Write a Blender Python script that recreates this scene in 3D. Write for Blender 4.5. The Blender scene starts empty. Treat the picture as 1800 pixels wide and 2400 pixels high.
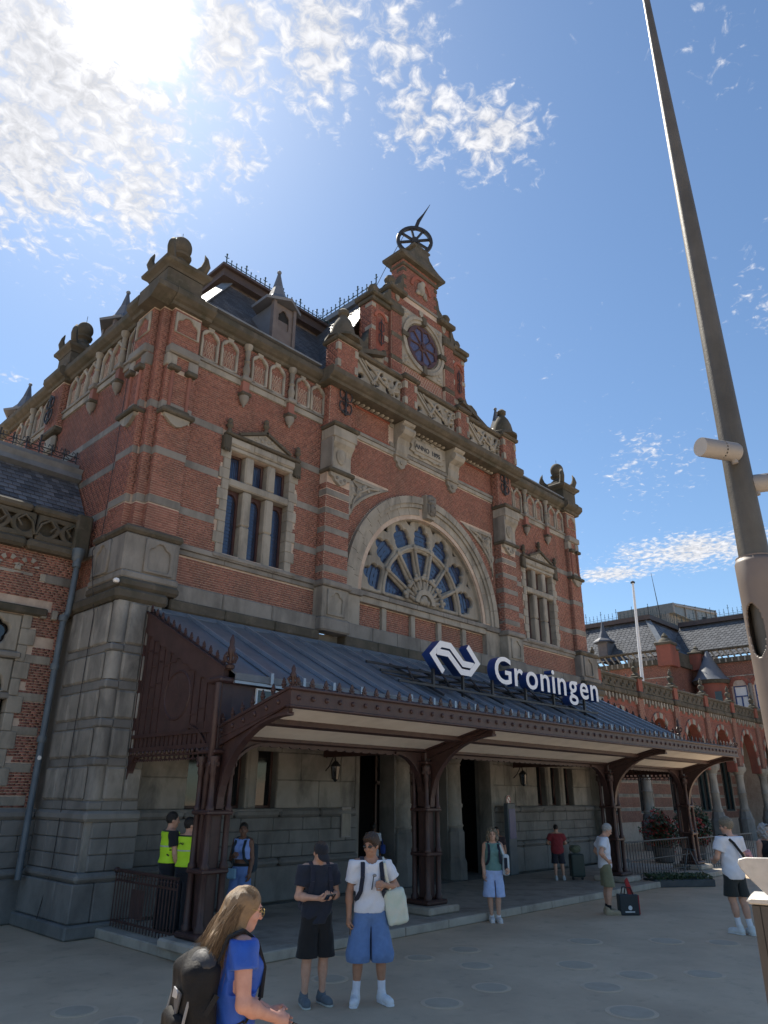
import bpy, bmesh, math, random
import numpy as np
from mathutils import Vector, Matrix
random.seed(7); np.random.seed(7)
S = bpy.context.scene
COL = S.collection
PI = math.pi
rad = math.radians

# ------------------------------------------------------------------ camera
CAM = Vector((-15.886, -13.4, 2.25))
def cam_axes(yaw, pitch, roll):
    fw = Vector((math.sin(yaw)*math.cos(pitch), math.cos(yaw)*math.cos(pitch), math.sin(pitch)))
    rt = Vector((math.cos(yaw), -math.sin(yaw), 0)); up = rt.cross(fw)
    c, s = math.cos(roll), math.sin(roll)
    return rt*c + up*s, up*c - rt*s, fw
cr, cu, cf = cam_axes(0.8062, 0.3783, 0.0084)
cd = bpy.data.cameras.new('camera'); camo = bpy.data.objects.new('camera', cd); COL.objects.link(camo)
cd.sensor_fit = 'HORIZONTAL'; cd.sensor_width = 36; cd.lens = 36*1663.5/1800
cd.clip_start = 0.1; cd.clip_end = 4000
M = Matrix((cr, cu, -cf)).transposed().to_4x4(); M.translation = CAM
camo.matrix_world = M
S.camera = camo
S.render.resolution_x, S.render.resolution_y = 768, 1024

# ------------------------------------------------------------------ light
SUN_EL, SUN_AZ = rad(53.2), rad(17.8)          # azimuth measured from +y towards +x
SD = Vector((math.sin(SUN_AZ)*math.cos(SUN_EL), math.cos(SUN_AZ)*math.cos(SUN_EL), math.sin(SUN_EL)))
sl = bpy.data.lights.new('sun', 'SUN'); sl.energy = 5.0; sl.angle = rad(0.53); sl.color = (1, .93, .81)
so = bpy.data.objects.new('sun', sl); COL.objects.link(so)
so.rotation_euler = (-SD).to_track_quat('-Z', 'Y').to_euler(); so.location = (0, 0, 60)

W = bpy.data.worlds.new('World'); S.world = W; W.use_nodes = True
nt = W.node_tree; N = nt.nodes; L = nt.links
for n in list(N): N.remove(n)
def wn(t, **k):
    n = N.new(t)
    for a, b in k.items(): setattr(n, a, b)
    return n
def wmath(op, a, b=None, c=None, clamp=False):
    n = wn('ShaderNodeMath', operation=op, use_clamp=clamp)
    for i, v in enumerate((a, b, c)):
        if v is None: continue
        if isinstance(v, (int, float)): n.inputs[i].default_value = v
        else: L.new(v, n.inputs[i])
    return n.outputs[0]
def wvec(op, a, b=None, out=0):
    n = wn('ShaderNodeVectorMath', operation=op)
    for i, v in enumerate((a, b)):
        if v is None: continue
        if isinstance(v, (tuple, list, Vector)): n.inputs[i].default_value = tuple(v)
        else: L.new(v, n.inputs[i])
    return n.outputs[out]
sky = wn('ShaderNodeTexSky', sky_type='NISHITA', sun_disc=False, sun_elevation=SUN_EL, sun_rotation=SUN_AZ,
         altitude=0, air_density=1.0, dust_density=0.35, ozone_density=2.2)
tc = wn('ShaderNodeTexCoord'); D = tc.outputs['Generated']
sep = wn('ShaderNodeSeparateXYZ'); L.new(D, sep.inputs[0])
zc = wmath('MAXIMUM', wmath('ADD', sep.outputs[2], 0.10), 0.03)
pl = wn('ShaderNodeCombineXYZ')
L.new(wmath('DIVIDE', sep.outputs[0], zc), pl.inputs[0]); L.new(wmath('DIVIDE', sep.outputs[1], zc), pl.inputs[1])
def wnoise(scale, detail, rough, dist=0.0, off=(0, 0, 0)):
    n = wn('ShaderNodeTexNoise'); n.inputs['Scale'].default_value = scale; n.inputs['Detail'].default_value = detail
    n.inputs['Roughness'].default_value = rough; n.inputs['Distortion'].default_value = dist
    L.new(wvec('ADD', pl.outputs[0], off), n.inputs['Vector']); return n.outputs['Fac']
fine = wnoise(44.0, 5, .6, .5)
mid = wnoise(7.0, 3, .55, 0, (3, 1, 0))
big = wnoise(.8, 1, .5, 0, (7.3, 2.2, 0))
# cloud fields: the sky holds a cloud bank round the sun, a drift to the east of it, a low bank over the far roofs, and small scattered wisps
blobs = [
 ((0.1495, 0.6333, 0.7593), (1, 1, 1), 0.2967, 0.56),
 ((0.1426, 0.7104, 0.6892), (1, 1, 1), 0.2094, 0.52),
 ((0.2573, 0.6804, 0.6862), (1, 1, 1), 0.1396, 0.42),
 ((0.2709, 0.5327, 0.8018), (1, 1, 1), 0.1745, 0.48),
 ((0.3591, 0.456, 0.8143), (1, 1, 1), 0.1396, 0.46),
 ((0.4292, 0.3874, 0.8159), (1, 1, 1), 0.1222, 0.4),
 ((0.4848, 0.3997, 0.778), (1, 1, 1), 0.1134, 0.42),
 ((0.5458, 0.3547, 0.7592), (1, 1, 1), 0.1134, 0.42),
 ((0.3369, 0.5893, 0.7343), (1, 1, 1), 0.1047, 0.32),
 ((0.9034, 0.3115, 0.2945), (1, 1, 5), 0.2094, 0.52),
 ((0.866, 0.4168, 0.2763), (1, 1, 6), 0.1222, 0.52),
 ((0.8115, 0.1622, 0.5614), (1, 1, 1.6), 0.1047, 0.26),
 ((0.1635, 0.7785, 0.606), (1, 1, 1), 0.0524, 0.3),
 ((0.2773, 0.7431, 0.609), (1, 1, 1), 0.0873, 0.22),
 ((0.2167, 0.8538, 0.4734), (1, 1, 3), 0.0524, 0.3),
 ((0.8545, 0.3234, 0.4066), (1, 1, 1.2), 0.1047, 0.22),
 ((0.6324, 0.1329, 0.7632), (1, 1, 1), 0.1396, 0.17)]
bias = None
for c, sc, r, amp in blobs:
    v = wvec('MULTIPLY', wvec('SUBTRACT', D, c), sc)
    d = wvec('LENGTH', v, out='Value')
    g = wn('ShaderNodeMapRange', interpolation_type='SMOOTHSTEP'); L.new(d, g.inputs[0])
    g.inputs[1].default_value = r; g.inputs[2].default_value = 0.0; g.inputs[3].default_value = 0.0; g.inputs[4].default_value = amp
    bias = g.outputs[0] if bias is None else wmath('MAXIMUM', bias, g.outputs[0])
dens = wmath('ADD', wmath('MULTIPLY', fine, 1.05), wmath('MULTIPLY', mid, .5))
dens = wmath('ADD', dens, wmath('MULTIPLY', big, .15))
dens = wmath('ADD', dens, bias)
cl = wn('ShaderNodeMapRange', interpolation_type='SMOOTHSTEP'); L.new(dens, cl.inputs[0])
cl.inputs[1].default_value = 1.04; cl.inputs[2].default_value = 1.37; cl.inputs[3].default_value = 0; cl.inputs[4].default_value = 0.93
dot = wvec('DOT_PRODUCT', wvec('NORMALIZE', D), tuple(SD), out='Value')
ang = wmath('ARCCOSINE', wmath('MINIMUM', dot, .99999))
gl1 = wmath('MULTIPLY', wmath('EXPONENT', wmath('MULTIPLY', wmath('POWER', wmath('DIVIDE', ang, .040), 2.0), -1.0)), 26.0)
gl2 = wmath('MULTIPLY', wmath('EXPONENT', wmath('DIVIDE', ang, -.10)), .4)
gl1 = wmath('MULTIPLY', gl1, wmath('POWER', wmath('MULTIPLY', fine, 2.0), 2.5)); glow = wmath('ADD', gl1, gl2)
lit = wmath('ADD', wmath('MULTIPLY', fine, 8.0), 1.3)          # cloud brightness, lumpy
lit = wmath('ADD', lit, wmath('MULTIPLY', gl2, .5))
cc = wn('ShaderNodeMix', data_type='RGBA'); cc.blend_type = 'MULTIPLY'; cc.inputs[0].default_value = 1
L.new(lit, cc.inputs[6]); cc.inputs[7].default_value = (1.0, 1.0, 1.03, 1)
tint = wn('ShaderNodeMix', data_type='RGBA'); tint.blend_type = 'MULTIPLY'; tint.inputs[0].default_value = 1
L.new(sky.outputs[0], tint.inputs[6]); tint.inputs[7].default_value = (.84, .95, 1.0, 1)
mx = wn('ShaderNodeMix', data_type='RGBA'); L.new(cl.outputs[0], mx.inputs[0]); L.new(tint.outputs[2], mx.inputs[6]); L.new(cc.outputs[2], mx.inputs[7])
gc = wn('ShaderNodeMix', data_type='RGBA'); gc.blend_type = 'MULTIPLY'; gc.inputs[0].default_value = 1
L.new(glow, gc.inputs[6]); gc.inputs[7].default_value = (1.0, .96, .9, 1)
ad = wn('ShaderNodeMix', data_type='RGBA'); ad.blend_type = 'ADD'; ad.inputs[0].default_value = 1; ad.clamp_result = False
L.new(mx.outputs[2], ad.inputs[6]); L.new(gc.outputs[2], ad.inputs[7])
bg = wn('ShaderNodeBackground'); bg.inputs[1].default_value = 0.10
L.new(ad.outputs[2], bg.inputs[0]); W.cycles.sampling_method = 'MANUAL'; W.cycles.sample_map_resolution = 512
wo = wn('ShaderNodeOutputWorld'); L.new(bg.outputs[0], wo.inputs[0])

V = S.view_settings
V.view_transform = 'Standard'; V.look = 'None'; V.exposure = 0.62; V.gamma = 1; V.use_curve_mapping = False
S.cycles.max_bounces = 6; S.cycles.diffuse_bounces = 4; S.cycles.glossy_bounces = 3; S.cycles.transparent_max_bounces = 6
S.cycles.sample_clamp_indirect = 6.0

# ------------------------------------------------------------------ materials
def mat(name, c1, c2=None, rough=.8, scale=3.0, bump=0.0, bscale=40.0, metal=0.0, stain=None, island=0.0, spec=.5, sheen=0, coat=0, dirt=None, trans=0, wave=None):
    """c1/c2: two tones mixed by noise; stain=(colour, amount, scale, vertical squash): patches of grime with a shape of their own;
    island: how far the tone of each separate piece may wander"""
    m = bpy.data.materials.new(name); m.use_nodes = True
    t = m.node_tree; n = t.nodes; l = t.links; b = n['Principled BSDF']
    b.inputs['Roughness'].default_value = rough; b.inputs['Metallic'].default_value = metal
    b.inputs['Specular IOR Level'].default_value = spec
    if coat: b.inputs['Coat Weight'].default_value = coat; b.inputs['Coat Roughness'].default_value = .1
    if sheen: b.inputs['Sheen Weight'].default_value = sheen
    c2 = c2 or c1
    geo = n.new('ShaderNodeNewGeometry'); P = geo.outputs['Position']
    def noise(sc, det=5, ro=.6, vec=P, dist=0):
        x = n.new('ShaderNodeTexNoise'); x.inputs['Scale'].default_value = sc; x.inputs['Detail'].default_value = det
        x.inputs['Roughness'].default_value = ro; x.inputs['Distortion'].default_value = dist; l.new(vec, x.inputs['Vector']); return x.outputs['Fac']
    def mth(op, a, bb):
        x = n.new('ShaderNodeMath'); x.operation = op
        for i, v in enumerate((a, bb)):
            if isinstance(v, (int, float)): x.inputs[i].default_value = v
            else: l.new(v, x.inputs[i])
        return x.outputs[0]
    def ramp(f, lo, hi):
        x = n.new('ShaderNodeMapRange'); x.inputs[1].default_value = lo; x.inputs[2].default_value = hi; l.new(f, x.inputs[0]); return x.outputs[0]
    def mix(f, a, bb, typ='MIX'):
        x = n.new('ShaderNodeMix'); x.data_type = 'RGBA'; x.blend_type = typ
        if isinstance(f, (int, float)): x.inputs[0].default_value = f
        else: l.new(f, x.inputs[0])
        for i, v in ((6, a), (7, bb)):
            if isinstance(v, tuple): x.inputs[i].default_value = (*v, 1)
            else: l.new(v, x.inputs[i])
        return x.outputs[2]
    f = ramp(noise(scale), .3, .7)
    if island:
        oi = n.new('ShaderNodeObjectInfo')
        r = mth('FRACT', mth('ADD', geo.outputs['Random Per Island'], oi.outputs['Random']), 0)
        f = mth('ADD', mth('MULTIPLY', f, 1-island), mth('MULTIPLY', r, island))
    col = mix(f, c1, c2)
    if stain:
        sc, am, ssc, zq = stain[:4]
        mp = n.new('ShaderNodeMapping'); mp.inputs['Scale'].default_value = (1, 1, zq); l.new(P, mp.inputs['Vector'])
        g = mth('MULTIPLY', ramp(noise(ssc, 7, .65, mp.outputs[0], .3), .46, .68), am)
        col = mix(g, col, sc)
    if dirt:
        g = mth('MULTIPLY', ramp(noise(dirt[2], 8, .7), .55, .75), dirt[1]); col = mix(g, col, dirt[0])
    l.new(col, b.inputs['Base Color'])
    if bump:
        bp = n.new('ShaderNodeBump'); bp.inputs['Strength'].default_value = bump; bp.inputs['Distance'].default_value = .02
        l.new(noise(bscale, 6, .65), bp.inputs['Height']); l.new(bp.outputs[0], b.inputs['Normal'])
    if rough < .7:
        l.new(mth('ADD', mth('MULTIPLY', noise(scale*3), .25), rough-.12), b.inputs['Roughness'])
    return m
def glass(name, col, rough=.05, spec=.8, cs=1.5):
    m = mat(name, col, tuple(min(1, c*cs) for c in col), rough=rough, scale=2.5, spec=spec)
    return m
MT = {}
MT['brick'] = mat('brick_red', (.195, .084, .066), (.325, .143, .11), .85, 6, .25, 60, island=.7, stain=((.115, .066, .056), .6, 1.1, .35), dirt=((.09, .06, .053), .4, .8))
MT['brick_dark'] = mat('brick_brown_red', (.20, .062, .044), (.33, .112, .076), .85, 6, .25, 60, island=.75, stain=((.07, .045, .038), .5, 1.1, .3))
MT['mortar'] = mat('mortar', (.42, .34, .28), (.54, .45, .37), .95, 8, .2, 80, stain=((.25, .16, .12), .5, 1.6, .4))
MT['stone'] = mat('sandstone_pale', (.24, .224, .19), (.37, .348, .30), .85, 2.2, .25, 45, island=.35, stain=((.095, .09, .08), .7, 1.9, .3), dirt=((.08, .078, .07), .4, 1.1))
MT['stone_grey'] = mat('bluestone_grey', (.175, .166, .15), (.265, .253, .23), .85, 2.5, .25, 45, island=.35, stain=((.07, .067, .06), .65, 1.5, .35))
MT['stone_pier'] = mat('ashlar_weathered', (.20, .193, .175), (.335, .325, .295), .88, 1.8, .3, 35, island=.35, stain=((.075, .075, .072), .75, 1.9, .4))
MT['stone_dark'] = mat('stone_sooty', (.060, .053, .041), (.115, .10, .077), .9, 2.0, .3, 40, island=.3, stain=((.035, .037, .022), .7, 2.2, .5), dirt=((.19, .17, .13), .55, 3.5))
MT['stone_base'] = mat('plinth_stone', (.15, .15, .145), (.235, .235, .225), .88, 2.4, .28, 40, island=.4, stain=((.065, .068, .068), .65, 1.4, .5))
MT['slate'] = mat('slate', (.06, .068, .085), (.17, .185, .215), .55, 5, .1, 60, island=.8, spec=.35)
MT['slate_grey'] = mat('slate_pale', (.075, .08, .09), (.135, .142, .155), .85, 5, .1, 60, island=.7, spec=.15)
MT['zinc'] = mat('zinc_sheet', (.17, .195, .235), (.26, .29, .335), .36, 1.2, .03, 12, metal=.5, island=.3, stain=((.11, .13, .16), .6, 1.0, .6))
MT['zinc_light'] = mat('zinc_roll', (.24, .28, .34), (.34, .385, .45), .33, 2, .03, 20, metal=.5)
MT['lead'] = mat('lead_flashing', (.13, .145, .16), (.20, .22, .245), .65, 3, .1, 20, metal=.15)
MT['timber_dark'] = mat('eaves_board_brown', (.055, .04, .037), (.085, .062, .056), .6, 3, .1, 30)
MT['dormer_wood'] = mat('dormer_wood_taupe', (.12, .10, .095), (.17, .145, .135), .6, 4, .1, 30)
MT['iron'] = mat('ironwork_maroon', (.036, .018, .017), (.062, .03, .028), .5, 5, .15, 60, stain=((.085, .045, .032), .35, 5, .6))
MT['iron_panel'] = mat('iron_panel_maroon', (.05, .027, .026), (.078, .044, .040), .55, 3, .12, 50, stain=((.03, .02, .02), .5, 2.5, .4))
MT['iron_black'] = mat('iron_black', (.018, .018, .02), (.03, .03, .033), .5, 5, .1, 60)
MT['iron_green'] = mat('cresting_verdigris', (.022, .05, .055), (.04, .075, .08), .55, 5, .1, 60)
MT['soffit'] = mat('soffit_board_cream', (.74, .70, .63), (.82, .78, .71), .8, 1.5, .05, 20, stain=((.6, .56, .5), .5, 2.0, 1))
MT['wood_red'] = mat('window_wood_brown', (.05, .022, .018), (.075, .033, .027), .45, 5, .05, 30)
MT['glass_blue'] = glass('leaded_glass_blue', (.022, .034, .075), .12, .9, 1.6)
MT['glass_purple'] = glass('rose_glass_violet', (.055, .055, .105), .25, .7, 1.4)
MT['glass_dark'] = glass('glass_dark', (.008, .009, .011), .06, .7)
MT['void'] = mat('dark_interior', (.012, .013, .015), (.02, .021, .024), .9)  # near-black colour stands in for the shade inside rooms behind openings
MT['white'] = mat('sign_white', (.80, .81, .84), (.84, .85, .88), .4, 2, dirt=((.6, .6, .6), .5, 2.0))
MT['blue'] = mat('sign_blue', (.012, .04, .17), (.016, .05, .21), .35, 2)
MT['steel_black'] = mat('sign_steel_black', (.014, .016, .02), (.03, .032, .036), .5, 6)
MT['pipe'] = mat('pipe_blue_grey', (.075, .10, .125), (.11, .14, .165), .5, 4, .06, 20)
MT['ground'] = mat('paving_fine_asphalt', (.55, .405, .272), (.66, .50, .345), .92, 1.1, .3, 160, stain=((.42, .315, .22), .65, .35, 1), dirt=((.28, .215, .155), .55, 3.1))
MT['disc'] = mat('ground_disc_stone', (.42, .335, .245), (.50, .41, .305), .7, 4, .1, 80)
MT['disc_rim'] = mat('ground_disc_rim', (.58, .44, .305), (.66, .51, .36), .85, 6, .1, 80)
MT['step'] = mat('step_stone', (.34, .30, .25), (.46, .41, .345), .85, 2.5, .2, 50, island=.3, stain=((.16, .14, .115), .6, 1.8, .6))
MT['mast'] = mat('mast_weathered', (.075, .069, .058), (.125, .115, .098), .5, 2.2, .12, 40, metal=.2, stain=((.05, .047, .042), .6, 2.5, .25))
MT['sleeve'] = mat('mast_sleeve_taupe', (.15, .122, .105), (.185, .152, .132), .5, 3, .03, 40)
MT['cam_white'] = mat('spotlight_grey', (.22, .21, .205), (.28, .27, .265), .45, 3)
MT['brushed'] = mat('brushed_steel', (.50, .475, .44), (.62, .59, .55), .5, 14, .12, 90, metal=.3)
MT['taupe'] = mat('cabinet_taupe', (.075, .065, .058), (.10, .088, .078), .55, 3, .05, 30, stain=((.05, .045, .04), .5, 2.5, .3))
MT['leaf'] = mat('leaf_green', (.02, .04, .014), (.05, .085, .03), .6, 9, island=.6)
MT['flower'] = mat('flower_red', (.22, .018, .014), (.42, .045, .03), .6, 9, island=.6)
MT['pot'] = mat('planter_grey', (.05, .055, .06), (.08, .085, .09), .7, 5)
MT['white_paint'] = mat('white_paint', (.72, .72, .71), (.8, .8, .79), .4, 5)
MT['gold'] = mat('gilded', (.45, .33, .10), (.6, .45, .16), .4, 8, metal=.6)

# ------------------------------------------------------------------ mesh helpers
def link(o, parent=None):
    COL.objects.link(o)
    if parent is not None: o.parent = parent
    return o
def thing(name, label, cat, loc=(0, 0, 0), rz=0, group=None):
    o = bpy.data.objects.new(name, None); o.empty_display_size = .2; link(o)
    o.location = loc; o.rotation_euler = (0, 0, rz); o['label'] = label; o['category'] = cat
    if group: o['group'] = group
    return o
def part_root(name, parent, loc=(0, 0, 0)):
    o = bpy.data.objects.new(name, None); o.empty_display_size = .2; link(o, parent); o.location = loc; return o
def tag(o, label, cat, group=None):
    o['label'] = label; o['category'] = cat
    if group: o['group'] = group
    return o
def mobj(name, me, m=None, parent=None, loc=None, rot=None, scale=None):
    o = bpy.data.objects.new(name, me); link(o, parent)
    if m is not None and not me.materials: me.materials.append(MT[m] if isinstance(m, str) else m)
    if loc is not None: o.location = loc
    if rot is not None: o.rotation_euler = rot
    if scale is not None: o.scale = scale
    return o
class MB:
    def __init__(s): s.v = []; s.f = []
    def add(s, vs, fs):
        k = len(s.v); s.v += [tuple(v) for v in vs]; s.f += [tuple(i+k for i in f) for f in fs]; return s
    def box(s, x0, x1, y0, y1, z0, z1):
        if x0 > x1: x0, x1 = x1, x0
        if y0 > y1: y0, y1 = y1, y0
        if z0 > z1: z0, z1 = z1, z0
        return s.add([(x0, y0, z0), (x1, y0, z0), (x1, y1, z0), (x0, y1, z0), (x0, y0, z1), (x1, y0, z1), (x1, y1, z1), (x0, y1, z1)],
              [(0, 3, 2, 1), (4, 5, 6, 7), (0, 1, 5, 4), (1, 2, 6, 5), (2, 3, 7, 6), (3, 0, 4, 7)])
    def cbox(s, x0, x1, y0, y1, z0, z1, c=.015):
        """box with chamfered edges"""
        X = (x0, x1); Y = (y0, y1); Zz = (z0, z1); vs = []; idx = {}
        for i in (0, 1):
            for j in (0, 1):
                for k in (0, 1):
                    sx, sy, sz = (c if i == 0 else -c), (c if j == 0 else -c), (c if k == 0 else -c)
                    idx[i, j, k] = len(vs)
                    vs += [(X[i], Y[j]+sy, Zz[k]+sz), (X[i]+sx, Y[j], Zz[k]+sz), (X[i]+sx, Y[j]+sy, Zz[k])]
        def q(a, o): return idx[a]+o
        fs = []
        for i in (0, 1): fs.append([q((i, 0, 0), 0), q((i, 1, 0), 0), q((i, 1, 1), 0), q((i, 0, 1), 0)])
        for j in (0, 1): fs.append([q((0, j, 0), 1), q((1, j, 0), 1), q((1, j, 1), 1), q((0, j, 1), 1)])
        for k in (0, 1): fs.append([q((0, 0, k), 2), q((1, 0, k), 2), q((1, 1, k), 2), q((0, 1, k), 2)])
        for a in (0, 1):
            for b in (0, 1):
                fs.append([q((a, b, 0), 0), q((a, b, 1), 0), q((a, b, 1), 1), q((a, b, 0), 1)])
                fs.append([q((a, 0, b), 0), q((a, 1, b), 0), q((a, 1, b), 2), q((a, 0, b), 2)])
                fs.append([q((0, a, b), 1), q((1, a, b), 1), q((1, a, b), 2), q((0, a, b), 2)])
        for a in idx: fs.append([q(a, 0), q(a, 1), q(a, 2)])
        return s.add(vs, fs)
    def prism(s, pts, plane, a, b):
        """polygon extruded along an axis. plane 'y': pts are (x,z); 'x': (y,z); 'z': (x,y)"""
        n = len(pts)
        def P(p, t): return {'y': (p[0], t, p[1]), 'x': (t, p[0], p[1]), 'z': (p[0], p[1], t)}[plane]
        vs = [P(p, a) for p in pts]+[P(p, b) for p in pts]
        fs = [tuple(range(n)), tuple(range(2*n-1, n-1, -1))]+[(i, i+n, (i+1) % n+n, (i+1) % n) for i in range(n)]
        return s.add(vs, fs)
    def lathe(s, prof, c=(0, 0, 0), n=16, axis='z', a0=0):
        vs = []; fs = []; m = len(prof)
        for i in range(n):
            a = 2*PI*i/n+a0
            for r, h in prof:
                p = (r*math.cos(a), r*math.sin(a), h)
                if axis == 'x': p = (p[2], p[0], p[1])
                if axis == 'y': p = (p[0], p[2], p[1])
                vs.append((p[0]+c[0], p[1]+c[1], p[2]+c[2]))
        for i in range(n):
            j = (i+1) % n
            for k in range(m-1): fs.append((i*m+k, j*m+k, j*m+k+1, i*m+k+1))
        ring_ = tuple(prof[0]) == tuple(prof[-1])
        if prof[0][0] > 1e-4 and not ring_: fs.append(tuple(i*m for i in range(n))[::-1])
        if prof[-1][0] > 1e-4 and not ring_: fs.append(tuple(i*m+m-1 for i in range(n)))
        return s.add(vs, fs)
    def tube(s, pts, r, n=8, close=False):
        pts = [Vector(p) for p in pts]; m = len(pts); rs = r if isinstance(r, (list, tuple)) else [r]*m
        vs = []; fs = []; prev = None
        for i, p in enumerate(pts):
            if close: t = pts[(i+1) % m]-pts[i-1]
            else: t = pts[min(i+1, m-1)]-pts[max(i-1, 0)]
            t.normalize()
            if prev is None: u = t.orthogonal().normalized()
            else:
                u = prev-t*prev.dot(t); u = u.normalized() if u.length > 1e-6 else t.orthogonal().normalized()
            prev = u; w = t.cross(u)
            for k in range(n):
                a = 2*PI*k/n; vs.append(p+(u*math.cos(a)+w*math.sin(a))*rs[i])
        for i in range(m if close else m-1):
            j = (i+1) % m
            for k in range(n): fs.append((i*n+k, i*n+(k+1) % n, j*n+(k+1) % n, j*n+k))
        if not close: fs += [tuple(range(n))[::-1], tuple((m-1)*n+k for k in range(n))]
        return s.add(vs, fs)
    def bar(s, p0, p1, w, h, up=(0, 0, 1)):
        p0, p1 = Vector(p0), Vector(p1); t = (p1-p0).normalized(); up = Vector(up)
        a = t.cross(up)
        if a.length < 1e-4: a = t.cross(Vector((1, 0, 0)))
        a.normalize(); b = a.cross(t)
        vs = [p+a*sa*w/2+b*sb*h/2 for p in (p0, p1) for sa, sb in ((-1, -1), (1, -1), (1, 1), (-1, 1))]
        return s.add(vs, [(3, 2, 1, 0), (4, 5, 6, 7), (0, 1, 5, 4), (1, 2, 6, 5), (2, 3, 7, 6), (3, 0, 4, 7)])
    def sph(s, c, r, nu=14, nv=9):
        if isinstance(r, (int, float)): r = (r, r, r)
        vs = [(c[0], c[1], c[2]+r[2])]; fs = []
        for j in range(1, nv):
            t = PI*j/nv
            for i in range(nu):
                a = 2*PI*i/nu; vs.append((c[0]+r[0]*math.sin(t)*math.cos(a), c[1]+r[1]*math.sin(t)*math.sin(a), c[2]+r[2]*math.cos(t)))
        vs.append((c[0], c[1], c[2]-r[2])); e = len(vs)-1
        for i in range(nu):
            k = (i+1) % nu; fs.append((0, 1+i, 1+k)); fs.append((e, 1+(nv-2)*nu+k, 1+(nv-2)*nu+i))
            for j in range(nv-2): fs.append((1+j*nu+i, 1+(j+1)*nu+i, 1+(j+1)*nu+k, 1+j*nu+k))
        return s.add(vs, fs)
    def arc(s, cx, cz, r0, r1, a0, a1, y0, y1, n=8):
        """annular sector in the facade plane, extruded from y0 to y1 (angles from +x)"""
        vs = []; fs = []
        for i in range(n+1):
            a = a0+(a1-a0)*i/n; c, d = math.cos(a), math.sin(a)
            vs += [(cx+r0*c, y0, cz+r0*d), (cx+r1*c, y0, cz+r1*d), (cx+r1*c, y1, cz+r1*d), (cx+r0*c, y1, cz+r0*d)]
        for i in range(n):
            for k in range(4): fs.append((i*4+k, i*4+(k+1) % 4, i*4+4+(k+1) % 4, i*4+4+k))
        fs += [(0, 3, 2, 1), (n*4, n*4+1, n*4+2, n*4+3)]
        return s.add(vs, fs)
    def xf(s, M):
        s.v = [tuple(M @ Vector(v)) for v in s.v]; return s
    def mesh(s, name, smooth=False):
        me = bpy.data.meshes.new(name); me.from_pydata(s.v, [], s.f)
        bm = bmesh.new(); bm.from_mesh(me); bmesh.ops.recalc_face_normals(bm, faces=bm.faces); bm.to_mesh(me); bm.free()
        if smooth:
            me.polygons.foreach_set('use_smooth', [True]*len(me.polygons))
            try: me.set_sharp_from_angle(angle=rad(38))
            except Exception: pass
        return me
    def build(s, name, m, parent=None, smooth=False, **k):
        return mobj(name, s.mesh(name, smooth), m, parent, **k)
def box(name, m, parent, *b): return MB().box(*b).build(name, m, parent)
def cbox(name, m, parent, *b, c=.012): return MB().cbox(*b, c=c).build(name, m, parent)

def tilt(mb, amt=.012):
    cx = sum(v[0] for v in mb.v)/len(mb.v); cz = sum(v[2] for v in mb.v)/len(mb.v); a, b = random.uniform(-amt, amt), random.uniform(-amt, amt)
    mb.v = [(v[0], v[1]+a*(v[0]-cx)+b*(v[2]-cz), v[2]) for v in mb.v]; return mb

def plate_mesh(name, outer, holes=(), thick=.1, bevel=0.0):
    """flat shape with holes: points (x,z); thickness centred on y=0"""
    cu_ = bpy.data.curves.new(name, 'CURVE'); cu_.dimensions = '2D'; cu_.fill_mode = 'BOTH'; cu_.extrude = max(thick/2-bevel, .001)
    cu_.bevel_depth = bevel; cu_.bevel_resolution = 0
    if bevel: cu_.offset = -bevel
    for ring in [outer, *holes]:
        sp = cu_.splines.new('POLY'); sp.points.add(len(ring)-1)
        for q, (x, z) in zip(sp.points, ring): q.co = (x, z, 0, 1)
        sp.use_cyclic_u = True
    o = bpy.data.objects.new('tmp', cu_)
    me = bpy.data.meshes.new_from_object(o)
    bpy.data.objects.remove(o); bpy.data.curves.remove(cu_)
    me.transform(Matrix.Rotation(PI/2, 4, 'X')); me.name = name
    return me
def circ(cx, cz, r, n=20, a0=0): return [(cx+r*math.cos(a0+2*PI*i/n), cz+r*math.sin(a0+2*PI*i/n)) for i in range(n)]
def star(cx, cz, circles, n=48, polys=()):
    """outline of a union of circles (x,z,r) that is star-shaped about (cx,cz)"""
    out = []
    for i in range(n):
        a = 2*PI*i/n; dx, dz = math.cos(a), math.sin(a); best = 0.01
        for (x, z, r) in circles:
            ox, oz = cx-x, cz-z; b = ox*dx+oz*dz; c = ox*ox+oz*oz-r*r; q = b*b-c
            if q > 0: best = max(best, -b+math.sqrt(q))
        for pg in polys:
            for k in range(len(pg)):
                x1, z1 = pg[k]; x2, z2 = pg[(k+1) % len(pg)]; ex, ez = x2-x1, z2-z1
                den = dx*ez-dz*ex
                if abs(den) < 1e-9: continue
                t = ((x1-cx)*ez-(z1-cz)*ex)/den; u = ((x1-cx)*dz-(z1-cz)*dx)/den
                if t > 0 and 0 <= u <= 1: best = max(best, t)
        out.append((cx+best*dx, cz+best*dz))
    return out
def text_mesh(name, s, size, thick, bevel=0, offset=0.0, align='CENTER', space=1.0):
    cu_ = bpy.data.curves.new(name, 'FONT'); cu_.body = s; cu_.size = size; cu_.extrude = thick/2; cu_.bevel_depth = bevel; cu_.offset = offset
    cu_.align_x = align; cu_.align_y = 'BOTTOM_BASELINE'; cu_.space_character = space; cu_.resolution_u = 5
    o = bpy.data.objects.new('tmp', cu_)
    me = bpy.data.meshes.new_from_object(o)
    bpy.data.objects.remove(o); bpy.data.curves.remove(cu_)
    me.transform(Matrix.Rotation(PI/2, 4, 'X')); me.name = name
    return me

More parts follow.
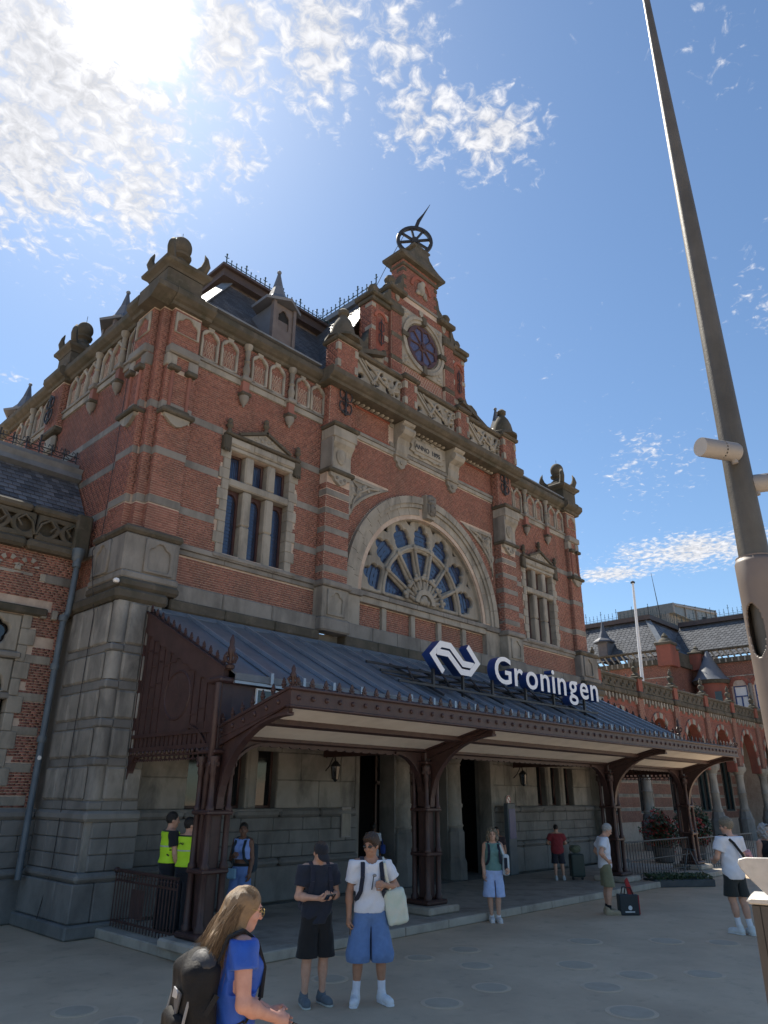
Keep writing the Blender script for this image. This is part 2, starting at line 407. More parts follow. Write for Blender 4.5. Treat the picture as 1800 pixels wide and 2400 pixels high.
# ------------------------------------------------------------------ brickwork
BH, BL, JT, JU = .042, .185, .012, .006        # brick face and joint
UNIT = MB().box(0, 1, 0, 1, 0, 1).mesh('brick')
def lay(u0, u1, z0, z1, block=None):
    """bricks of a wall panel in cross bond: list of (u0,u1,z0,z1). block(z) -> intervals that hold no brick"""
    out = []; n = int((z1-z0)/(BH+JT)); ph = (z1-z0)/max(n, 1)
    for r in range(n):
        za = z0+r*ph+JT/2; zb = za+ph-JT; zm = (za+zb)/2
        free = [(u0, u1)]
        if block:
            for a, b in block(zm):
                nf = []
                for p, q in free:
                    if b <= p or a >= q: nf.append((p, q)); continue
                    if a > p: nf.append((p, a))
                    if b < q: nf.append((b, q))
                free = nf
        st = BL+JU if r % 2 == 0 else (BL+JU)/2
        off = 0 if r % 4 in (0, 1) else ((BL+JU)/2 if r % 4 == 2 else 0)
        off += (BL+JU)/4 if r % 2 else 0
        for p, q in free:
            k = math.floor((p-off)/st)
            while off+k*st < q:
                a = max(p, off+k*st+JU/2); b = min(q, off+(k+1)*st-JU/2)
                if b-a > .02: out.append((a, b, za, zb))
                k += 1
    return out
class Bricks:
    """collects bricks of one thing; the 300 nearest become objects, the rest one mesh"""
    def __init__(s): s.items = []           # (distance, part, origin xyz, size xyz)
    def front(s, part, lst, y, proud=.010):
        for a, b, c, d in lst:
            j = random.uniform(-.002, .003); s.put(part, (a, y-proud-j, c), (b-a, proud+j+.01, d-c))
    def side(s, part, lst, x, proud=.010, sgn=-1):
        for a, b, c, d in lst:
            j = random.uniform(-.002, .003)
            if sgn < 0: s.put(part, (x-proud-j, a, c), (proud+j+.01, b-a, d-c))
            else: s.put(part, (x-.01, a, c), (proud+j+.01, b-a, d-c))
    def put(s, part, o, sz): s.items.append(((Vector(o)+Vector(sz)*.5-CAM).length, part, o, sz))
    def finish(s, n=300, m='brick', key=None):
        s.items.sort(key=lambda t: t[0] if key is None else key(t))
        um = UNIT.copy(); um.name = 'brick'
        for d, part, o, sz in s.items[:n]: mobj('brick', um, m, part, loc=o, scale=sz)
        groups = {}
        for d, part, o, sz in s.items[n:]: groups.setdefault(part, []).append((o, sz))
        cv = np.array([(0, 0, 0), (1, 0, 0), (1, 1, 0), (0, 1, 0), (0, 0, 1), (1, 0, 1), (1, 1, 1), (0, 1, 1)], float)
        cfc = np.array([(0, 3, 2, 1), (4, 5, 6, 7), (0, 1, 5, 4), (1, 2, 6, 5), (2, 3, 7, 6), (3, 0, 4, 7)])
        for part, l in groups.items():
            O = np.array([q[0] for q in l]); Z = np.array([q[1] for q in l]); k = len(l)
            v = (O[:, None, :]+cv[None]*Z[:, None, :]).reshape(-1, 3)
            f = (cfc[None]+8*np.arange(k)[:, None, None]).reshape(-1)
            me = bpy.data.meshes.new('brickwork'); me.vertices.add(len(v)); me.vertices.foreach_set('co', v.ravel())
            me.loops.add(len(f)); me.loops.foreach_set('vertex_index', f.astype(np.int32))
            me.polygons.add(len(f)//4); me.polygons.foreach_set('loop_start', (4*np.arange(len(f)//4)).astype(np.int32))
            me.update(calc_edges=True); me.validate()
            ob = mobj('brickwork', me, m, part); ob['kind'] = 'stuff'
def wall_boxes(mb, u0, u1, z0, z1, holes, plane, a, b):
    us = sorted({u0, u1, *[h[0] for h in holes], *[h[1] for h in holes]}); zs = sorted({z0, z1, *[h[2] for h in holes], *[h[3] for h in holes]})
    us = [u for u in us if u0 <= u <= u1]; zs = [z for z in zs if z0 <= z <= z1]
    for i in range(len(us)-1):
        for j in range(len(zs)-1):
            um, zm = (us[i]+us[i+1])/2, (zs[j]+zs[j+1])/2
            if any(h[0] < um < h[1] and h[2] < zm < h[3] for h in holes): continue
            if plane == 'y': mb.box(us[i], us[i+1], a, b, zs[j], zs[j+1])
            else: mb.box(a, b, us[i], us[i+1], zs[j], zs[j+1])
    return mb
def tiles(name, quad, th, tw, m, parent, lift=.022, stuff=True, n_obj=0, point=False):
    """overlapping slates on a planar quad (bl, br, tr, tl)"""
    bl, br, tr, tl = [Vector(q) for q in quad]; up = ((tl-bl)+(tr-br))*.5; Hh = up.length; rows = max(1, int(Hh/th))
    nrm = (br-bl).cross(tl-bl).normalized(); mb = MB(); single = []
    for r in range(rows):
        t0, t1 = r/rows, min(1, (r+1.25)/rows)
        a, b = bl.lerp(tl, t0), br.lerp(tr, t0); c, d = bl.lerp(tl, t1), br.lerp(tr, t1)
        w = (b-a).length
        if w < .05: continue
        n = max(1, int(round(w/tw))); sh = .5 if r % 2 else 0
        for i in range(-1 if sh else 0, n):
            f0, f1 = max(0, (i+sh)/n), min(1, (i+1+sh)/n)
            if f1-f0 < .15/n: continue
            g = .03/n; j = random.uniform(0, .004)
            p0, p1 = a.lerp(b, f0+g)+nrm*(lift+j), a.lerp(b, f1-g)+nrm*(lift+j); q1, q0 = c.lerp(d, f1-g)+nrm*.001, c.lerp(d, f0+g)+nrm*.001
            dn = -nrm*.008
            if point:
                ud = (q0-p0)*.3; pm = (p0+p1)*.5
                vs = [p0+ud, pm, p1+ud, q1, q0]; vs = vs+[v+dn for v in vs]
                fs = [(0, 1, 2, 3, 4), (0, 5, 6, 1), (1, 6, 7, 2), (2, 7, 8, 3), (4, 9, 5, 0)]
            else:
                vs = [p0, p1, q1, q0]; vs = vs+[v+dn for v in vs]; fs = [(0, 1, 2, 3), (0, 4, 5, 1), (1, 5, 6, 2), (3, 7, 4, 0)]
            dist = ((p0+q1)*.5-CAM).length
            single.append((dist, vs, fs))
    single.sort(key=lambda t: t[0])
    for dist, vs, fs in single[:n_obj]:
        me = bpy.data.meshes.new('slate'); me.from_pydata([tuple(v) for v in vs], [], fs); mobj('slate', me, m, parent)
    for dist, vs, fs in single[n_obj:]: mb.add(vs, fs)
    if mb.v:
        me = bpy.data.meshes.new(name); me.from_pydata(mb.v, [], mb.f); o = mobj(name, me, m, parent); o['kind'] = 'stuff'

# ================================================================== setting
g = MB().add([(-900, -900, 0), (900, -900, 0), (900, 900, 0), (-900, 900, 0)], [(0, 1, 2, 3)]).build('ground', 'ground'); g['kind'] = 'structure'
pf = MB().box(-9.06, 9.6, -3.75, -.42, .004, .13).build('platform', 'step'); pf['kind'] = 'structure'
for i in range(16):
    x0 = -9.1+i*18.74/16
    cbox('kerb_stone', 'step', pf, x0+.006, x0+18.74/16-.006, -4.12, -3.76, .004, .145, c=.015)
for i in range(3): cbox('kerb_stone', 'step', pf, -9.42, -9.07, -3.7+i*1.06+.006, -3.7+(i+1)*1.06-.006, .004, .15, c=.015)

# ================================================================== station building
ST = thing('station_building', 'red brick station hall with stone bands, arched window and stepped gable dated ANNO 1895', 'building')
BR = Bricks()
Z_LED, Z_STR, Z_FR, Z_COR = 6.37, 7.27, 12.05, 13.0
BANDS = (8.166, 9.32, 10.47)
fw_ = part_root('front_wall', ST); sw_ = part_root('side_wall', ST)
WINX = (5.29, 7.49)            # stone frame of the tall windows
fm = MB()
for s in (-1, 1):
    x0, x1 = sorted((s*9.5, s*4.35))
    hx = sorted((s*5.42, s*7.36))
    wall_boxes(fm, x0, x1, Z_LED, Z_COR, [(hx[0], hx[1], 7.36, 9.97)], 'y', 0, .5)
    xa, xb = sorted((s*4.45, s*3.62)); fm.box(xa, xb, -.3, .3, Z_LED-.3, Z_COR+.1)          # pilaster beside the middle bay
    xa, xb = sorted((s*9.3, s*8.57)); fm.box(xa, xb, -.15, .1, Z_LED, Z_COR)                 # corner strip
arcp = [(2.8*math.cos(PI-PI*i/28), 7.36+2.8*math.sin(PI-PI*i/28)) for i in range(29)]
fm.prism([(-3.62, 7.36), *arcp, (3.62, 7.36), (3.62, Z_COR+.1), (-3.62, Z_COR+.1)], 'y', .0, .5)
fm.box(-3.62, 3.62, .12, .5, Z_LED-.4, 7.1)
fm.build('wall_core', 'mortar', fw_)
sm = MB(); sm.box(-9.5, -9.0, .5, 14, Z_LED, Z_COR); sm.box(-9.65, -9.4, .2, .95, Z_LED, Z_COR); sm.box(-9.68, -9.4, 5.1, 5.9, 11.6, Z_COR)
sm.build('wall_core', 'mortar', sw_); box('wall_core', 'mortar', sw_, 9.0, 9.48, .5, 12, 3, Z_COR)
def bandblk(z): return any(b-.19 < z < b for b in BANDS)
def blk_bay(s):
    def f(z):
        if bandblk(z) or z > Z_FR-.24 and z < Z_FR: return [(-99, 99)]
        r = []
        if 7.27 < z < 7.62: r.append(sorted((s*WINX[0], s*WINX[1])))
        elif z < 10.42 and z > 7.2: 
            q = .07 if int(z/.16) % 2 else 0
            r.append(sorted((s*(WINX[0]-q), s*(WINX[1]+q))))
        if Z_STR-.22 < z < Z_STR: return [(-99, 99)]
        if 10.42 < z < 10.75:
            h = (10.75-z)/.33*.8; r.append(sorted((s*6.39-h, s*6.39+h)))
        return r
    return f
for s in (-1, 1):
    a, b = sorted((s*8.57, s*4.45)); BR.front(fw_, lay(a, b, Z_LED, Z_FR-.24, blk_bay(s)), 0)
    a, b = sorted((s*9.3, s*8.57)); BR.front(fw_, lay(a, b, 7.36, 12.95, lambda z: [(-99, 99)] if bandblk(z) or 11.28 < z < 11.4 or 11.7 < z < 11.97 or 10.1 < z < 10.26 else []), -.15)
    a, b = sorted((s*9.5, s*9.3)); BR.front(fw_, lay(a, b, 7.36, 12.95, lambda z: [(-99, 99)] if bandblk(z) else []), 0)
    a, b = sorted((s*8.57, s*4.45)); BR.front(fw_, lay(a, b, Z_FR, 13.0), .0)
    # middle pilasters
    a, b = sorted((s*4.45, s*3.62))
    pst = [7.6+i*.53 for i in range(5)]
    BR.front(fw_, lay(a, b, 7.3, 10.0, lambda z: [(-99, 99)] if any(q-.08 < z < q+.1 for q in pst) else []), -.3)
    BR.front(fw_, lay(a, b, 11.75, 13.05), -.3)
    for q in pst: cbox('stone_band', 'stone_grey', fw_, a-.012, b+.012, -.318, .0, q-.075, q+.095)
    if s < 0: BR.side(fw_, lay(-.29, -.01, 7.3, 10.0, lambda z: [(-99, 99)] if any(q-.08 < z < q+.1 for q in pst) else []), -4.45); BR.side(fw_, lay(-.29, -.01, 11.75, 13.0), -4.45)
    else: BR.side(fw_, lay(-.29, -.01, 7.3, 13.0), 3.62)
def blk_mid(z):
    r = []
    if z < 7.36+3.52:
        h = math.sqrt(max(0, 3.52**2-(z-7.36)**2)); r.append((-h, h))
    if 9.05 < z < 10.72:                       # carved corner panels above the arch
        t = (z-9.05)/1.67; e = 3.46-1.72*t*t-.05
        r += [(-3.46, -e), (e, 3.46)]
    if 11.88 < z < 12.16: return [(-99, 99)]
    if z > 12.16: r += [(-1.75, 1.75)]
    return r
BR.front(fw_, lay(-3.62, 3.62, 7.36, 13.0, blk_mid), 0)
for i in range(5):                              # brick panels under the arch
    xs = [-2.86, -1.84, -.63, .58, 1.79, 2.95]
    BR.front(fw_, lay(xs[i]+.1, xs[i+1]-.1, 6.42, 7.05), .12)
# left side wall
def blk_side(z):
    if Z_STR-.22 < z < Z_STR: return [(-99, 99)]
    return [(-99, 99)] if bandblk(z) or Z_FR-.24 < z < Z_FR else []
BR.side(sw_, lay(.95, 10.0, Z_LED, 13.0, blk_side), -9.5)
BR.side(sw_, lay(.0, .2, 7.36, 12.95, lambda z: [(-99, 99)] if bandblk(z) else []), -9.5)
BR.side(sw_, lay(.2, .95, 7.36, 12.95, lambda z: [(-99, 99)] if bandblk(z) or 11.28 < z < 11.4 or 11.7 < z < 11.97 or 10.1 < z < 10.26 else []), -9.65)
BR.side(sw_, lay(5.1, 5.9, 11.62, 12.95), -9.68); BR.front(sw_, lay(-9.68, -9.5, 11.62, 12.95), 5.1)
BR.front(sw_, lay(-9.65, -9.5, 7.36, 12.95, lambda z: [(-99, 99)] if bandblk(z) else []), .2); BR.side(fw_, lay(-.15, 0, 7.36, 12.95, lambda z: [(-99, 99)] if bandblk(z) else []), -9.3); BR.side(fw_, lay(-.15, 0, 7.36, 12.95, lambda z: [(-99, 99)] if bandblk(z) else []), 8.57)
cbox('side_corbel', 'stone_dark', sw_, -9.74, -9.48, 5.05, 5.95, 11.42, 11.6, c=.04); cbox('side_corbel', 'stone', sw_, -9.66, -9.48, 5.2, 5.8, 10.9, 11.418, c=.08)
# stone bands, in lengths with joints
def run_x(name, m, par, x0, x1, y0, y1, z0, z1, step=1.1, c=.01):
    n = max(1, round((x1-x0)/step))
    for i in range(n): cbox(name, m, par, x0+(x1-x0)*i/n+.003, x0+(x1-x0)*(i+1)/n-.003, y0, y1, z0, z1, c=c)
def run_y(name, m, par, x0, x1, y0, y1, z0, z1, step=1.1, c=.01):
    n = max(1, round((y1-y0)/step))
    for i in range(n): cbox(name, m, par, x0, x1, y0+(y1-y0)*i/n+.003, y0+(y1-y0)*(i+1)/n-.003, z0, z1, c=c)
for s in (-1, 1):
    for b in BANDS:
        for xa, xb in ((4.46, 5.2), (7.58, 8.57)):
            a, c_ = sorted((s*xa, s*xb)); run_x('stone_band', 'stone_grey', fw_, a, c_, -.016, .05, b-.185, b, .9)
        a, c_ = sorted((s*8.55, s*9.32)); run_x('stone_band', 'stone_grey', fw_, a, c_, -.168, .0, b-.185, b, .9)
        a, c_ = sorted((s*9.32, s*9.515)); run_x('stone_band', 'stone_grey', fw_, a, c_, -.016, .05, b-.185, b, .9)
    a, c_ = sorted((s*4.46, s*8.6)); run_x('string_course', 'stone_grey', fw_, a, c_, -.06, .05, Z_STR-.21, Z_STR-.1, 1.4)
    run_x('string_course', 'stone_grey', fw_, a, c_, -.11, .05, Z_STR-.098, Z_STR+.02, 1.4)
    # ledge above the canopy
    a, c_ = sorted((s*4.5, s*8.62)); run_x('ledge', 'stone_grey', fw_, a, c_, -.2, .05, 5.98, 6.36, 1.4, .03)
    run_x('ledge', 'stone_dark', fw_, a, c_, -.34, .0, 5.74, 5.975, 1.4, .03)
    a, c_ = sorted((s*4.46, s*8.57)); run_x('string_course', 'stone', fw_, a, c_, -.05, .03, Z_FR-.235, Z_FR-.07, 1.3); run_x('string_course', 'stone_grey', fw_, a, c_, -.09, .03, Z_FR-.068, Z_FR, 1.3)
for b in BANDS:
    run_y('stone_band', 'stone_grey', sw_, -9.668, -9.55, .18, .97, b-.185, b, .9)
    run_y('stone_band', 'stone_grey', sw_, -9.516, -9.45, 1.0, 5.9, b-.185, b, 1.3); run_y('stone_band', 'stone_grey', sw_, -9.516, -9.45, 0.02, .17, b-.185, b, 1.3)
run_y('string_course', 'stone_grey', sw_, -9.6, -9.45, 1.0, 2.2, Z_STR-.21, Z_STR+.01, 1.3)
run_y('string_course', 'stone', sw_, -9.56, -9.45, .97, 10, Z_FR-.235, Z_FR-.07, 1.3); run_y('string_course', 'stone_grey', sw_, -9.6, -9.45, .97, 10, Z_FR-.068, Z_FR, 1.3)
run_y('ledge', 'stone_grey', sw_, -9.62, -9.45, .3, 2.6, 6.0, 6.36, 1.4); run_y('ledge', 'stone_dark', sw_, -9.78, -9.45, .9, 2.6, 5.74, 5.98, 1.4)
# middle bay: ledge, mullions under the arch, sill, stone band, plain blocks at its feet
run_x('ledge', 'stone_grey', fw_, -3.4, 3.4, -.12, .1, 6.0, 6.40, 1.0, .02); run_x('ledge', 'stone_dark', fw_, -3.6, 3.6, -.3, .1, 5.72, 5.995, 1.2, .03)
for x in (-1.84, -.63, .58, 1.79): cbox('panel_mullion', 'stone', fw_, x-.09, x+.09, .02, .2, 6.405, 7.07)
run_x('sill', 'stone', fw_, -2.86, 2.95, -.04, .4, 7.075, 7.25, 1.3); run_x('sill', 'stone_grey', fw_, -2.95, 3.0, -.1, .4, 7.252, 7.38, 1.3)
for s in (-1, 1):
    a, b = sorted((s*2.87, s*3.618)); cbox('arch_jamb', 'stone', fw_, a, b, -.05, .4, 6.405, 7.2); cbox('arch_jamb', 'stone_grey', fw_, a-.04, b+.04, -.12, .4, 7.202, 7.36)
    # carved pedestal block under the pilaster
    a, b = sorted((s*3.60, s*4.5)); cbox('pedestal_block', 'stone', fw_, a, b, -.38, .0, 6.33, 7.12, c=.02)
    cbox('pedestal_cap', 'stone_grey', fw_, a-.06, b+.06, -.46, .0, 7.122, 7.28, c=.03); cbox('pedestal_base', 'stone_grey', fw_, a-.05, b+.05, -.44, 0, 5.98, 6.328, c=.04)
    cx = (a+b)/2
    fr = [(-.3, -.33), (.3, -.33), (.3, .33), (-.3, .33)]
    hole = star(0, -.02, [(-.12, .06, .1), (.12, .06, .1), (0, .16, .11)], 30, [[(-.2, -.26), (.2, -.26), (.2, .05), (-.2, .05)]])
    mobj('carved_panel', plate_mesh('carved_panel', fr, [hole], .05, .012), 'stone', fw_, loc=(cx, -.395, 6.72))
run_x('stone_band', 'stone', fw_, -3.6, 3.6, -.05, .05, 11.9, 12.03, 1.4); run_x('stone_band', 'stone_grey', fw_, -3.6, 3.6, -.085, .05, 12.032, 12.14, 1.4)
# corner blocks over the pier
for s in (-1, 1):
    a, b = sorted((s*8.5, s*9.74)); 
    cbox('corner_block', 'stone_grey', fw_, a, b, -.3, .6, 6.36, 7.17, c=.03); cbox('corner_block_cap', 'stone_dark', fw_, a-.05, b+.05, -.36, .62, 7.172, 7.33, c=.05)
    cbox('corner_block_base', 'stone_dark', fw_, a-.04, b+.04, -.43, 1.14, 5.99, 6.2, c=.06); cbox('corner_block_base', 'stone_grey', fw_, a-.02, b+.02, -.37, 1.12, 6.202, 6.358, c=.03)
    fr = [(-.33, -.36), (.33, -.36), (.33, .36), (-.33, .36)]
    hole = star(0, -.05, [(-.13, .06, .12), (.13, .06, .12), (0, .17, .12)], 30, [[(-.25, -.3), (.25, -.3), (.25, .05), (-.25, .05)]])
    mobj('carved_panel', plate_mesh('carved_panel', fr, [hole], .07, .012), 'stone_grey', fw_, loc=(s*8.97, -.315, 6.76))
cbox('corner_block', 'stone_grey', sw_, -9.745, -9.5, .602, 1.1, 6.36, 7.17, c=.03); cbox('corner_block_cap', 'stone_dark', sw_, -9.8, -9.5, .622, 1.15, 7.172, 7.33, c=.05)
mobj('carved_panel', plate_mesh('carved_panel', fr, [hole], .07, .012), 'stone_grey', sw_, loc=(-9.755, .62, 6.76), rot=(0, 0, PI/2))

# ---------------- tall mullioned windows
def tall_window(cx):
    w = part_root('mullioned_window', ST, (cx, 0, 0)); k = 1
    x0, x1 = -1.1, 1.1
    # quoined jambs
    zs = 7.3
    i = 0
    while zs < 9.95:
        h = .27; e = .09 if i % 2 else .0
        cbox('jamb_stone', 'stone', w, x0-e, x0+.2, -.035, .3, zs+.002, zs+h-.002); cbox('jamb_stone', 'stone', w, x1-.2, x1+e, -.035, .3, zs+.002, zs+h-.002); zs += h; i += 1
    for x in (-.325, .345):
        for za, zb in ((7.3, 8.15), (8.154, 9.04), (9.25, 9.97)): cbox('mullion', 'stone', w, x-.125, x+.125, -.02, .3, za, zb, c=.035)
    cbox('transom', 'stone', w, x0+.2, x1-.2, -.05, .3, 9.045, 9.245, c=.03)
    cbox('window_sill', 'stone_grey', w, x0-.1, x1+.1, -.14, .3, 7.2, 7.297, c=.02)
    for (a, b) in ((-.9, -.45), (-.2, .22), (.47, .9)):
        for (za, zb, lo) in ((7.3, 9.045, 1), (9.245, 9.97, 0)):
            if lo:
                hole = [(a+.06, za+.07)]+[(b-.06, za+.07)]+[((a+b)/2+((b-a)/2-.06)*math.cos(t*PI/10), zb-.33+.22*math.sin(t*PI/10)) for t in range(11)]
            else: hole = [(a+.06, za+.06), (b-.06, za+.06), (b-.06, zb-.06), (a+.06, zb-.06)]
            mobj('casement', plate_mesh('casement', [(a, za), (b, za), (b, zb), (a, zb)], [hole], .08, .012), 'wood_red', w, loc=(0, .22, 0))
            pn = tilt(MB().box(a+.03, b-.03, .238, .246, za+.03, zb-.03), .02).build('pane', 'glass_blue', w)
            ld = MB(); n = 5
            for t in range(-9, 24):                        # lead lattice down one side of the light
                q = za+.1+t*.09
                if lo and q > za and q < zb-.25: ld.bar((b-.14, .23, q), (b-.07, .23, q+.09), .006, .006); ld.bar((b-.07, .23, q), (b-.14, .23, q+.09), .006, .006)
                if lo and q > za and q < zb-.2: ld.bar((a+.06, .233, q), (b-.06, .233, q), .004, .004)
            if not lo:
                for t in range(7): ld.bar((a+.06+t*(b-a-.12)/6, .232, za+.06), (a+.06+t*(b-a-.12)/6, .232, zb-.06), .005, .005)
            ld.build('lead_came', 'iron_black', w)['kind'] = 'stuff'
    # entablature, pediment and finials
    cbox('lintel', 'stone', w, x0-.02, x1+.02, -.06, .3, 9.975, 10.08, c=.02)
    cbox('entablature', 'stone', w, x0-.0, x1, -.09, .2, 10.082, 10.30, c=.02)
    for x in (-.72, 0, .72): MB().cbox(x-.3, x+.3, -.115, -.08, 10.11, 10.27, c=.015).build('panel', 'stone', w)
    cbox('cornice', 'stone_dark', w, x0-.06, x1+.06, -.17, .1, 10.302, 10.385, c=.025)
    ped = MB().prism([(-.72, 10.387), (.72, 10.387), (0, 10.68)], 'y', -.12, .05).build('tympanum', 'stone', w)
    for s in (-1, 1): MB().bar((s*.8, -.08, 10.40), (s*-.02, -.08, 10.735), .22, .07).build('raking_cornice', 'stone_dark', w)
    orn = MB()
    for t in range(7): orn.sph((-.3+t*.1, -.125, 10.46+(.07 if t % 2 else 0)+(.05-abs(t-3)*.015)), (.05, .025, .045), 8, 5)
    orn.build('carving', 'stone', w)
    def fin(x, z):
        m = MB(); m.lathe([(.075, z), (.075, z+.05), (.05, z+.07), (.045, z+.13), (.08, z+.17), (.085, z+.22), (.05, z+.26), (.07, z+.30), (.06, z+.36), (.02, z+.40), (0, z+.41)], (x, -.1, 0), 10)
        m.build('finial', 'stone_dark', w, True)
    fin(-1.07, 10.36); fin(1.07, 10.36); fin(0, 10.74)
    for s in (-1, 1):
        cbox('side_bracket', 'stone_dark', w, s*1.09-.11, s*1.09+.11, -.14, .1, 9.9, 10.302, c=.03)
        for t in range(3): MB().sph((s*1.09-.06+t*.06, -.14, 9.88), (.028, .03, .045), 8, 5).build('bracket_drop', 'stone_dark', w)
tall_window(-6.39); tall_window(6.39)

# ---------------- arched frieze with colonnettes
NICH = None
def niche_mesh():
    hole = star(0, -.05, [(-.11, .0, .105), (.11, .0, .105), (0, .09, .12)], 36, [[(-.19, -.6), (.19, -.6), (.19, -.02), (-.19, -.02)]])
    out = [(-.255, -.58)]+[(.255, -.58), (.255, .06)]+[(.255*math.cos(PI*t/12), .06+.2*math.sin(PI*t/12)) for t in range(1, 12)]+[(-.255, .06)]
    return plate_mesh('niche_frame', out, [hole], .10, .012)
NICH = niche_mesh(); NICH.materials.append(MT['stone'])
def frieze(par, us, cols, place):
    for u in us:
        o = mobj('niche_frame', NICH, None, par); place(o, u, -.03, 12.66)
        m = MB()                                    # lattice of pale headers in the niche
        for k in range(-3, 4):
            for d in (-1, 1):
                z0, z1 = 12.1, 12.62; x0 = k*.1
                m.bar((x0-d*.2, -.013, z0), (x0+d*.2, -.013, z1), .012, .012, up=(0, 1, 0))
        m.v = [(max(-.185, min(.185, v[0])), v[1], v[2]) for v in m.v]
        o = m.build('lattice_brick', 'mortar', par); place(o, u, 0, 0)
        o = MB().prism([(-.06, 12.86), (.06, 12.86), (.09, 13.0), (-.09, 13.0)], 'y', -.06, .02).build('keystone', 'stone', par); place(o, u, 0, 0)
    for u in cols:
        m = MB(); pr = [(.10, 12.0), (.105, 12.06), (.07, 12.1), (.085, 12.2), (.1, 12.3), (.07, 12.4), (.06, 12.48), (.09, 12.52), (.06, 12.57), (.065, 12.72), (.075, 12.80), (.065, 12.85), (.11, 12.93), (.12, 13.02)]
        m.lathe(pr, (0, -.09, 0), 12); o = m.build('colonnette', 'stone', par, True); place(o, u, 0, 0)
        o = MB().cbox(-.14, .14, -.2, .02, 11.93, 12.06, c=.02).build('colonnette_base', 'stone_grey', par); place(o, u, 0, 0)
        o = MB().cbox(-.1, .1, -.15, .02, 11.6, 11.928, c=.01).build('corbel_stem', 'brick', par); place(o, u, 0, 0)
        o = MB().cbox(-.15, .15, -.22, .02, 11.5, 11.598, c=.02).build('corbel_cap', 'stone_dark', par); place(o, u, 0, 0)
        m = MB(); m.lathe([(0, 11.2), (.03, 11.22), (.035, 11.27), (.08, 11.32), (.12, 11.42), (.13, 11.5)], (0, -.09, 0), 12); o = m.build('corbel', 'stone_grey', par, True); place(o, u, 0, 0)
def pf_front(o, u, d, z): o.location = (u, d, z)
def pf_side(o, u, d, z): o.rotation_euler = (0, 0, -PI/2); o.location = (-9.5+d, u, z)
for s in (-1, 1): frieze(fw_, [s*q for q in (8.22, 7.64, 6.70, 6.12, 5.24, 4.69)], [s*7.13, s*5.66], pf_front)
frieze(sw_, [1.25, 2.12, 2.66, 3.52, 4.06, 4.6, 6.4, 7.0, 7.8, 8.5], [1.70, 3.09, 7.4], pf_side)
# trefoil heads, ledges and corbels on the corner strips
def strip_trim(par, place):
    hole = star(0, -.1, [(-.15, -.04, .12), (.15, -.04, .12), (0, .06, .14)], 36, [[(-.27, -.5), (.27, -.5), (.27, -.05), (-.27, -.05)]])
    o = mobj('tracery_head', plate_mesh('tracery_head', [(-.33, -.3), (.33, -.3), (.33, .26), (-.33, .26)], [[(p[0], max(p[1], -.29)) for p in hole]], .07, .012), 'stone', par); place(o, 0, -.165, 12.62)
    for nm, m, x, d, za, zb in (('strip_string', 'stone_grey', .40, .26, 11.72, 11.95), ('strip_block', 'stone', .13, .2, 11.4, 11.718)):
        if nm == 'strip_block':
            for sx in (-.28, .28): o = MB().cbox(sx-x, sx+x, -.15-.04, .0, za, zb, c=.02).build(nm, 'stone_grey' if sx > 0 else m, par); place(o, 0, 0, 0)
        else: o = MB().cbox(-x, x, -d, 0, za, zb, c=.03).build(nm, m, par); place(o, 0, 0, 0)
    for sx in (-.22, .22): o = MB().cbox(sx-.14, sx+.14, -.3, 0, 11.28, 11.398, c=.02).build('strip_ledge', 'stone_dark', par); place(o, 0, 0, 0)
    for sx in (-.22, .22): o = MB().tube([(sx, -.17, 10.3), (sx, -.17, 11.27)], .045, 8).build('half_shaft', 'brick', par, True); place(o, 0, 0, 0)
    o = MB().cbox(-.42, .42, -.32, 0, 10.14, 10.26, c=.03).build('corbel_ledge', 'stone_dark', par); place(o, 0, 0, 0)
    o = MB().cbox(-.3, .3, -.24, 0, 10.262, 10.36, c=.03).build('corbel_ledge', 'stone_dark', par); place(o, 0, 0, 0)
    o = MB().prism([(-.33, 10.139), (-.3, 10.06), (-.22, 10.0), (-.12, 9.92), (0, 9.88), (.12, 9.92), (.22, 10.0), (.3, 10.06), (.33, 10.139)], 'y', -.24, 0).build('corbel', 'stone', par); place(o, 0, 0, 0)
def st_l(o, u, d, z): o.location = (-8.935, d, z)
def st_r(o, u, d, z): o.location = (8.935, d, z)
def st_s(o, u, d, z): o.rotation_euler = (0, 0, -PI/2); o.location = (-9.5+d, .575, z)
strip_trim(fw_, st_l); strip_trim(fw_, st_r); strip_trim(sw_, st_s)

# ---------------- main cornice
CP = [(0.0, 12.99), (-.07, 13.0), (-.10, 13.07), (-.17, 13.1), (-.25, 13.17), (-.27, 13.2), (-.27, 13.34), (-.22, 13.39), (-.18, 13.41), (.5, 13.41), (.5, 12.99)]
def cornice_x(x0, x1, dy, step=1.3, m='stone_dark'):
    n = max(1, round((x1-x0)/step))
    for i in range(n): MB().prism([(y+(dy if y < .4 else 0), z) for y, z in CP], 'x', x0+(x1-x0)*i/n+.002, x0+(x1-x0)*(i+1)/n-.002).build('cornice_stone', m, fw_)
def cornice_y(y0, y1, dx, step=1.3):
    n = max(1, round((y1-y0)/step))
    for i in range(n): MB().prism([(-9.5+y+(dx if y < .4 else 0), z) for y, z in CP], 'y', y0+(y1-y0)*i/n+.002, y0+(y1-y0)*(i+1)/n-.002).build('cornice_stone', 'stone_dark', sw_)
cornice_x(-8.35, -4.72, -.02); cornice_x(4.72, 8.35, -.02); cornice_x(-9.44, -8.35, -.17); cornice_x(8.35, 9.5, -.17)
cornice_x(-4.72, 4.72, -.46, 1.2)
for s in (-1, 1): pass
MB().prism([(-.1, 12.99), (-.43, 13.19), (-.43, 13.33), (-.36, 13.40), (.5, 13.40), (.5, 12.99)], 'x', -9.93, -9.445).build('cornice_stone', 'stone_dark', fw_)
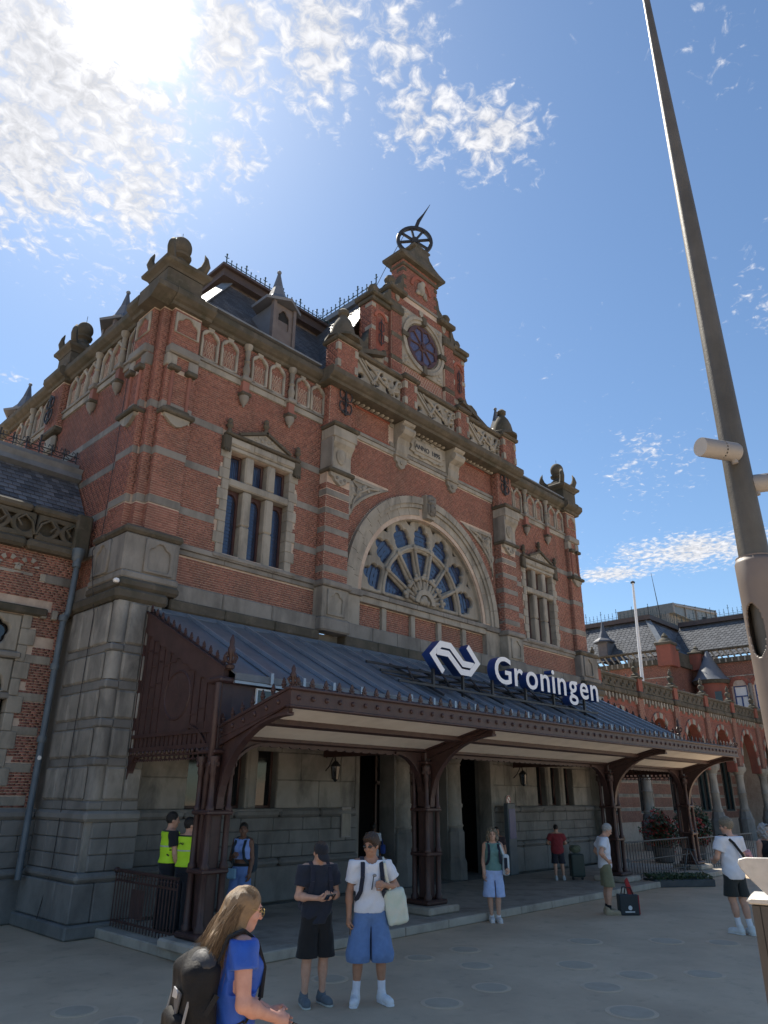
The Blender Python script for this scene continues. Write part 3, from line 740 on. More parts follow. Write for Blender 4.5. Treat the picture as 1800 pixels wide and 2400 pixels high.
cornice_y(.52, 1.1, -.17); cornice_y(1.1, 4.95, -.02); cornice_y(4.95, 6.05, -.15); cornice_y(6.05, 13, -.02)
box('gutter', 'lead', fw_, -8.3, -4.8, -.3, .2, 13.452, 13.50); box('gutter', 'lead', fw_, 4.8, 8.3, -.3, .2, 13.452, 13.50)
# carved underside of the middle cornice: a row of acanthus brackets
AC = MB(); AC.prism([(0, 0), (-.06, -.02), (-.3, .05), (-.42, .13), (-.42, .18), (0, .18)], 'x', -.075, .075); AC.sph((0, -.28, .07), (.07, .1, .05), 8, 5); AC.sph((0, -.12, .0), (.06, .08, .05), 8, 5)
acm = AC.mesh('acanthus_bracket')
for i in range(34):
    x = -3.45+i*6.9/33
    if abs(abs(x)-1.25) < .34: continue
    mobj('acanthus_bracket', acm, 'stone', fw_, loc=(x, -.04, 12.98))
# consoles under the cornice, pilaster brackets, date plaque
def console(cx, z0, z1, w, d):
    h = z1-z0; c = part_root('console', ST, (cx, 0, 0))
    prof = [(0, z0+.3*h), (-.06, z0+.3*h), (-.10, z0+.38*h), (-.11, z0+.55*h), (-.16, z0+.66*h), (-.30, z0+.72*h), (-.36, z0+.8*h), (-.34, z0+.87*h), (-.27, z0+.92*h), (-.33, z0+.95*h), (-.36, z1), (0, z1)]
    MB().prism([(y*d, z) for y, z in prof], 'x', -w/2, w/2).build('scroll', 'stone', c)
    MB().cbox(-w/2-.06, w/2+.06, -.16, 0, z0+.26*h, z0+.31*h, c=.02).build('band', 'stone', c)
    MB().prism([(-w/2, z0+.258*h), (w/2, z0+.258*h), (w/2, z0+.17*h), (w*.3, z0+.12*h), (w*.3, z0+.06*h), (w*.14, z0+.03*h), (0, z0), (-w*.14, z0+.03*h), (-w*.3, z0+.06*h), (-w*.3, z0+.12*h), (-w/2, z0+.17*h)], 'y', -.10, 0).build('drop', 'stone', c)
    MB().lathe([(.07, 0), (.07, .03), (.03, .045), (0, .045)], (0, 0, 0), 14, 'y').build('roundel', 'stone', c, loc=(0, -.10, z0+.14*h), rot=(0, 0, PI))
    for s in (-1, 1): MB().lathe([(.1, 0), (.1, .02), (.06, .02), (.06, .035), (0, .035)], (0, 0, 0), 16, 'x').build('volute', 'stone', c, loc=(s*w/2, -.24*d, z0+.8*h), rot=(0, 0, 0 if s > 0 else PI))
console(-1.26, 11.52, 13.0, .52, 1.35); console(1.26, 11.52, 13.0, .52, 1.35)
def pil_bracket(cx):
    c = part_root('pilaster_bracket', ST, (cx, -.3, 0)); w = .86
    MB().cbox(-w/2-.06, w/2+.06, -.34, .28, 11.62, 11.74, c=.03).build('top_ledge', 'stone_dark', c)
    MB().cbox(-w/2-.01, w/2+.01, -.27, .28, 11.3, 11.618, c=.02).build('block', 'stone', c)
    MB().prism([(.28, 11.298), (-.24, 11.298), (-.22, 11.18), (-.12, 11.05), (-.07, 10.9), (-.07, 10.55), (-.1, 10.42), (.28, 10.42)], 'x', -w/2+.05, w/2-.05).build('shaft', 'stone', c)
    MB().cbox(-w/2-.01, -w/2+.048, -.2, .28, 10.42, 11.298, c=.01).build('cheek', 'stone_grey', c)
    MB().lathe([(.2, 0), (.2, .03), (.17, .05), (.15, .04), (.1, .07), (0, .085)], (0, 0, 0), 20, 'y').build('oval_boss', 'stone', c, loc=(0, -.07, 10.86), rot=(0, 0, PI), scale=(.85, 1, 1.3))
    MB().cbox(-w/2-.05, w/2+.05, -.18, .28, 10.3, 10.418, c=.03).build('lower_ledge', 'stone_dark', c)
    MB().prism([(-.38, 10.298), (-.36, 10.2), (-.24, 10.16), (-.2, 10.08), (-.08, 10.02), (0, 9.97), (.08, 10.02), (.2, 10.08), (.24, 10.16), (.36, 10.2), (.38, 10.298)], 'y', -.1, .28).build('drop', 'stone', c)
    for x, z in ((-.14, 10.17), (.14, 10.17), (0, 10.09)): MB().sph((x, -.1, z), (.05, .04, .05), 8, 6).build('boss', 'stone_grey', c, True)
pil_bracket(-4.035); pil_bracket(4.035)
pq = part_root('date_plaque', ST, (0, -.02, 12.56))
box('stone_field', 'stone', pq, -.98, .98, -.04, .06, -.38, .4)
def wavy(w, h, n=60):
    out = []
    for i in range(n):
        a = 2*PI*i/n; k = 1+.055*math.sin(9*a)+.03*math.sin(17*a+1); c, s = math.cos(a), math.sin(a)
        q = (abs(c)**5+abs(s)**5)**(-.2); out.append((w*c*q*k, h*s*q*k))
    return out
mobj('scroll_frame', plate_mesh('scroll_frame', wavy(.82, .29), [], .06, .015), 'stone', pq, loc=(0, -.07, 0))
mobj('tablet', plate_mesh('tablet', [(-.66, -.12), (-.6, -.18), (.6, -.18), (.66, -.12), (.66, .12), (.6, .18), (-.6, .18), (-.66, .12)], [], .05, .012), 'stone', pq, loc=(0, -.11, 0))
for q_, x_ in (('ANNO', -.325), ('1895', .345)): mobj('lettering', text_mesh('lettering', q_, .225, .012, 0, .004, space=1.0), 'iron_black', pq, loc=(x_, -.138, -.085))
for s in (-1, 1): MB().sph((s*.5, -.1, .29), (.12, .04, .05), 10, 6).sph((s*.2, -.1, .31), (.1, .04, .06), 10, 6).sph((s*.3, -.1, -.3), (.09, .04, .05), 10, 6).sph((s*.6, -.1, -.27), (.09, .04, .05), 10, 6).build('scroll_ornament', 'stone', pq, True)
# recessed brick fields each side
for s in (-1, 1):
    a, b = sorted((s*1.72, s*3.2))
    m = MB(); [m.box(*q) for q in ((a, b, -.035, .0, 12.92, 12.99), (a, b, -.035, .0, 12.18, 12.22))]; m.build('field_border', 'brick_dark', fw_)
    a, b = sorted((s*3.42, s*3.6)); 
    for z in (12.2, 12.86): cbox('corner_stone', 'stone', fw_, s*1.62-.09, s*1.62+.09, -.04, .02, z, z+.14)
# wall anchors
def anchor(x, y, z, rz=0):
    a = part_root('wall_anchor', ST, (x, y, z)); a.rotation_euler = (0, 0, rz); a.scale = (1.2, 1.2, 1.08)
    MB().tube([(0, 0, -.42), (0, 0, .42)], .028, 8).build('bar', 'iron_black', a)
    m = MB()
    for s in (-1, 1):
        for e in (-1, 1):
            m.tube([(s*.03, 0, e*.38), (s*.15, 0, e*.32), (s*.2, 0, e*.2), (s*.17, 0, e*.06), (s*.07, 0, e*.03), (s*.06, 0, e*.12)], .018, 6)
        m.tube([(0, 0, -.40), (s*.07, 0, -.36), (s*.08, 0, -.30), (s*.02, 0, -.27)], .018, 6); m.tube([(0, 0, .40), (s*.07, 0, .37), (s*.08, 0, .30), (s*.02, 0, .28)], .018, 6)
    m.build('scrollwork', 'iron_black', a, True); MB().sph((0, -.02, 0), .04).build('boss', 'iron_black', a, True)
anchor(-3.9, -.36, 12.66); anchor(3.98, -.36, 12.66); anchor(-9.79, 5.5, 12.2, -PI/2)
# carved corner panels over the arch
def spandrel(s):
    p = part_root('carved_spandrel', ST, (0, 0, 0))
    cv = [(s*(3.42-1.62*t*t), 9.12+1.5*t) for t in [i/10 for i in range(11)]]
    out = [(s*3.42, 9.12)]+cv[1:]+[(s*3.42, 10.62)]
    cx = sum(q[0] for q in out)/len(out); cz = sum(q[1] for q in out)/len(out)
    cx, cz = s*3.12, 10.2
    hole = [(cx+(x-cx)*.78, cz+(z-cz)*.78) for x, z in out]
    mobj('frame', plate_mesh('frame', out, [hole], .06, .01), 'stone', p, loc=(0, -.035, 0))
    MB().prism(out, 'y', -.012, .02).build('field', 'stone_grey', p)
    m = MB(); random.seed(3)
    for i in range(26):
        t = random.random(); u = random.random(); z = 9.5+1.0*t; xm = 3.3; xl = 3.42-1.35*t*t
        x = s*(xl+.15+(xm-xl-.15)*u); m.sph((x, -.02, z), (.05+.06*random.random(), .05, .05+.07*random.random()), 8, 5)
    m.tube([(s*3.3, -.04, 9.5), (s*3.2, -.05, 9.9), (s*3.0, -.05, 10.2), (s*2.6, -.05, 10.45), (s*2.2, -.04, 10.52)], .035, 6)
    m.tube([(s*3.25, -.04, 10.5), (s*3.05, -.05, 10.35), (s*3.1, -.05, 10.1), (s*3.2, -.05, 10.15)], .03, 6)
    m.build('relief', 'stone', p, True)
spandrel(-1); spandrel(1)

# ---------------- great arched window
AW = part_root('great_arch_window', ST, (0, 0, 7.36))
NV = 19
for i in range(NV):
    a0, a1 = PI*i/NV, PI*(i+1)/NV; e = .002
    if i == NV//2:
        continue
    MB().arc(0, 0, 3.28, 3.5, a0+e, a1-e, -.13, .1, 4).arc(0, 0, 3.16, 3.285, a0+e, a1-e, -.08, .1, 4).build('voussoir', 'stone', AW)
    MB().arc(0, 0, 2.93, 3.158, a0+e+.03, a1-e+.03 if i < NV-1 else a1-e, -.02, .15, 4).arc(0, 0, 2.78, 2.935, a0+e, a1-e, .07, .3, 4).build('voussoir', 'stone', AW)
a0, a1 = PI*(NV//2)/NV, PI*(NV//2+1)/NV
ks = MB(); ks.arc(0, 0, 2.85, 3.62, a0+.02, a1-.02, -.2, .2, 4); ks.build('keystone', 'stone', AW)
hd = MB(); hd.sph((0, -.26, 3.18), (.12, .1, .19), 12, 8); hd.sph((0, -.37, 3.17), (.025, .03, .05), 8, 5); hd.sph((0, -.22, 3.02), (.1, .08, .1), 10, 6); hd.sph((0, -.24, 3.36), (.17, .12, .1), 12, 6)
for s in (-1, 1): hd.sph((s*.14, -.2, 3.15), (.05, .09, .2), 8, 6); hd.sph((s*.12, -.2, 3.5), (.09, .1, .12), 8, 6)
hd.sph((0, -.2, 3.56), (.1, .1, .1), 8, 6); hd.build('carved_head', 'stone_grey', AW, True)
# tracery: seven lights in two rings
outer = [(2.8*math.cos(PI*i/56), .16+2.72*math.sin(PI*i/56)) for i in range(57)]
holes = []; panes = []
def pol(r, a): return (r*math.cos(a), .17+r*math.sin(a))
for k in range(7):
    a = PI*(k+.5)/7; hw = PI/14
    inn = [pol(.82, a-hw+.12), pol(1.66, a-hw+.045), pol(1.66, a), pol(1.66, a+hw-.045), pol(.82, a+hw-.12), pol(.80, a)]
    if k == 0: inn[0] = (inn[0][0], .27); inn[1] = (inn[1][0], .27)
    if k == 6: inn[4] = (inn[4][0], .27); inn[3] = (inn[3][0], .27)
    holes.append(inn); panes.append(('i', inn))
    def loc(x, r): return (r*math.cos(a)-x*math.sin(a), .17+r*math.sin(a)+x*math.cos(a))
    cs = [(*loc(-.19, 2.2), .15), (*loc(.19, 2.2), .15), (*loc(0, 2.4), .16)]
    pg = [loc(-.33, 1.87), loc(.33, 1.87), loc(.36, 2.05), loc(.27, 2.12), loc(-.27, 2.12), loc(-.36, 2.05)]
    c = loc(0, 2.15)
    out = star(c[0], c[1], cs, 54, [pg]); out = [(x, max(z, .27)) for x, z in out]
    holes.append(out); panes.append(('o', out))
for k in range(1, 7):
    a = PI*k/7; holes.append([pol(2.47, a), pol(2.62, a-.055), pol(2.62, a+.055)])
mobj('tracery', plate_mesh('tracery', outer, holes, .16, .035), 'stone', AW, loc=(0, .26, 0))
for typ, h in panes:
    me = tilt(MB().prism(h, 'y', .305, .315), .03).mesh('pane'); mobj('pane', me, 'glass_blue', AW)
lm = MB()
for r in [.95+.14*i for i in range(11)]:
    for j in range(28):
        a, b = PI*(j+.12*(int(r*7) % 5))/28, PI*(j+1)/28
        if b < PI*.99 and a > .06: lm.bar((r*math.cos(a), .295, .17+r*math.sin(a)), (r*math.cos(b), .295, .17+r*math.sin(b)), .008, .008, up=(0, 1, 0))
lm.build('lead_came', 'iron_black', AW)['kind'] = 'stuff'
for k in range(1, 7):                                   # moulded spokes
    a = PI*k/7; MB().tube([(.5*math.cos(a), .16, .17+.5*math.sin(a)), (1.75*math.cos(a), .16, .17+1.75*math.sin(a))], .05, 8).build('spoke', 'stone', AW, True)
    MB().lathe([(.09, 0), (.1, .04), (.05, .08), (0, .085)], (0, 0, 0), 10, 'y').build('boss', 'stone', AW, True, loc=(1.76*math.cos(a), .15, .17+1.76*math.sin(a)), rot=(0, 0, PI))
MB().tube([(1.76*math.cos(PI*i/28), .165, .17+1.76*math.sin(PI*i/28)) for i in range(29)], .05, 8).build('ring_moulding', 'stone', AW, True)
for k in range(7):                                      # leaf crockets fanning from the hub
    a = PI*(k+.5)/7; m = MB(); c, s = math.cos(a), math.sin(a)
    m.tube([(.42*c, .15, .17+.42*s), (.72*c, .13, .17+.72*s)], [.07, .05], 8)
    for d in (-.09, 0, .09): m.sph((.82*c-d*s, .1, .17+.82*s+d*c+(0 if d else .0)), (.075, .05, .075), 8, 6)
    m.sph((.92*c, .1, .17+.92*s), (.07, .05, .07), 8, 6); m.build('crocket', 'stone', AW, True)
MB().arc(0, .17, .3, .46, .05, PI-.05, .06, .22, 14).build('hub_ring', 'stone', AW); MB().sph((0, .14, .3), (.16, .1, .16), 12, 8).sph((-.14, .14, .25), (.1, .08, .1)).sph((.14, .14, .25), (.1, .08, .1)).build('hub_carving', 'stone', AW, True)
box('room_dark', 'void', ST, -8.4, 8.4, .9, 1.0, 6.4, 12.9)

# ---------------- ground floor: ashlar, corner piers, doors
GF = part_root('ground_floor', ST)
DOORS = [(-2.8, -1.42), (-.82, .72), (1.3, 2.76)]
LIGHTS = lambda s: [tuple(sorted((s*(5.3+i*.86), s*(5.3+i*.86+.56)))) for i in range(3)]
gm = MB()
hol = [(a, b, .0, 3.6) for a, b in DOORS]+[(a, b, 1.94, 3.25) for s in (-1, 1) for a, b in LIGHTS(s)]
wall_boxes(gm, -9.6, 9.5, 0, 5.98, hol, 'y', .02, .55); gm.build('wall_core', 'stone_base', GF)
box('side_core', 'stone_base', GF, -9.6, -9.1, 1.5, 14, 0, 6.0); box('side_core', 'stone_base', GF, 9.1, 9.55, 1.5, 14, 0, 6.0)
def ashlar(par, m, x0, x1, y, z0, z1, nrow, holes=(), ln=.95, d=.05, plane='y', c=.014, seed=1):
    rnd = random.Random(seed)
    for r in range(nrow):
        za, zb = z0+(z1-z0)*r/nrow, z0+(z1-z0)*(r+1)/nrow; zm = (za+zb)/2
        free = [(x0, x1)]
        for h in holes:
            if h[2]-.02 < zm < h[3]+.02:
                nf = []
                for p, q in free:
                    if h[1] <= p or h[0] >= q: nf.append((p, q)); continue
                    if h[0] > p: nf.append((p, h[0]))
                    if h[1] < q: nf.append((h[1], q))
                free = nf
        for p, q in free:
            n = max(1, round((q-p)/ln)); e = [p+(q-p)*i/n for i in range(n+1)]
            if n > 1 and r % 2: e = [p]+[t-(q-p)/n*.45 for t in e[1:]]+[q]
            for i in range(len(e)-1):
                if e[i+1]-e[i] < .05: continue
                j = rnd.uniform(-.006, .008)
                if plane == 'y': MB().cbox(e[i]+.003, e[i+1]-.003, y-d-j, y+.02, za+.003, zb-.003, c=c).build('ashlar_block', m, par)
                else: MB().cbox(y-d-j, y+.02, e[i]+.003, e[i+1]-.003, za+.003, zb-.003, c=c).build('ashlar_block', m, par)
ashlar(GF, 'stone_pier', -8.8, -2.82, .02, 1.94, 3.7, 3, hol, 1.15); ashlar(GF, 'stone_pier', 2.78, 9.3, .02, 1.94, 3.7, 3, hol, 1.15)
for a, b in ((-1.4, -.84), (.74, 1.28)): pass
ashlar(GF, 'stone_base', -8.8, -2.82, -.02, .97, 1.76, 3, hol, .8); ashlar(GF, 'stone_base', 2.78, 9.4, -.02, .97, 1.76, 3, hol, .8)
for a, b in ((-8.8, -2.86), (2.82, 9.42)):
    run_x('plinth_moulding', 'stone_base', GF, a, b, -.13, .03, 1.765, 1.93, 1.3, .05); run_x('plinth_ledge', 'stone_base', GF, a, b, -.2, .03, .81, .965, 1.3, .06)
    run_x('plinth_block', 'stone_base', GF, a, b, -.16, .03, .135, .805, 1.4, .02)
for s in (-1, 1):                     # three-light windows
    w = part_root('ground_window', ST)
    for a, b in LIGHTS(s):
        fr = [(a, 1.94), (b, 1.94), (b, 3.25), (a, 3.25)]; mobj('casement', plate_mesh('casement', fr, [[(a+.05, 2.0), (b-.05, 2.0), (b-.05, 3.2), (a+.05, 3.2)]], .06, .01), 'wood_red', w, loc=(0, .2, 0))
        tilt(MB().box(a+.03, b-.03, .2, .21, 1.97, 3.22), .03).build('pane', 'glass_dark', w)
    for i in range(2):
        x = s*(5.3+.56+.86*i+.15); cbox('mullion', 'stone_pier', w, x-.11, x+.11, -.07, .15, 1.945, 3.4, c=.04)
    xa, xb = sorted((s*5.15, s*7.75)); cbox('window_sill', 'stone_base', w, xa, xb, -.11, .1, 1.86, 1.938, c=.02)
for i, x in enumerate((-1.12, 1.02)):  # round columns between the doors
    c = part_root('door_column', ST, (x, .05, 0))
    MB().lathe([(.36, .13), (.36, .55), (.33, .62), (.31, .66), (.31, 1.3), (.27, 1.36), (.265, 1.42)], (0, 0, 0), 8, a0=PI/8).build('pedestal', 'stone_base', c)
    MB().lathe([(.26, 1.42), (.28, 1.46), (.25, 1.52), (.245, 1.9), (.27, 1.94), (.27, 2.0), (.24, 2.04), (.225, 3.0), (.25, 3.04), (.23, 3.08), (.3, 3.2), (.36, 3.3), (.36, 3.45)], (0, 0, 0), 20).build('shaft', 'stone_pier', c, True)
    MB().cbox(-.38, .38, -.38, .4, 3.452, 3.75, c=.02).build('capital', 'stone_pier', c)
for a, b in ((-2.86, -2.8), (2.76, 2.84)): cbox('door_jamb', 'stone_pier', GF, a-.04, b+.04, -.06, .4, .135, 3.6)
hall = MB(); hall.box(-3.6, 3.6, 5.0, 5.1, .1, 4); hall.box(-3.6, -3.5, .56, 5, .1, 4); hall.box(3.5, 3.6, .56, 5, .1, 4); hall.box(-3.6, 3.6, .56, 5.1, 3.9, 4.0)
hall.build('entrance_hall_wall', 'void', GF); box('entrance_floor', 'stone_base', GF, -3.5, 3.5, -.42, 5, .10, .125)
for a, b in DOORS:
    m = MB(); m.box(a, a+.07, 1.3, 1.36, .13, 3.6); m.box(b-.07, b, 1.3, 1.36, .13, 3.6); m.box(a, b, 1.3, 1.36, 2.5, 2.58); m.build('door_frame', 'wood_red', GF)
    box('door_glass', 'glass_dark', GF, a+.07, b-.07, 1.32, 1.33, 2.58, 3.5)
# corner piers
def pier(s):
    P = part_root('corner_pier', ST)
    X = lambda a, b: sorted((s*a, s*b))
    a, b = X(9.72, 8.8); MB().box(a, b, -.38, 1.6, 0, 5.98).build('pier_core', 'stone_pier', P)
    rows = [(1.94, 2.10), (2.10, 2.68), (2.68, 2.83), (2.83, 3.35), (3.35, 3.51), (3.51, 4.04), (4.04, 4.21), (4.21, 4.74), (4.74, 4.89), (4.89, 5.73)]
    for i, (za, zb) in enumerate(rows):
        thin = zb-za < .2; d = .03 if thin else .055; m = 'stone_base' if thin else 'stone_pier'; cc = .012 if thin else .04
        for (p, q) in ((9.5, 9.13), (9.12, 8.8)):
            a, b = X(p, q); MB().cbox(a, b, -.38-d, -.36, za+.004, zb-.004, c=cc).build('ashlar_block', m, P)
        for (p, q) in ((-.16, .42), (.43, 1.0), (1.01, 1.55)):
            xa = s*9.72; MB().cbox(min(xa, xa+s*d), max(xa, xa+s*d)+(0 if s > 0 else .02), p, q, za+.004, zb-.004, c=cc).build('ashlar_block', m, P)
        # corner shaft set in the angle
        if not thin: MB().tube([(s*9.62, -.29, za+.01), (s*9.62, -.29, zb-.01)], .15, 12).build('corner_roll', m, P, True)
        else: MB().cbox(*X(9.5, 9.78), -.44, -.15, za+.004, zb-.004, c=.03).build('ashlar_block', m, P)
    a, b = X(9.82, 8.74); MB().cbox(a, b, -.5, 1.62, 1.76, 1.935, c=.05).build('plinth_moulding', 'stone_base', P)
    for za, zb in ((.97, 1.23), (1.23, 1.49), (1.49, 1.755)):
        for (p, q) in ((9.62, 9.3), (9.29, 8.76)):
            a, b = X(p, q); MB().cbox(a, b, -.44, -.2, za+.004, zb-.004, c=.015).build('ashlar_block', 'stone_base', P)
        for (p, q) in ((-.3, .35), (.36, 1.0), (1.01, 1.6)):
            a, b = X(9.6, 9.79); MB().cbox(a, b, p, q, za+.004, zb-.004, c=.015).build('ashlar_block', 'stone_base', P)
    a, b = X(9.86, 8.72); MB().cbox(a, b, -.56, 1.64, .81, .965, c=.06).build('plinth_ledge', 'stone_base', P)
    for (p, q) in ((9.88, 9.5), (9.49, 8.7)):
        a, b = X(p, q); MB().cbox(a, b, -.56, .1, .222, .806, c=.02).build('plinth_block', 'stone_base', P)
    a, b = X(9.88, 9.3); MB().cbox(a, b, .104, 1.64, .222, .806, c=.02).build('plinth_block', 'stone_base', P)
    a, b = X(9.95, 8.68); MB().cbox(a, b, -.66, 1.66, .002, .218, c=.03).build('base_stone', 'stone_base', P)
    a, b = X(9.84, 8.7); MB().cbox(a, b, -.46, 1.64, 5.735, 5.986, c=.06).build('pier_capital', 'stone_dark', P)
    if s < 0: MB().tube([(-9.79, .5, 5.6), (-9.8, .51, 3), (-9.81, .5, 1.0), (-9.93, .5, .2)], .008, 5).build('lightning_cable', 'iron_black', P)
pier(-1); pier(1)
if True:
    MB().tube([(-9.67, 1.0, 12.9), (-9.67, 1.0, 7.4), (-9.82, 1.0, 7.0), (-9.85, .6, 6.1), (-9.8, .5, 5.6)], .008, 5).build('lightning_cable', 'iron_black', ST)
    MB().lathe([(0, -.02), (.05, -.015), (.065, .02), (.05, .06), (0, .08)], (0, 0, 0), 14).build('dome_camera', 'white_paint', ST, True, loc=(-9.86, -.42, 6.05))
# ---------------- corner pedestals with balls
def pedestal(x, y, big=True):
    P = part_root('roof_pedestal', ST, (x, y, 13.41)); k = .86 if big else .75
    MB().cbox(-.66*k, .66*k, -.66*k, .66*k, 0, .2, c=.03).build('plinth', 'stone_dark', P)
    MB().cbox(-.56*k, .56*k, -.56*k, .56*k, .202, .64, c=.02).build('die', 'stone_dark', P)
    m = MB(); ring = [(.56, .642), (.6, .7), (.72, .78), (.74, .86), (.6, .92), (.46, 1.0), (.4, 1.12)]
    for i in range(len(ring)-1):
        (r0, z0), (r1, z1) = ring[i], ring[i+1]; r0 *= k; r1 *= k
        m.add([(-r0, -r0, z0), (r0, -r0, z0), (r0, r0, z0), (-r0, r0, z0), (-r1, -r1, z1), (r1, -r1, z1), (r1, r1, z1), (-r1, r1, z1)], [(0, 1, 5, 4), (1, 2, 6, 5), (2, 3, 7, 6), (3, 0, 4, 7)]+([(4, 5, 6, 7)] if i == len(ring)-2 else []))
    m.build('cap', 'stone_dark', P)
    for sx in (-1, 1):
        for sy in (-1, 1):                       # horn at each corner
            me_h = plate_mesh('horn', [(.38, .9), (.62, .84), (.84, .98), (.93, 1.2), (.86, 1.42), (.74, 1.56), (.74, 1.36), (.66, 1.18), (.52, 1.08)], [], .2*k, .05); me_h.transform(Matrix.Diagonal((k, 1, 1, 1)))
            mobj('horn', me_h, 'stone_dark', P, rot=(0, 0, math.atan2(sy, sx)))
    MB().lathe([(.3*k, 1.12), (.34*k, 1.2), (.24*k, 1.26), (.2*k, 1.36), (.32*k, 1.42), (.34*k, 1.48), (.2*k, 1.52)], (0, 0, 0), 16).build('neck', 'stone_dark', P, True)
    MB().sph((0, 0, 1.5+.31*k), (.32*k, .32*k, .36*k), 20, 14).build('ball', 'stone_dark', P, True)
    MB().tube([(0, 0, 1.8*k+.3), (0, 0, 2.25)], .008, 5).build('lightning_rod', 'iron_black', P)
pedestal(-9.12, .36); pedestal(9.12, .36); pedestal(-9.25, 5.5, False)

# ---------------- balustrade and stepped gable
BAL = part_root('balustrade', ST, (0, -.38, 13.45))
def bpier(x, w, big):
    p = MB().box(x-w/2, x+w/2, -.2, .3, .0, .95).build('pier', 'mortar', BAL)
    for za in (.06, .62):
        for s in (-1, 1): MB().cbox(x+s*w/2-.12*(s > 0)-.015*(s < 0), x+s*w/2+.12*(s < 0)+.015*(s > 0), -.23, -.1, za, za+.25, c=.01).build('quoin', 'stone', BAL)
    BR.front(BAL, [(a, b, c, d) for a, b, c, d in lay(x-w/2, x+w/2, .02, .93)], -.2)
    BR.side(BAL, lay(-.2, .3, .02, .93), x-w/2)
    MB().cbox(x-w/2-.1, x+w/2+.1, -.32, .42, .952, 1.1, c=.04).build('pier_cap', 'stone_dark', BAL)
    r = w/2+.03
    if big:
        MB().lathe([(r*1.3, 1.1), (r*1.25, 1.2), (r*.95, 1.28), (r*.9, 1.4), (r*.8, 1.6), (r*.55, 1.85), (r*.3, 2.0), (r*.28, 2.05), (r*.4, 2.1), (r*.42, 2.2), (r*.2, 2.3), (0, 2.32)], (x, .05, 0), 10).build('finial', 'stone_dark', BAL, True)
    else: MB().lathe([(r*1.2, 1.1), (r*1.1, 1.2), (r*.6, 1.28), (r*.2, 1.36), (0, 1.4)], (x, .05, 0), 4, a0=PI/4).build('pier_cap', 'stone_dark', BAL)
bpier(-4.08, .78, True); bpier(4.08, .78, True); bpier(-1.35, .56, False); bpier(1.35, .56, False)
def panel_tracery(x0, x1, seed):
    w = x1-x0; z0, z1 = .12, .9; rnd = random.Random(seed); X = lambda t: x0+w*t
    holes = [star(X(t), z, [(X(t)-r*.5, z-r*.2, r), (X(t)+r*.5, z+r*.25, r*.85)], 20) for t, z, r in ((.13, .30, .10), (.30, .70, .09), (.46, .30, .10), (.60, .66, .11), (.76, .32, .12), (.90, .70, .08), (.18, .72, .06), (.92, .28, .06))]
    mobj('tracery_panel', plate_mesh('tracery_panel', [(x0, z0), (x1, z0), (x1, z1), (x0, z1)], holes, .14, .02), 'stone', BAL, loc=(0, .02, 0))
    m = MB()
    m.bar((X(.03), -.08, .82), (X(.40), -.08, .17), .07, .07, up=(0, 1, 0)); m.bar((X(.12), -.07, .86), (X(.46), -.07, .22), .03, .05, up=(0, 1, 0))
    for (c, e) in ((.5, 1), (.72, -1), (.9, 1)):
        m.tube([(X(c-.16), -.06, .5-e*.32), (X(c-.07), -.08, .5-e*.1), (X(c), -.09, .5+e*.22), (X(c+.08), -.08, .5+e*.3), (X(c+.1), -.07, .5+e*.14), (X(c+.045), -.08, .5+e*.06)], [.05, .045, .045, .04, .035, .03], 7)
    m.tube([(X(.2), -.06, .86), (X(.4), -.08, .66), (X(.58), -.09, .42), (X(.8), -.08, .3), (X(.97), -.06, .42)], [.04, .045, .045, .04, .03], 7)
    for k in range(9): m.sph((X(.34+.6*rnd.random()), -.08, .25+.5*rnd.random()), (.07, .05, .05), 8, 5)
    m.build('flame_tracery', 'stone', BAL, True)
    cbox('base_rail', 'stone_grey', BAL, x0, x1, -.12, .2, .0, .118, c=.02); cbox('top_rail', 'stone_dark', BAL, x0-.02, x1+.02, -.18, .25, .902, 1.05, c=.04)
panel_tracery(-3.66, -1.66, 1); panel_tracery(-1.04, 1.04, 2); panel_tracery(1.66, 3.66, 3)

GB = part_root('stepped_gable', ST, (0, .12, 0))
g1 = MB(); g1.prism([(-2.45, 13.4), (2.45, 13.4), (2.45, 17.5), (1.62, 17.5), (1.62, 18.2), (.92, 18.2), (.92, 20.0), (-.92, 20.0), (-.92, 18.2), (-1.62, 18.2), (-1.62, 17.5), (-2.45, 17.5)], 'y', 0, .55); g1.build('gable_core', 'mortar', GB)
def blk_g(z):
    r = []
    if 14.98 < z < 17.85: r.append((-1.1, 1.1))
    if 17.6 < z < 17.72: r.append((-9, 9))
    if 18.2 < z < 18.5: r.append((-9, 9))
    for s in (-1, 1):
        if 15.0 < z < 17.5:
            if any(abs(z-q) < .1 for q in (15.35, 16.15, 16.95)): r.append(sorted((s*1.6, s*1.9)))
    return r
BR.front(GB, lay(-2.45, 2.45, 14.55, 17.5, blk_g), 0); BR.front(GB, lay(-1.62, 1.62, 17.5, 18.2, blk_g), 0); BR.front(GB, lay(-.92, .92, 18.5, 20.0), 0)
BR.side(GB, lay(0, .55, 14.6, 17.3), -2.45); BR.side(GB, lay(0, .55, 17.62, 18.2), -1.62); BR.side(GB, lay(0, .55, 18.42, 19.98), -.92); BR.side(GB, lay(-.12, 0, 15.0, 17.3), -1.64)
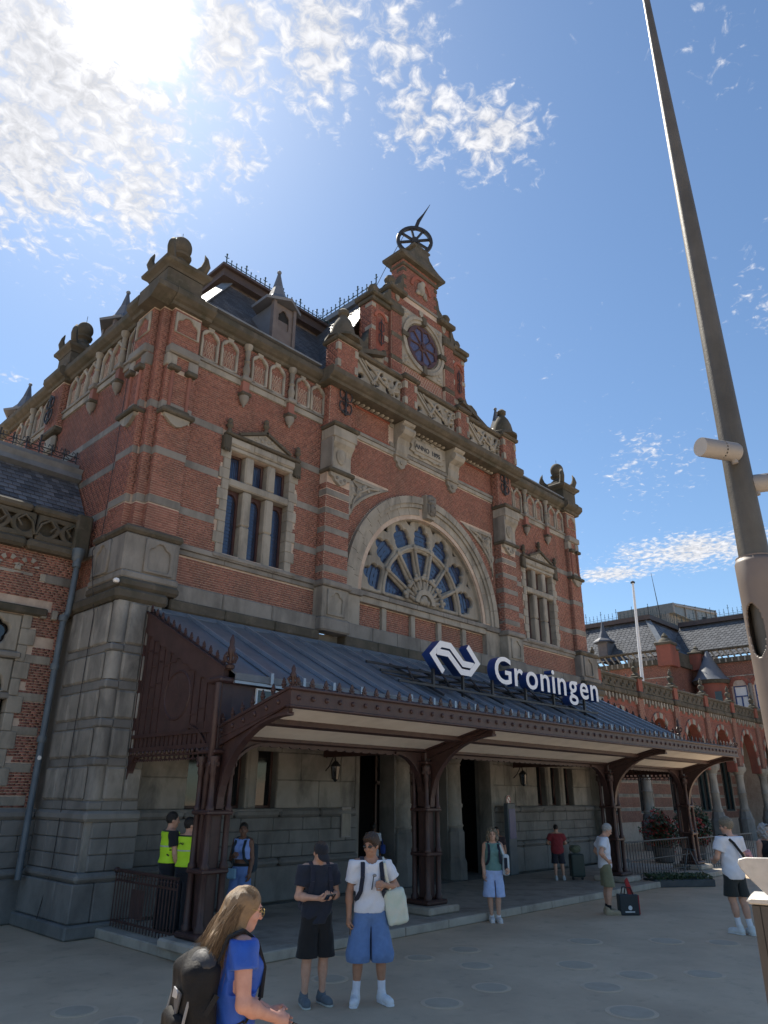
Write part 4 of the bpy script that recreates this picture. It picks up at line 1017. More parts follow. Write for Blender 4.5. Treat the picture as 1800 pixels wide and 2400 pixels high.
for s in (-1, 1): 
    BR.front(GB, lay(*sorted((s*1.14, s*1.62)), 15.0, 17.3, lambda z: [(-9, 9)] if any(abs(z-q) < .09 for q in (15.5, 16.4)) else []), -.13)
    a, b = sorted((s*1.12, s*1.64)); MB().box(a, b, -.12, .05, 14.9, 17.62).build('gable_pilaster', 'mortar', GB)
    for q in (15.5, 16.4): cbox('pilaster_band', 'stone_dark', GB, a-.01, b+.01, -.15, 0, q-.09, q+.09)
    cbox('pilaster_capital', 'stone_dark', GB, a-.05, b+.05, -.22, .0, 17.3, 17.63, c=.05); cbox('pilaster_base', 'stone_grey', GB, a-.04, b+.04, -.2, 0, 14.6, 14.98, c=.04)
    for q in (15.35, 16.15, 16.95): cbox('pilaster_quoin', 'stone', GB, *sorted((s*1.66, s*1.86)), -.02, .05, q-.09, q+.09)
    # outer shoulder: arched slot, anchor, cap and ball
    a, b = sorted((s*2.55, s*1.6)); cbox('shoulder_cap', 'stone_dark', GB, a-.06, b+.0, -.22, .7, 17.45, 17.62, c=.04); cbox('shoulder_moulding', 'stone_dark', GB, a+.02, b, -.12, .6, 17.3, 17.448, c=.03)
    MB().lathe([(.3, 17.62), (.22, 17.72), (.12, 17.78), (.17, 17.86), (.2, 17.97), (.15, 18.1), (0, 18.17)], (s*2.2, .2, 0), 14).build('ball_finial', 'stone_dark', GB, True)
    MB().arc(s*2.05, 16.75, .2, .3, 0, PI, -.05, .02, 10).build('blind_arch', 'brick_dark', GB)
    box('blind_slot', 'brick_dark', GB, s*2.05-.19, s*2.05+.19, -.018, .0, 15.5, 16.75)
    m = MB()
    for z0 in (15.95, 16.4):
        m.tube([(s*2.05, -.07, z0-.25), (s*2.05, -.07, z0+.3)], .02, 6)
        for e in (-1, 1): m.tube([(s*2.05, -.07, z0-.2), (s*2.05+e*.12, -.07, z0-.1), (s*2.05+e*.1, -.07, z0+.12), (s*2.05, -.07, z0+.22)], .015, 6)
    m.build('wall_anchor', 'iron_black', GB, True)
    for q in (15.2, 16.2, 17.1): cbox('quoin', 'stone', GB, *sorted((s*2.27, s*2.465)), -.025, .3, q, q+.16)
    cbox('slot_stone', 'stone', GB, s*2.1-.22, s*2.1+.22, -.03, .02, 15.1, 15.45, c=.02)
    # mid cornice and its ball and scroll
    a, b = sorted((s*1.72, s*.9)); cbox('step_cap', 'stone_dark', GB, a-.04*(s < 0), b+.04*(s > 0), -.24, .7, 18.2, 18.40, c=.05)
    MB().lathe([(.26, 18.4), (.2, 18.48), (.12, 18.53), (.16, 18.6), (.2, 18.72), (.14, 18.85), (0, 18.9)], (s*1.5, .1, 0), 14).build('ball_finial', 'stone_dark', GB, True)
    sc = [(s*1.62, 17.62)]+[(s*(1.62+.33*math.cos(t)), 17.62+.5*math.sin(t)) for t in [PI/2*i/8 for i in range(9)]][::-1]+[(s*1.95, 17.62)]
    MB().prism([(s*1.6, 17.622), (s*2.0, 17.622), (s*1.93, 17.85), (s*1.78, 17.98), (s*1.72, 18.15), (s*1.6, 18.19)], 'y', -.08, .4).build('scroll', 'stone_dark', GB)
    MB().prism([(s*.9, 18.41), (s*1.3, 18.41), (s*1.22, 18.7), (s*1.05, 18.85), (s*.98, 19.2), (s*.9, 19.3)], 'y', -.02, .35).build('scroll', 'stone_dark', GB)
    # big volute at the foot of the gable
    vol = [(s*2.46, 13.46), (s*3.5, 13.46), (s*3.42, 13.9), (s*3.15, 14.2), (s*3.12, 14.6), (s*3.3, 14.9), (s*3.38, 15.25), (s*3.25, 15.55), (s*2.95, 15.7), (s*2.7, 15.62), (s*2.55, 15.9), (s*2.46, 16.2)]
    hv = circ(s*2.95, 15.2, .2, 18)
    mobj('volute', plate_mesh('volute', vol, [hv], .36, .04), 'stone_dark', GB, loc=(0, .25, 0))
# broken pediment shoulders over the balustrade
for s in (-1, 1):
    MB().bar((s*3.55, -.1, 14.75), (s*2.0, -.1, 15.32), .3, .14).build('raking_coping', 'stone_dark', GB)
    for t in range(4): MB().sph((s*(3.2-t*.4), -.12, 15.0+t*.145), (.09, .1, .07), 8, 6).build('crocket', 'stone_dark', GB, True)
run_x('gable_band', 'stone_dark', GB, -1.62, 1.62, -.06, .02, 17.72, 17.86, 1.0); run_x('gable_band', 'stone_grey', GB, -.92, .92, -.05, .02, 18.4, 18.5, 1.0)
for x in (-1.25, 0, 1.25):
    MB().prism([(x-.1, 18.18), (x+.1, 18.18), (x+.09, 18.02), (x, 17.9), (x-.09, 18.02)], 'y', -.05, 0).build('shield', 'stone', GB)
# rose window in its square
R0 = part_root('rose_window', ST, (0, .12, 16.68))
mobj('square_frame', plate_mesh('square_frame', [(-1.08, -1.13), (1.08, -1.13), (1.08, 1.15), (-1.08, 1.15)], [circ(0, 0, .98, 40)], .1, .02), 'stone', R0, loc=(0, -.04, 0))
for i in range(16):
    a0, a1 = 2*PI*i/16+.004, 2*PI*(i+1)/16-.004; m = MB(); m.arc(0, 0, .98, 1.09, a0, a1, -.16, .05, 4); m.arc(0, 0, .86, .985, a0, a1, -.11, .1, 4); m.arc(0, 0, .78, .862, a0, a1, -.02, .14, 4)
    m.build('ring_stone', 'stone', R0)
for a in (0, PI/2, PI, 3*PI/2): MB().arc(0, 0, .84, 1.16, a-.09, a+.09, -.2, .0, 3).build('keystone', 'stone_dark', R0)
for sx in (-1, 1):
    for sz in (-1, 1):
        m = MB()
        for k in range(4): m.sph((sx*(.86+.06*(k % 2)), -.09, sz*(.82+.07*k)), (.07, .04, .06), 8, 5)
        m.sph((sx*.78, -.09, sz*.98), (.08, .04, .06), 8, 5); m.build('corner_carving', 'stone', R0, True)
hl = []
for k in range(8):
    a = 2*PI*(k+.5)/8; w = PI/8-.05
    hl.append([(.2*math.cos(a-w*.8), .2*math.sin(a-w*.8)), (.58*math.cos(a-w), .58*math.sin(a-w)), (.66*math.cos(a-w*.75), .66*math.sin(a-w*.75)), (.65*math.cos(a-w*.45), .65*math.sin(a-w*.45)), (.73*math.cos(a), .73*math.sin(a)), (.65*math.cos(a+w*.45), .65*math.sin(a+w*.45)), (.66*math.cos(a+w*.75), .66*math.sin(a+w*.75)), (.58*math.cos(a+w), .58*math.sin(a+w)), (.2*math.cos(a+w*.8), .2*math.sin(a+w*.8))])
mobj('rose_tracery', plate_mesh('rose_tracery', circ(0, 0, .8, 40), hl, .08, .015), 'wood_red', R0, loc=(0, -.055, 0))
for h in hl: mobj('pane', MB().prism(h, 'y', -.045, -.037).mesh('pane'), 'glass_purple', R0)
MB().lathe([(.1, 0), (.1, .04), (0, .06)], (0, 0, 0), 14, 'y').build('hub', 'wood_red', R0, loc=(0, -.09, 0), rot=(0, 0, PI))
m = MB()
for k in range(-9, 10):
    for d in (-1, 1): m.bar((k*.12-d*.12, -.016, 15.06), (k*.12+d*.12, -.016, 15.5), .014, .014, up=(0, 1, 0))
m.v = [(max(-1.08, min(1.08, v[0])), v[1], v[2]) for v in m.v]; m.build('herringbone_joint', 'mortar', GB); box('herringbone_field', 'brick', GB, -1.1, 1.1, -.012, .0, 15.02, 15.53)
# top block with niche, crown cap, winged wheel
MB().arc(0, 19.1, .42, .55, 0, PI, -.05, .02, 14).build('blind_arch', 'brick_dark', GB)
m = MB(); m.sph((0, -.04, 19.15), (.2, .08, .28)); m.sph((.08, -.06, 19.4), (.12, .07, .12)); m.sph((-.15, -.04, 18.95), (.12, .06, .1)); m.sph((.2, -.04, 18.95), (.1, .06, .16)); m.tube([(-.25, -.03, 18.85), (-.1, -.06, 19.1), (.1, -.06, 19.1), (.3, -.03, 18.8)], .05, 7); m.build('carved_emblem', 'stone', GB, True)
for z in (18.75, 19.15, 19.5): 
    for s in (-1, 1): cbox('quoin', 'stone_dark', GB, *sorted((s*.76, s*.94)), -.03, .3, z, z+.15)
cbox('crown_band', 'stone_dark', GB, -.98, .98, -.08, .62, 19.72, 19.84, c=.03)
m = MB(); ring = [(.98, 19.99), (1.2, 20.04), (1.22, 20.14), (.9, 20.26), (.62, 20.42), (.42, 20.62), (.34, 20.84), (.44, 20.9), (.44, 20.98)]
for i in range(len(ring)-1):
    (r0, z0), (r1, z1) = ring[i], ring[i+1]; d0, d1 = .36+.12*(r0/1.2), .36+.12*(r1/1.2); y = .27
    m.add([(-r0, y-d0, z0), (r0, y-d0, z0), (r0, y+d0, z0), (-r0, y+d0, z0), (-r1, y-d1, z1), (r1, y-d1, z1), (r1, y+d1, z1), (-r1, y+d1, z1)], [(0, 1, 5, 4), (1, 2, 6, 5), (2, 3, 7, 6), (3, 0, 4, 7)]+([(4, 5, 6, 7)] if i == len(ring)-2 else [])+([(0, 1, 2, 3)] if i == 0 else []))
m.build('crown_cap', 'stone_dark', GB)
WH = part_root('winged_wheel', ST, (-.02, .35, 21.52)); WH.rotation_euler = (0, 0, rad(-40))
MB().lathe([(.56, -.06), (.68, -.06), (.70, 0), (.68, .06), (.56, .06), (.56, -.06)], (0, 0, 0), 32, 'y').build('rim', 'iron_black', WH, True)
for k in range(8): a = 2*PI*k/8+.2; MB().bar((.05*math.cos(a), 0, .05*math.sin(a)), (.58*math.cos(a), 0, .58*math.sin(a)), .07, .09, up=(0, 1, 0)).build('spoke', 'iron_black', WH)
MB().lathe([(.13, -.1), (.13, .1)], (0, 0, 0), 12, 'y').build('hub', 'iron_black', WH)
MB().prism([(-.06, .5), (.1, .55), (.22, .95), (.62, 1.85), (.34, 1.35), (.1, 1.0)], 'y', -.03, .03).build('wing', 'iron_black', WH)
MB().tube([(-.4, .1, .3), (-.9, .5, -.6), (-1.4, 1.0, -1.6)], .012, 5).build('stay_wire', 'iron_black', WH)

# ---------------- roofs
RF = part_root('roof', ST)
def face(name, q, m, par): 
    o = MB().add(q, [tuple(range(len(q)))]).build(name, m, par); return o
XT, YT, ZT = 5.92, 3.4, 17.72
E0 = 13.46
for s in (-1, 1):
    q = [(s*8.75, .25, E0), (s*2.5, .25, E0), (s*1.9, YT, ZT), (s*XT, YT, ZT)]
    if s > 0: q = [q[1], q[0], q[3], q[2]]
    face('roof_board', [(x, y+.03, z-.03) for x, y, z in q], 'timber_dark', RF)
    tiles('slates', q, .155, .2, 'slate', RF, n_obj=300 if s < 0 else 0)
q = [(-8.75, 14, E0), (-8.75, .25, E0), (-XT, YT, ZT), (-XT, 12, ZT)]; face('roof_board', [(x+.03, y, z-.03) for x, y, z in q], 'timber_dark', RF); tiles('slates', q, .155, .2, 'slate', RF)
q = [(8.75, .25, E0), (8.75, 14, E0), (XT, 12, ZT), (XT, YT, ZT)]; face('roof_board', q, 'slate', RF)
# cross roof behind the gable
q = [(-4.25, 3.4, E0+.1), (-4.25, .62, E0+.1), (-1.6, .62, 18.42), (-1.6, 3.4, 18.42)]; face('roof_board', [(x+.03, y, z) for x, y, z in q], 'timber_dark', RF); tiles('slates', q, .155, .2, 'slate', RF)
q = [(2.45, .55, E0+.1), (2.45, 3, E0+.1), (1.55, 3, ZT+.12), (1.55, .55, ZT+.12)]; face('roof_board', q, 'slate', RF)
# hip roll of lead, top cornice
MB().bar((-8.72, .22, E0+.02), (-XT+.02, YT-.03, ZT), .34, .04, up=(-.5, -.5, .7)).build('hip_flashing', 'lead', RF)
tp = MB(); tp.box(-XT-.3, XT+.3, YT-.3, 12.2, ZT+.02, ZT+.3); tp.build('top_cornice', 'timber_dark', RF)
MB().box(-XT-.42, XT+.42, YT-.42, 12.3, ZT+.302, ZT+.40).build('top_cornice', 'timber_dark', RF)
MB().box(-1.72, 1.75, .68, 4.5, 18.43, 18.62).build('top_cornice', 'lead', RF); MB().box(-1.55, 1.5, 1.0, 4.5, 16.5, 18.43).build('attic', 'timber_dark', RF)
def cresting(par, p0, p1, m='iron_green', step=.19, h=.3):
    p0, p1 = Vector(p0), Vector(p1); n = max(2, int((p1-p0).length/step)); d = (p1-p0).normalized()
    for z in (.05, .17): MB().bar(p0+Vector((0, 0, z)), p1+Vector((0, 0, z)), .02, .02).build('cresting_rail', m, par)
    b = MB(); b.bar((0, 0, 0), (0, 0, h), .022, .022, up=d); b.tube([Vector((0, 0, h*.65))-d*.06, Vector((0, 0, h*.5))-d*.02, Vector((0, 0, h*.62))], .012, 5); b.tube([Vector((0, 0, h*.65))+d*.06, Vector((0, 0, h*.5))+d*.02, Vector((0, 0, h*.62))], .012, 5); b.sph((0, 0, h), .028, 6, 4)
    me = b.mesh('cresting_spike'); me.materials.append(MT[m])
    t = MB(); t.bar((0, 0, 0), (0, 0, h*1.5), .03, .03, up=d); t.sph((0, 0, h*1.5), .035, 6, 4); t.tube([Vector((0, 0, h*1.15))-d*.08, Vector((0, 0, h*1.0)), Vector((0, 0, h*1.15))+d*.08], .014, 5)
    mt = t.mesh('cresting_post'); mt.materials.append(MT[m])
    for i in range(n+1): mobj('cresting_post' if i % 4 == 0 else 'cresting_spike', mt if i % 4 == 0 else me, None, par, loc=p0.lerp(p1, i/n))
cresting(RF, (-XT-.25, YT-.3, ZT+.4), (-1.7, YT-.3, ZT+.4)); cresting(RF, (-1.68, 4.4, 18.62), (-1.68, .7, 18.62), step=.22, h=.34)
# dormer turrets
def dormer(x, y, z, rz):
    D_ = part_root('roof_dormer', ST, (x, y, z)); D_.rotation_euler = (0, 0, rz)
    MB().box(-.34, .34, -.1, 1.2, -.3, .92).build('cheek', 'slate', D_)
    hole = star(0, .5, [(-.09, .55, .1), (.09, .55, .1), (0, .66, .1)], 30, [[(-.19, .1), (.19, .1), (.19, .5), (-.19, .5)]])
    mobj('front_board', plate_mesh('front_board', [(-.36, -.35), (.36, -.35), (.36, .92), (-.36, .92)], [hole], .06, .01), 'dormer_wood', D_, loc=(0, -.16, 0))
    box('louvre_dark', 'void', D_, -.22, .22, -.125, -.11, .42, .8); box('lower_board', 'dormer_wood', D_, -.22, .22, -.135, -.12, .05, .42)
    for s in (-1, 1): MB().box(s*.36-.05, s*.36+.05, -.24, -.1, -.35, .95).build('corner_post', 'dormer_wood', D_)
    def hexr(r, z): return [(r*math.cos(PI/6+PI/3*i), r*math.sin(PI/6+PI/3*i)+.2, z) for i in range(6)]
    prof = [(.72, .94), (.74, 1.02), (.5, 1.12), (.3, 1.4), (.16, 1.8), (.06, 2.25), (.045, 2.34)]; m = MB()
    for i in range(len(prof)-1):
        a, b = hexr(*prof[i]), hexr(*prof[i+1]); m.add(a+b, [(k, (k+1) % 6, (k+1) % 6+6, k+6) for k in range(6)])
    m.add(hexr(.72, .94), [(5, 4, 3, 2, 1, 0)]); m.build('spire', 'slate', D_); MB().sph((0, .2, 2.38), .07, 10, 7).build('spire_ball', 'lead', D_, True)
dormer(-5.6, .75, 14.55, 0); dormer(5.6, .75, 14.55, 0); dormer(-8.48, 5.2, 14.57, -PI/2); dormer(-8.4, 13.1, 14.57, -PI/2)
BR.finish()

# ================================================================== entrance canopy
CN = thing('entrance_canopy', 'maroon cast-iron entrance canopy with seamed zinc roof along the station front', 'canopy')
PX = (-9.05, -3.95, 3.95, 9.05); PY = -3.2
RY0, RZ0, RY1, RZ1 = -.32, 5.71, -3.42, 4.10
def rz_at(y): return RZ0+(RZ1-RZ0)*(y-RY0)/(RY1-RY0)
ZR = part_root('zinc_roof', CN)
sx0 = -9.0; NP = 25; pw_ = 18.0/NP
for i in range(NP):
    a, b = sx0+i*pw_+.002, sx0+(i+1)*pw_-.002; d = .006*((i % 3)-1)
    MB().add([(a, RY0, RZ0), (b, RY0, RZ0), (b, RY1, RZ1+d), (a, RY1, RZ1+d), (a, RY0, RZ0-.03), (b, RY0, RZ0-.03), (b, RY1, RZ1-.03), (a, RY1, RZ1-.03)], [(0, 1, 2, 3), (4, 7, 6, 5), (0, 4, 5, 1), (1, 5, 6, 2), (2, 6, 7, 3), (3, 7, 4, 0)]).build('zinc_sheet', 'zinc', ZR)
for i in range(1, NP):
    x = sx0+i*pw_; m = MB(); m.bar((x, RY0-.22, rz_at(RY0-.22)+.035), (x, RY1-.03, RZ1+.035), .055, .065); m.box(x-.03, x+.03, RY1-.075, RY1-.02, RZ1-.13, RZ1+.06); m.build('standing_seam', 'zinc_light', ZR)
MB().prism([(RY0+.02, RZ0+.03), (RY0-.25, rz_at(RY0-.25)+.012), (RY0-.25, rz_at(RY0-.25)+.004), (RY0+.02, RZ0)], 'x', -9.0, 9.0).build('wall_flashing', 'lead', ZR)
MB().box(-9.0, 9.0, RY1-.045, RY1-.005, RZ1-.12, RZ1-.006).build('eaves_flashing', 'lead', ZR)
MB().box(-9.0, 9.0, RY1-.02, RY1+.08, RZ1-.17, RZ1-.125).build('eaves_trim', 'zinc_light', ZR)
# clerestory band under the eaves
CB = part_root('clerestory', CN)
MB().box(-9.0, 9.0, -3.32, -3.26, 3.2, 3.92).build('clerestory_board', 'iron_panel', CB)
for i in range(3):
    for j in range(4):
        a = PX[i]+.55+j*(PX[i+1]-PX[i]-.9)/4; b = a+(PX[i+1]-PX[i]-.9)/4-.1
        fr = [(a, 3.36), (b, 3.36), (b, 3.9), (a, 3.9)]
        mobj('glazing_frame', plate_mesh('glazing_frame', fr, [[(a+.03, 3.39), (b-.03, 3.39), (b-.03, 3.87), (a+.03, 3.87)]], .04), 'white_paint', CB, loc=(0, -3.345, 0)); box('pane', 'glass_dark', CB, a+.02, b-.02, -3.342, -3.335, 3.38, 3.88)
# leaf cresting element and stud
LF = MB(); LF.prism([(-.035, 0), (.035, 0), (.03, .03), (.055, .06), (.03, .075), (.035, .1), (.0, .16), (-.035, .1), (-.03, .075), (-.055, .06), (-.03, .03)], 'y', -.012, .012)
LF.sph((0, 0, .06), (.03, .03, .03), 8, 5); LFM = LF.mesh('cresting_leaf'); LFM.materials.append(MT['iron'])
SW = MB(); SW.tube([(-.13, 0, .05), (-.09, 0, .012), (0, 0, 0), (.09, 0, .012), (.13, 0, .05)], .012, 5); SWM = SW.mesh('cresting_swag'); SWM.materials.append(MT['iron'])
STD = MB().lathe([(.04, 0), (.036, .02), (.015, .035), (0, .037)], (0, 0, 0), 8, 'y').mesh('stud'); STD.materials.append(MT['iron'])
def leaves(par, p0, p1, step, rz=0, tilt=0, swag=True):
    p0, p1 = Vector(p0), Vector(p1); n = int((p1-p0).length/step)
    for i in range(n+1):
        o = mobj('cresting_leaf', LFM, None, par, loc=p0.lerp(p1, i/n), rot=(0, 0, rz))
        if swag and i < n: o = mobj('cresting_swag', SWM, None, par, loc=p0.lerp(p1, (i+.5)/n)+Vector((0, 0, .012)), rot=(0, tilt, rz), scale=(step/.27, 1, 1))
def corner_finial(par, x, y, z, h):
    m = MB(); k = h/.34
    m.lathe([(.05, 0), (.06, .03), (.03, .05), (.028, .12), (.045, .15), (.05, .19), (.03, .23), (.035, .27), (.02, .31), (0, .34)], (0, 0, 0), 10)
    for s in (-1, 1): m.tube([(0, 0, .06), (s*.07, 0, .07), (s*.10, 0, .12), (s*.07, 0, .15), (s*.05, 0, .12)], .014, 6); m.tube([(0, 0, .06), (0, s*.07, .07), (0, s*.10, .12), (0, s*.07, .15), (0, s*.05, .12)], .014, 6)
    m.v = [(a*min(k, 1.3), b*min(k, 1.3), c*k) for a, b, c in m.v]; m.build('corner_finial', 'iron', par, True, loc=(x, y, z))
# end screens
def screen(x):
    P = part_root('end_screen', CN, (x, 0, 0)); rt = lambda y: 5.70+(4.17-5.70)*(y+.12)/(-3.24+.12)
    n = 22; low = []
    for i in range(n+1):
        y = -.12-(3.12)*i/n; low.append((y, rt(y)-.36-(.05 if i % 2 else 0)))
    MB().prism([(-.12, rt(-.12)), (-3.24, rt(-3.24))]+low[::-1], 'x', -.05, .05).build('raking_fascia', 'iron_panel', P)
    MB().bar((-.0, -.1, rt(-.1)+.02), (0, -3.3, rt(-3.3)+.02), .16, .04).build('raking_rail', 'iron', P)
    p0, p1 = Vector((0, -.25, rt(-.25)+.04)), Vector((0, -3.15, rt(-3.15)+.04))
    for i in range(14): mobj('cresting_leaf', LFM, None, P, loc=p0.lerp(p1, i/13), rot=(0, 0, PI/2))
    for i in range(13): mobj('cresting_swag', SWM, None, P, loc=p0.lerp(p1, (i+.5)/13)+Vector((0, 0, .01)), rot=(0, rad(26), -PI/2), scale=(.85, 1, 1))
    MB().prism([(-.38, 2.98), (-3.1, 2.98), (-3.1, rt(-3.1)-.3), (-.38, rt(-.38)-.3)], 'x', -.012, .012).build('boarding', 'iron_panel', P)
    MB().box(-.06, .06, -3.1, -.33, 3.17, 3.23).build('rail', 'iron', P); MB().box(-.07, .07, -3.1, -.33, 2.93, 3.0).build('rail', 'iron', P); MB().box(-.05, .05, -3.1, -.33, 2.84, 2.87).build('rail', 'iron', P)
    box('wall_stile', 'iron', P, -.06, .06, -.42, -.34, 2.85, rt(-.4)-.3)
    for i in range(18):
        y = -.5-i*2.5/17; MB().box(-.035, .035, y-.014, y+.014, 3.0, 3.17).build('baluster', 'iron', P)
        mobj('stud', STD, None, P, loc=(-.06 if x < 0 else .06, y, 2.9), rot=(0, 0, PI/2 if x < 0 else -PI/2))
    arcm = MB(); arcm.tube([(0, -.07, .0), (0, -.06, -.05), (0, 0, -.085), (0, .06, -.05), (0, .07, 0)], .012, 5); arcm.sph((0, -.07, -.08), .02, 6, 4); am = arcm.mesh('drop_arch'); am.materials.append(MT['iron'])
    for i in range(18): mobj('drop_arch', am, None, P, loc=(0, -.5-i*2.5/17, 2.85), rot=(PI, 0, 0) if False else (0, 0, 0))
    # bars of the panel: uprights broken by short ties, round a ring
    rnd = random.Random(5); cy, cz, rr = -1.78, 3.86, .42
    for i in range(12):
        y = -.55-i*2.4/11; z = 3.24; top = rt(y)-.42
        while z < top-.05:
            h = rnd.uniform(.25, .5); zb = min(z+h, top)
            inside = lambda zz: (y-cy)**2+(zz-cz)**2 < rr*rr
            if not inside(z) and not inside(zb) and not inside((z+zb)/2): MB().box(-.03, .03, y-.014, y+.014, z, zb).build('bar', 'iron', P)
            if rnd.random() < .75 and not inside(zb) and not ((y-.2-cy)**2+(zb-cz)**2 < rr*rr) and y > -2.9: MB().box(-.028, .028, y-.22, y, zb-.012, zb+.012).build('tie', 'iron', P)
            z = zb
    MB().tube([(0, cy+rr*math.cos(2*PI*i/32), cz+rr*math.sin(2*PI*i/32)) for i in range(32)], .03, 8, True).build('ring', 'iron', P, True)
    for a in (.35, 1.4, 2.45, 3.5, 4.55, 5.6): MB().tube([(0, cy, cz), (0, cy+rr*math.cos(a), cz+rr*math.sin(a))], .014, 6).build('ring_spoke', 'iron', P)
    m = MB(); m.prism([(-.34, 2.85), (-.62, 2.85), (-.5, 2.74), (-.44, 2.6), (-.42, 2.46), (-.36, 2.44), (-.30, 2.5), (-.31, 2.7)], 'x', -.06, .06); m.build('wall_bracket', 'iron', P)
screen(-9.05); screen(9.05)
corner_finial(CN, -9.05, -3.34, 4.16, .58); corner_finial(CN, 9.05, -3.34, 4.16, .58)
# posts with clustered shafts and sweeping brackets
def post(x):
    P = part_root('post', CN, (x, PY, 0))
    MB().cbox(-.46, .46, -.46, .46, .132, .27, c=.03).build('stone_base', 'step', P); MB().cbox(-.3, .3, -.3, .3, .272, .36, c=.03).build('iron_foot', 'iron', P)
    MB().cbox(-.12, .12, -.12, .12, .361, 2.0, c=.03).build('shaft', 'iron', P); MB().cbox(-.125, .125, -.125, .125, 2.001, 3.95, c=.025).build('shaft', 'iron', P)
    for sx, sy in ((-1, -1), (1, -1), (-1, 1), (1, 1)):
        m = MB(); m.lathe([(.075, .36), (.08, .42), (.055, .46), (.05, 1.15), (.07, 1.18), (.07, 1.24), (.05, 1.27), (.045, 1.95), (.065, 1.98), (.065, 2.04), (.045, 2.07), (.042, 2.5), (.06, 2.53), (.055, 2.6), (.095, 2.72), (.095, 2.78)], (sx*.165, sy*.165, 0), 10); m.build('slender_column', 'iron', P, True)
        m = MB()
        for k in range(6): a = 2*PI*k/6; m.sph((sx*.165+.075*math.cos(a), sy*.165+.075*math.sin(a), 2.67), (.025, .025, .045), 6, 4)
        m.build('capital_leaf', 'iron', P, True)
    for z in (1.12, 1.93, 2.82): MB().cbox(-.235, .235, -.235, .235, z, z+.07, c=.02).build('collar', 'iron', P)
    MB().cbox(-.2, .2, -.2, .2, 3.92, 4.02, c=.03).build('post_cap', 'iron', P)
    def bracket(dirv, reach, z0, z1, zt, nm, w):
        # quarter-curve plate with a flange and pierced web; dirv is a unit direction in plan
        n = 12; cv = []
        for i in range(n+1):
            t = i/n*PI/2; cv.append((.16+(reach-.16)*(1-math.cos(t)), z0+(z1-z0)*math.sin(t)))
        top = [(reach, zt), (.16, zt-(reach-.3)*(.26 if nm == 'sweeping_bracket' else 0))]
        holes = [circ(.16+.09*k+.07, z0+(z1-z0)*(.82+.0*k)+.12 if k < 3 else 0, .05-.008*k, 10) for k in range(0)]
        me = plate_mesh(nm, cv+top, holes, w)
        ang = math.atan2(dirv[1], dirv[0]); o = mobj(nm, me, 'iron', P, rot=(0, 0, ang))
        m = MB()
        for i in range(n): m.bar((cv[i][0], 0, cv[i][1]), (cv[i+1][0], 0, cv[i+1][1]), .13, .045, up=(0, 1, 0) if False else (0, 0, 1))
        m.build('bracket_flange', 'iron', P, rot=(0, 0, ang))
    bracket((0, -1), 1.78, 2.02, 3.34, 3.5, 'sweeping_bracket', .07)
    if x > -9: bracket((-1, 0), .95, 2.3, 3.02, 3.05, 'side_bracket', .05)
    if x < 9: bracket((1, 0), .95, 2.3, 3.02, 3.05, 'side_bracket', .05)
    bracket((0, 1), .95, 2.5, 3.3, 3.35, 'rear_bracket', .05)
for x in PX: post(x)
# tie beam along the posts, cross ties to the wall
for i in range(3):
    a, b = PX[i]+.13, PX[i+1]-.13; MB().box(a, b, -3.27, -3.13, 3.05, 3.2).build('tie_beam', 'iron', CN); n = int((b-a)/.22)
    pts = [(a, 3.049)]
    for k in range(n): pts += [(a+(b-a)*(k+.0)/n, 3.0), (a+(b-a)*(k+.25)/n, 2.975), (a+(b-a)*(k+.75)/n, 2.975), (a+(b-a)*(k+1)/n, 3.0)]
    MB().prism(pts+[(b, 3.049)], 'y', -3.22, -3.18).build('beam_valance', 'iron', CN)
for x in PX[1:3]: MB().box(x-.06, x+.06, -3.1, -.1, 3.05, 3.22).build('cross_tie', 'iron', CN)
MB().box(-9, 9, -3.1, -.08, 3.62, 3.66).build('inner_ceiling', 'iron_panel', CN)
# outer awning: rising soffit on rafters, fascia with studs and leaf cresting
AY0, AZ0, AY1, AZ1 = -3.28, 3.05, -5.0, 3.47
def az(y): return AZ0+(AZ1-AZ0)*(y-AY0)/(AY1-AY0)
AWN = part_root('awning', CN)
MB().prism([(AY0, AZ0+.10), (AY1, AZ1+.10), (AY1, AZ1+.12), (AY0, AZ0+.12)], 'x', -8.98, 8.98).build('awning_roof', 'zinc', AWN)  # unseen roofing sheet, added above the soffit to block light
for i in range(3):
    a, b = PX[i]+.09, PX[i+1]-.09
    for (ya, yb) in ((-3.36, -4.12), (-4.24, -4.93)):
        za, zb = az(ya)+.05, az(yb)+.05
        n = 1
        MB().prism([(ya, za), (yb, zb), (yb, zb+.02), (ya, za+.02)], 'x', a+.1, b-.1).build('soffit_board', 'soffit', AWN)
    MB().prism([(-4.12, az(-4.12)-.03), (-4.24, az(-4.24)-.03), (-4.24, az(-4.24)+.09), (-4.12, az(-4.12)+.09)], 'x', a, b).build('purlin', 'iron', AWN)
    for (ya, yb) in ((-3.28, -3.36), (-4.93, -4.99)): MB().prism([(ya, az(ya)-.0), (yb, az(yb)-.0), (yb, az(yb)+.09), (ya, az(ya)+.09)], 'x', a, b).build('purlin', 'iron', AWN)
    for xx in (a, b-.1): MB().prism([(-3.36, az(-3.36)+.02), (-4.93, az(-4.93)+.02), (-4.93, az(-4.93)+.09), (-3.36, az(-3.36)+.09)], 'x', xx, xx+.1).build('soffit_edge', 'iron', AWN)
for x in PX: MB().prism([(AY0, AZ0-.12), (AY1, AZ1-.02), (AY1, AZ1+.09), (AY0, AZ0+.09)], 'x', x-.085, x+.085).build('rafter', 'iron', AWN)
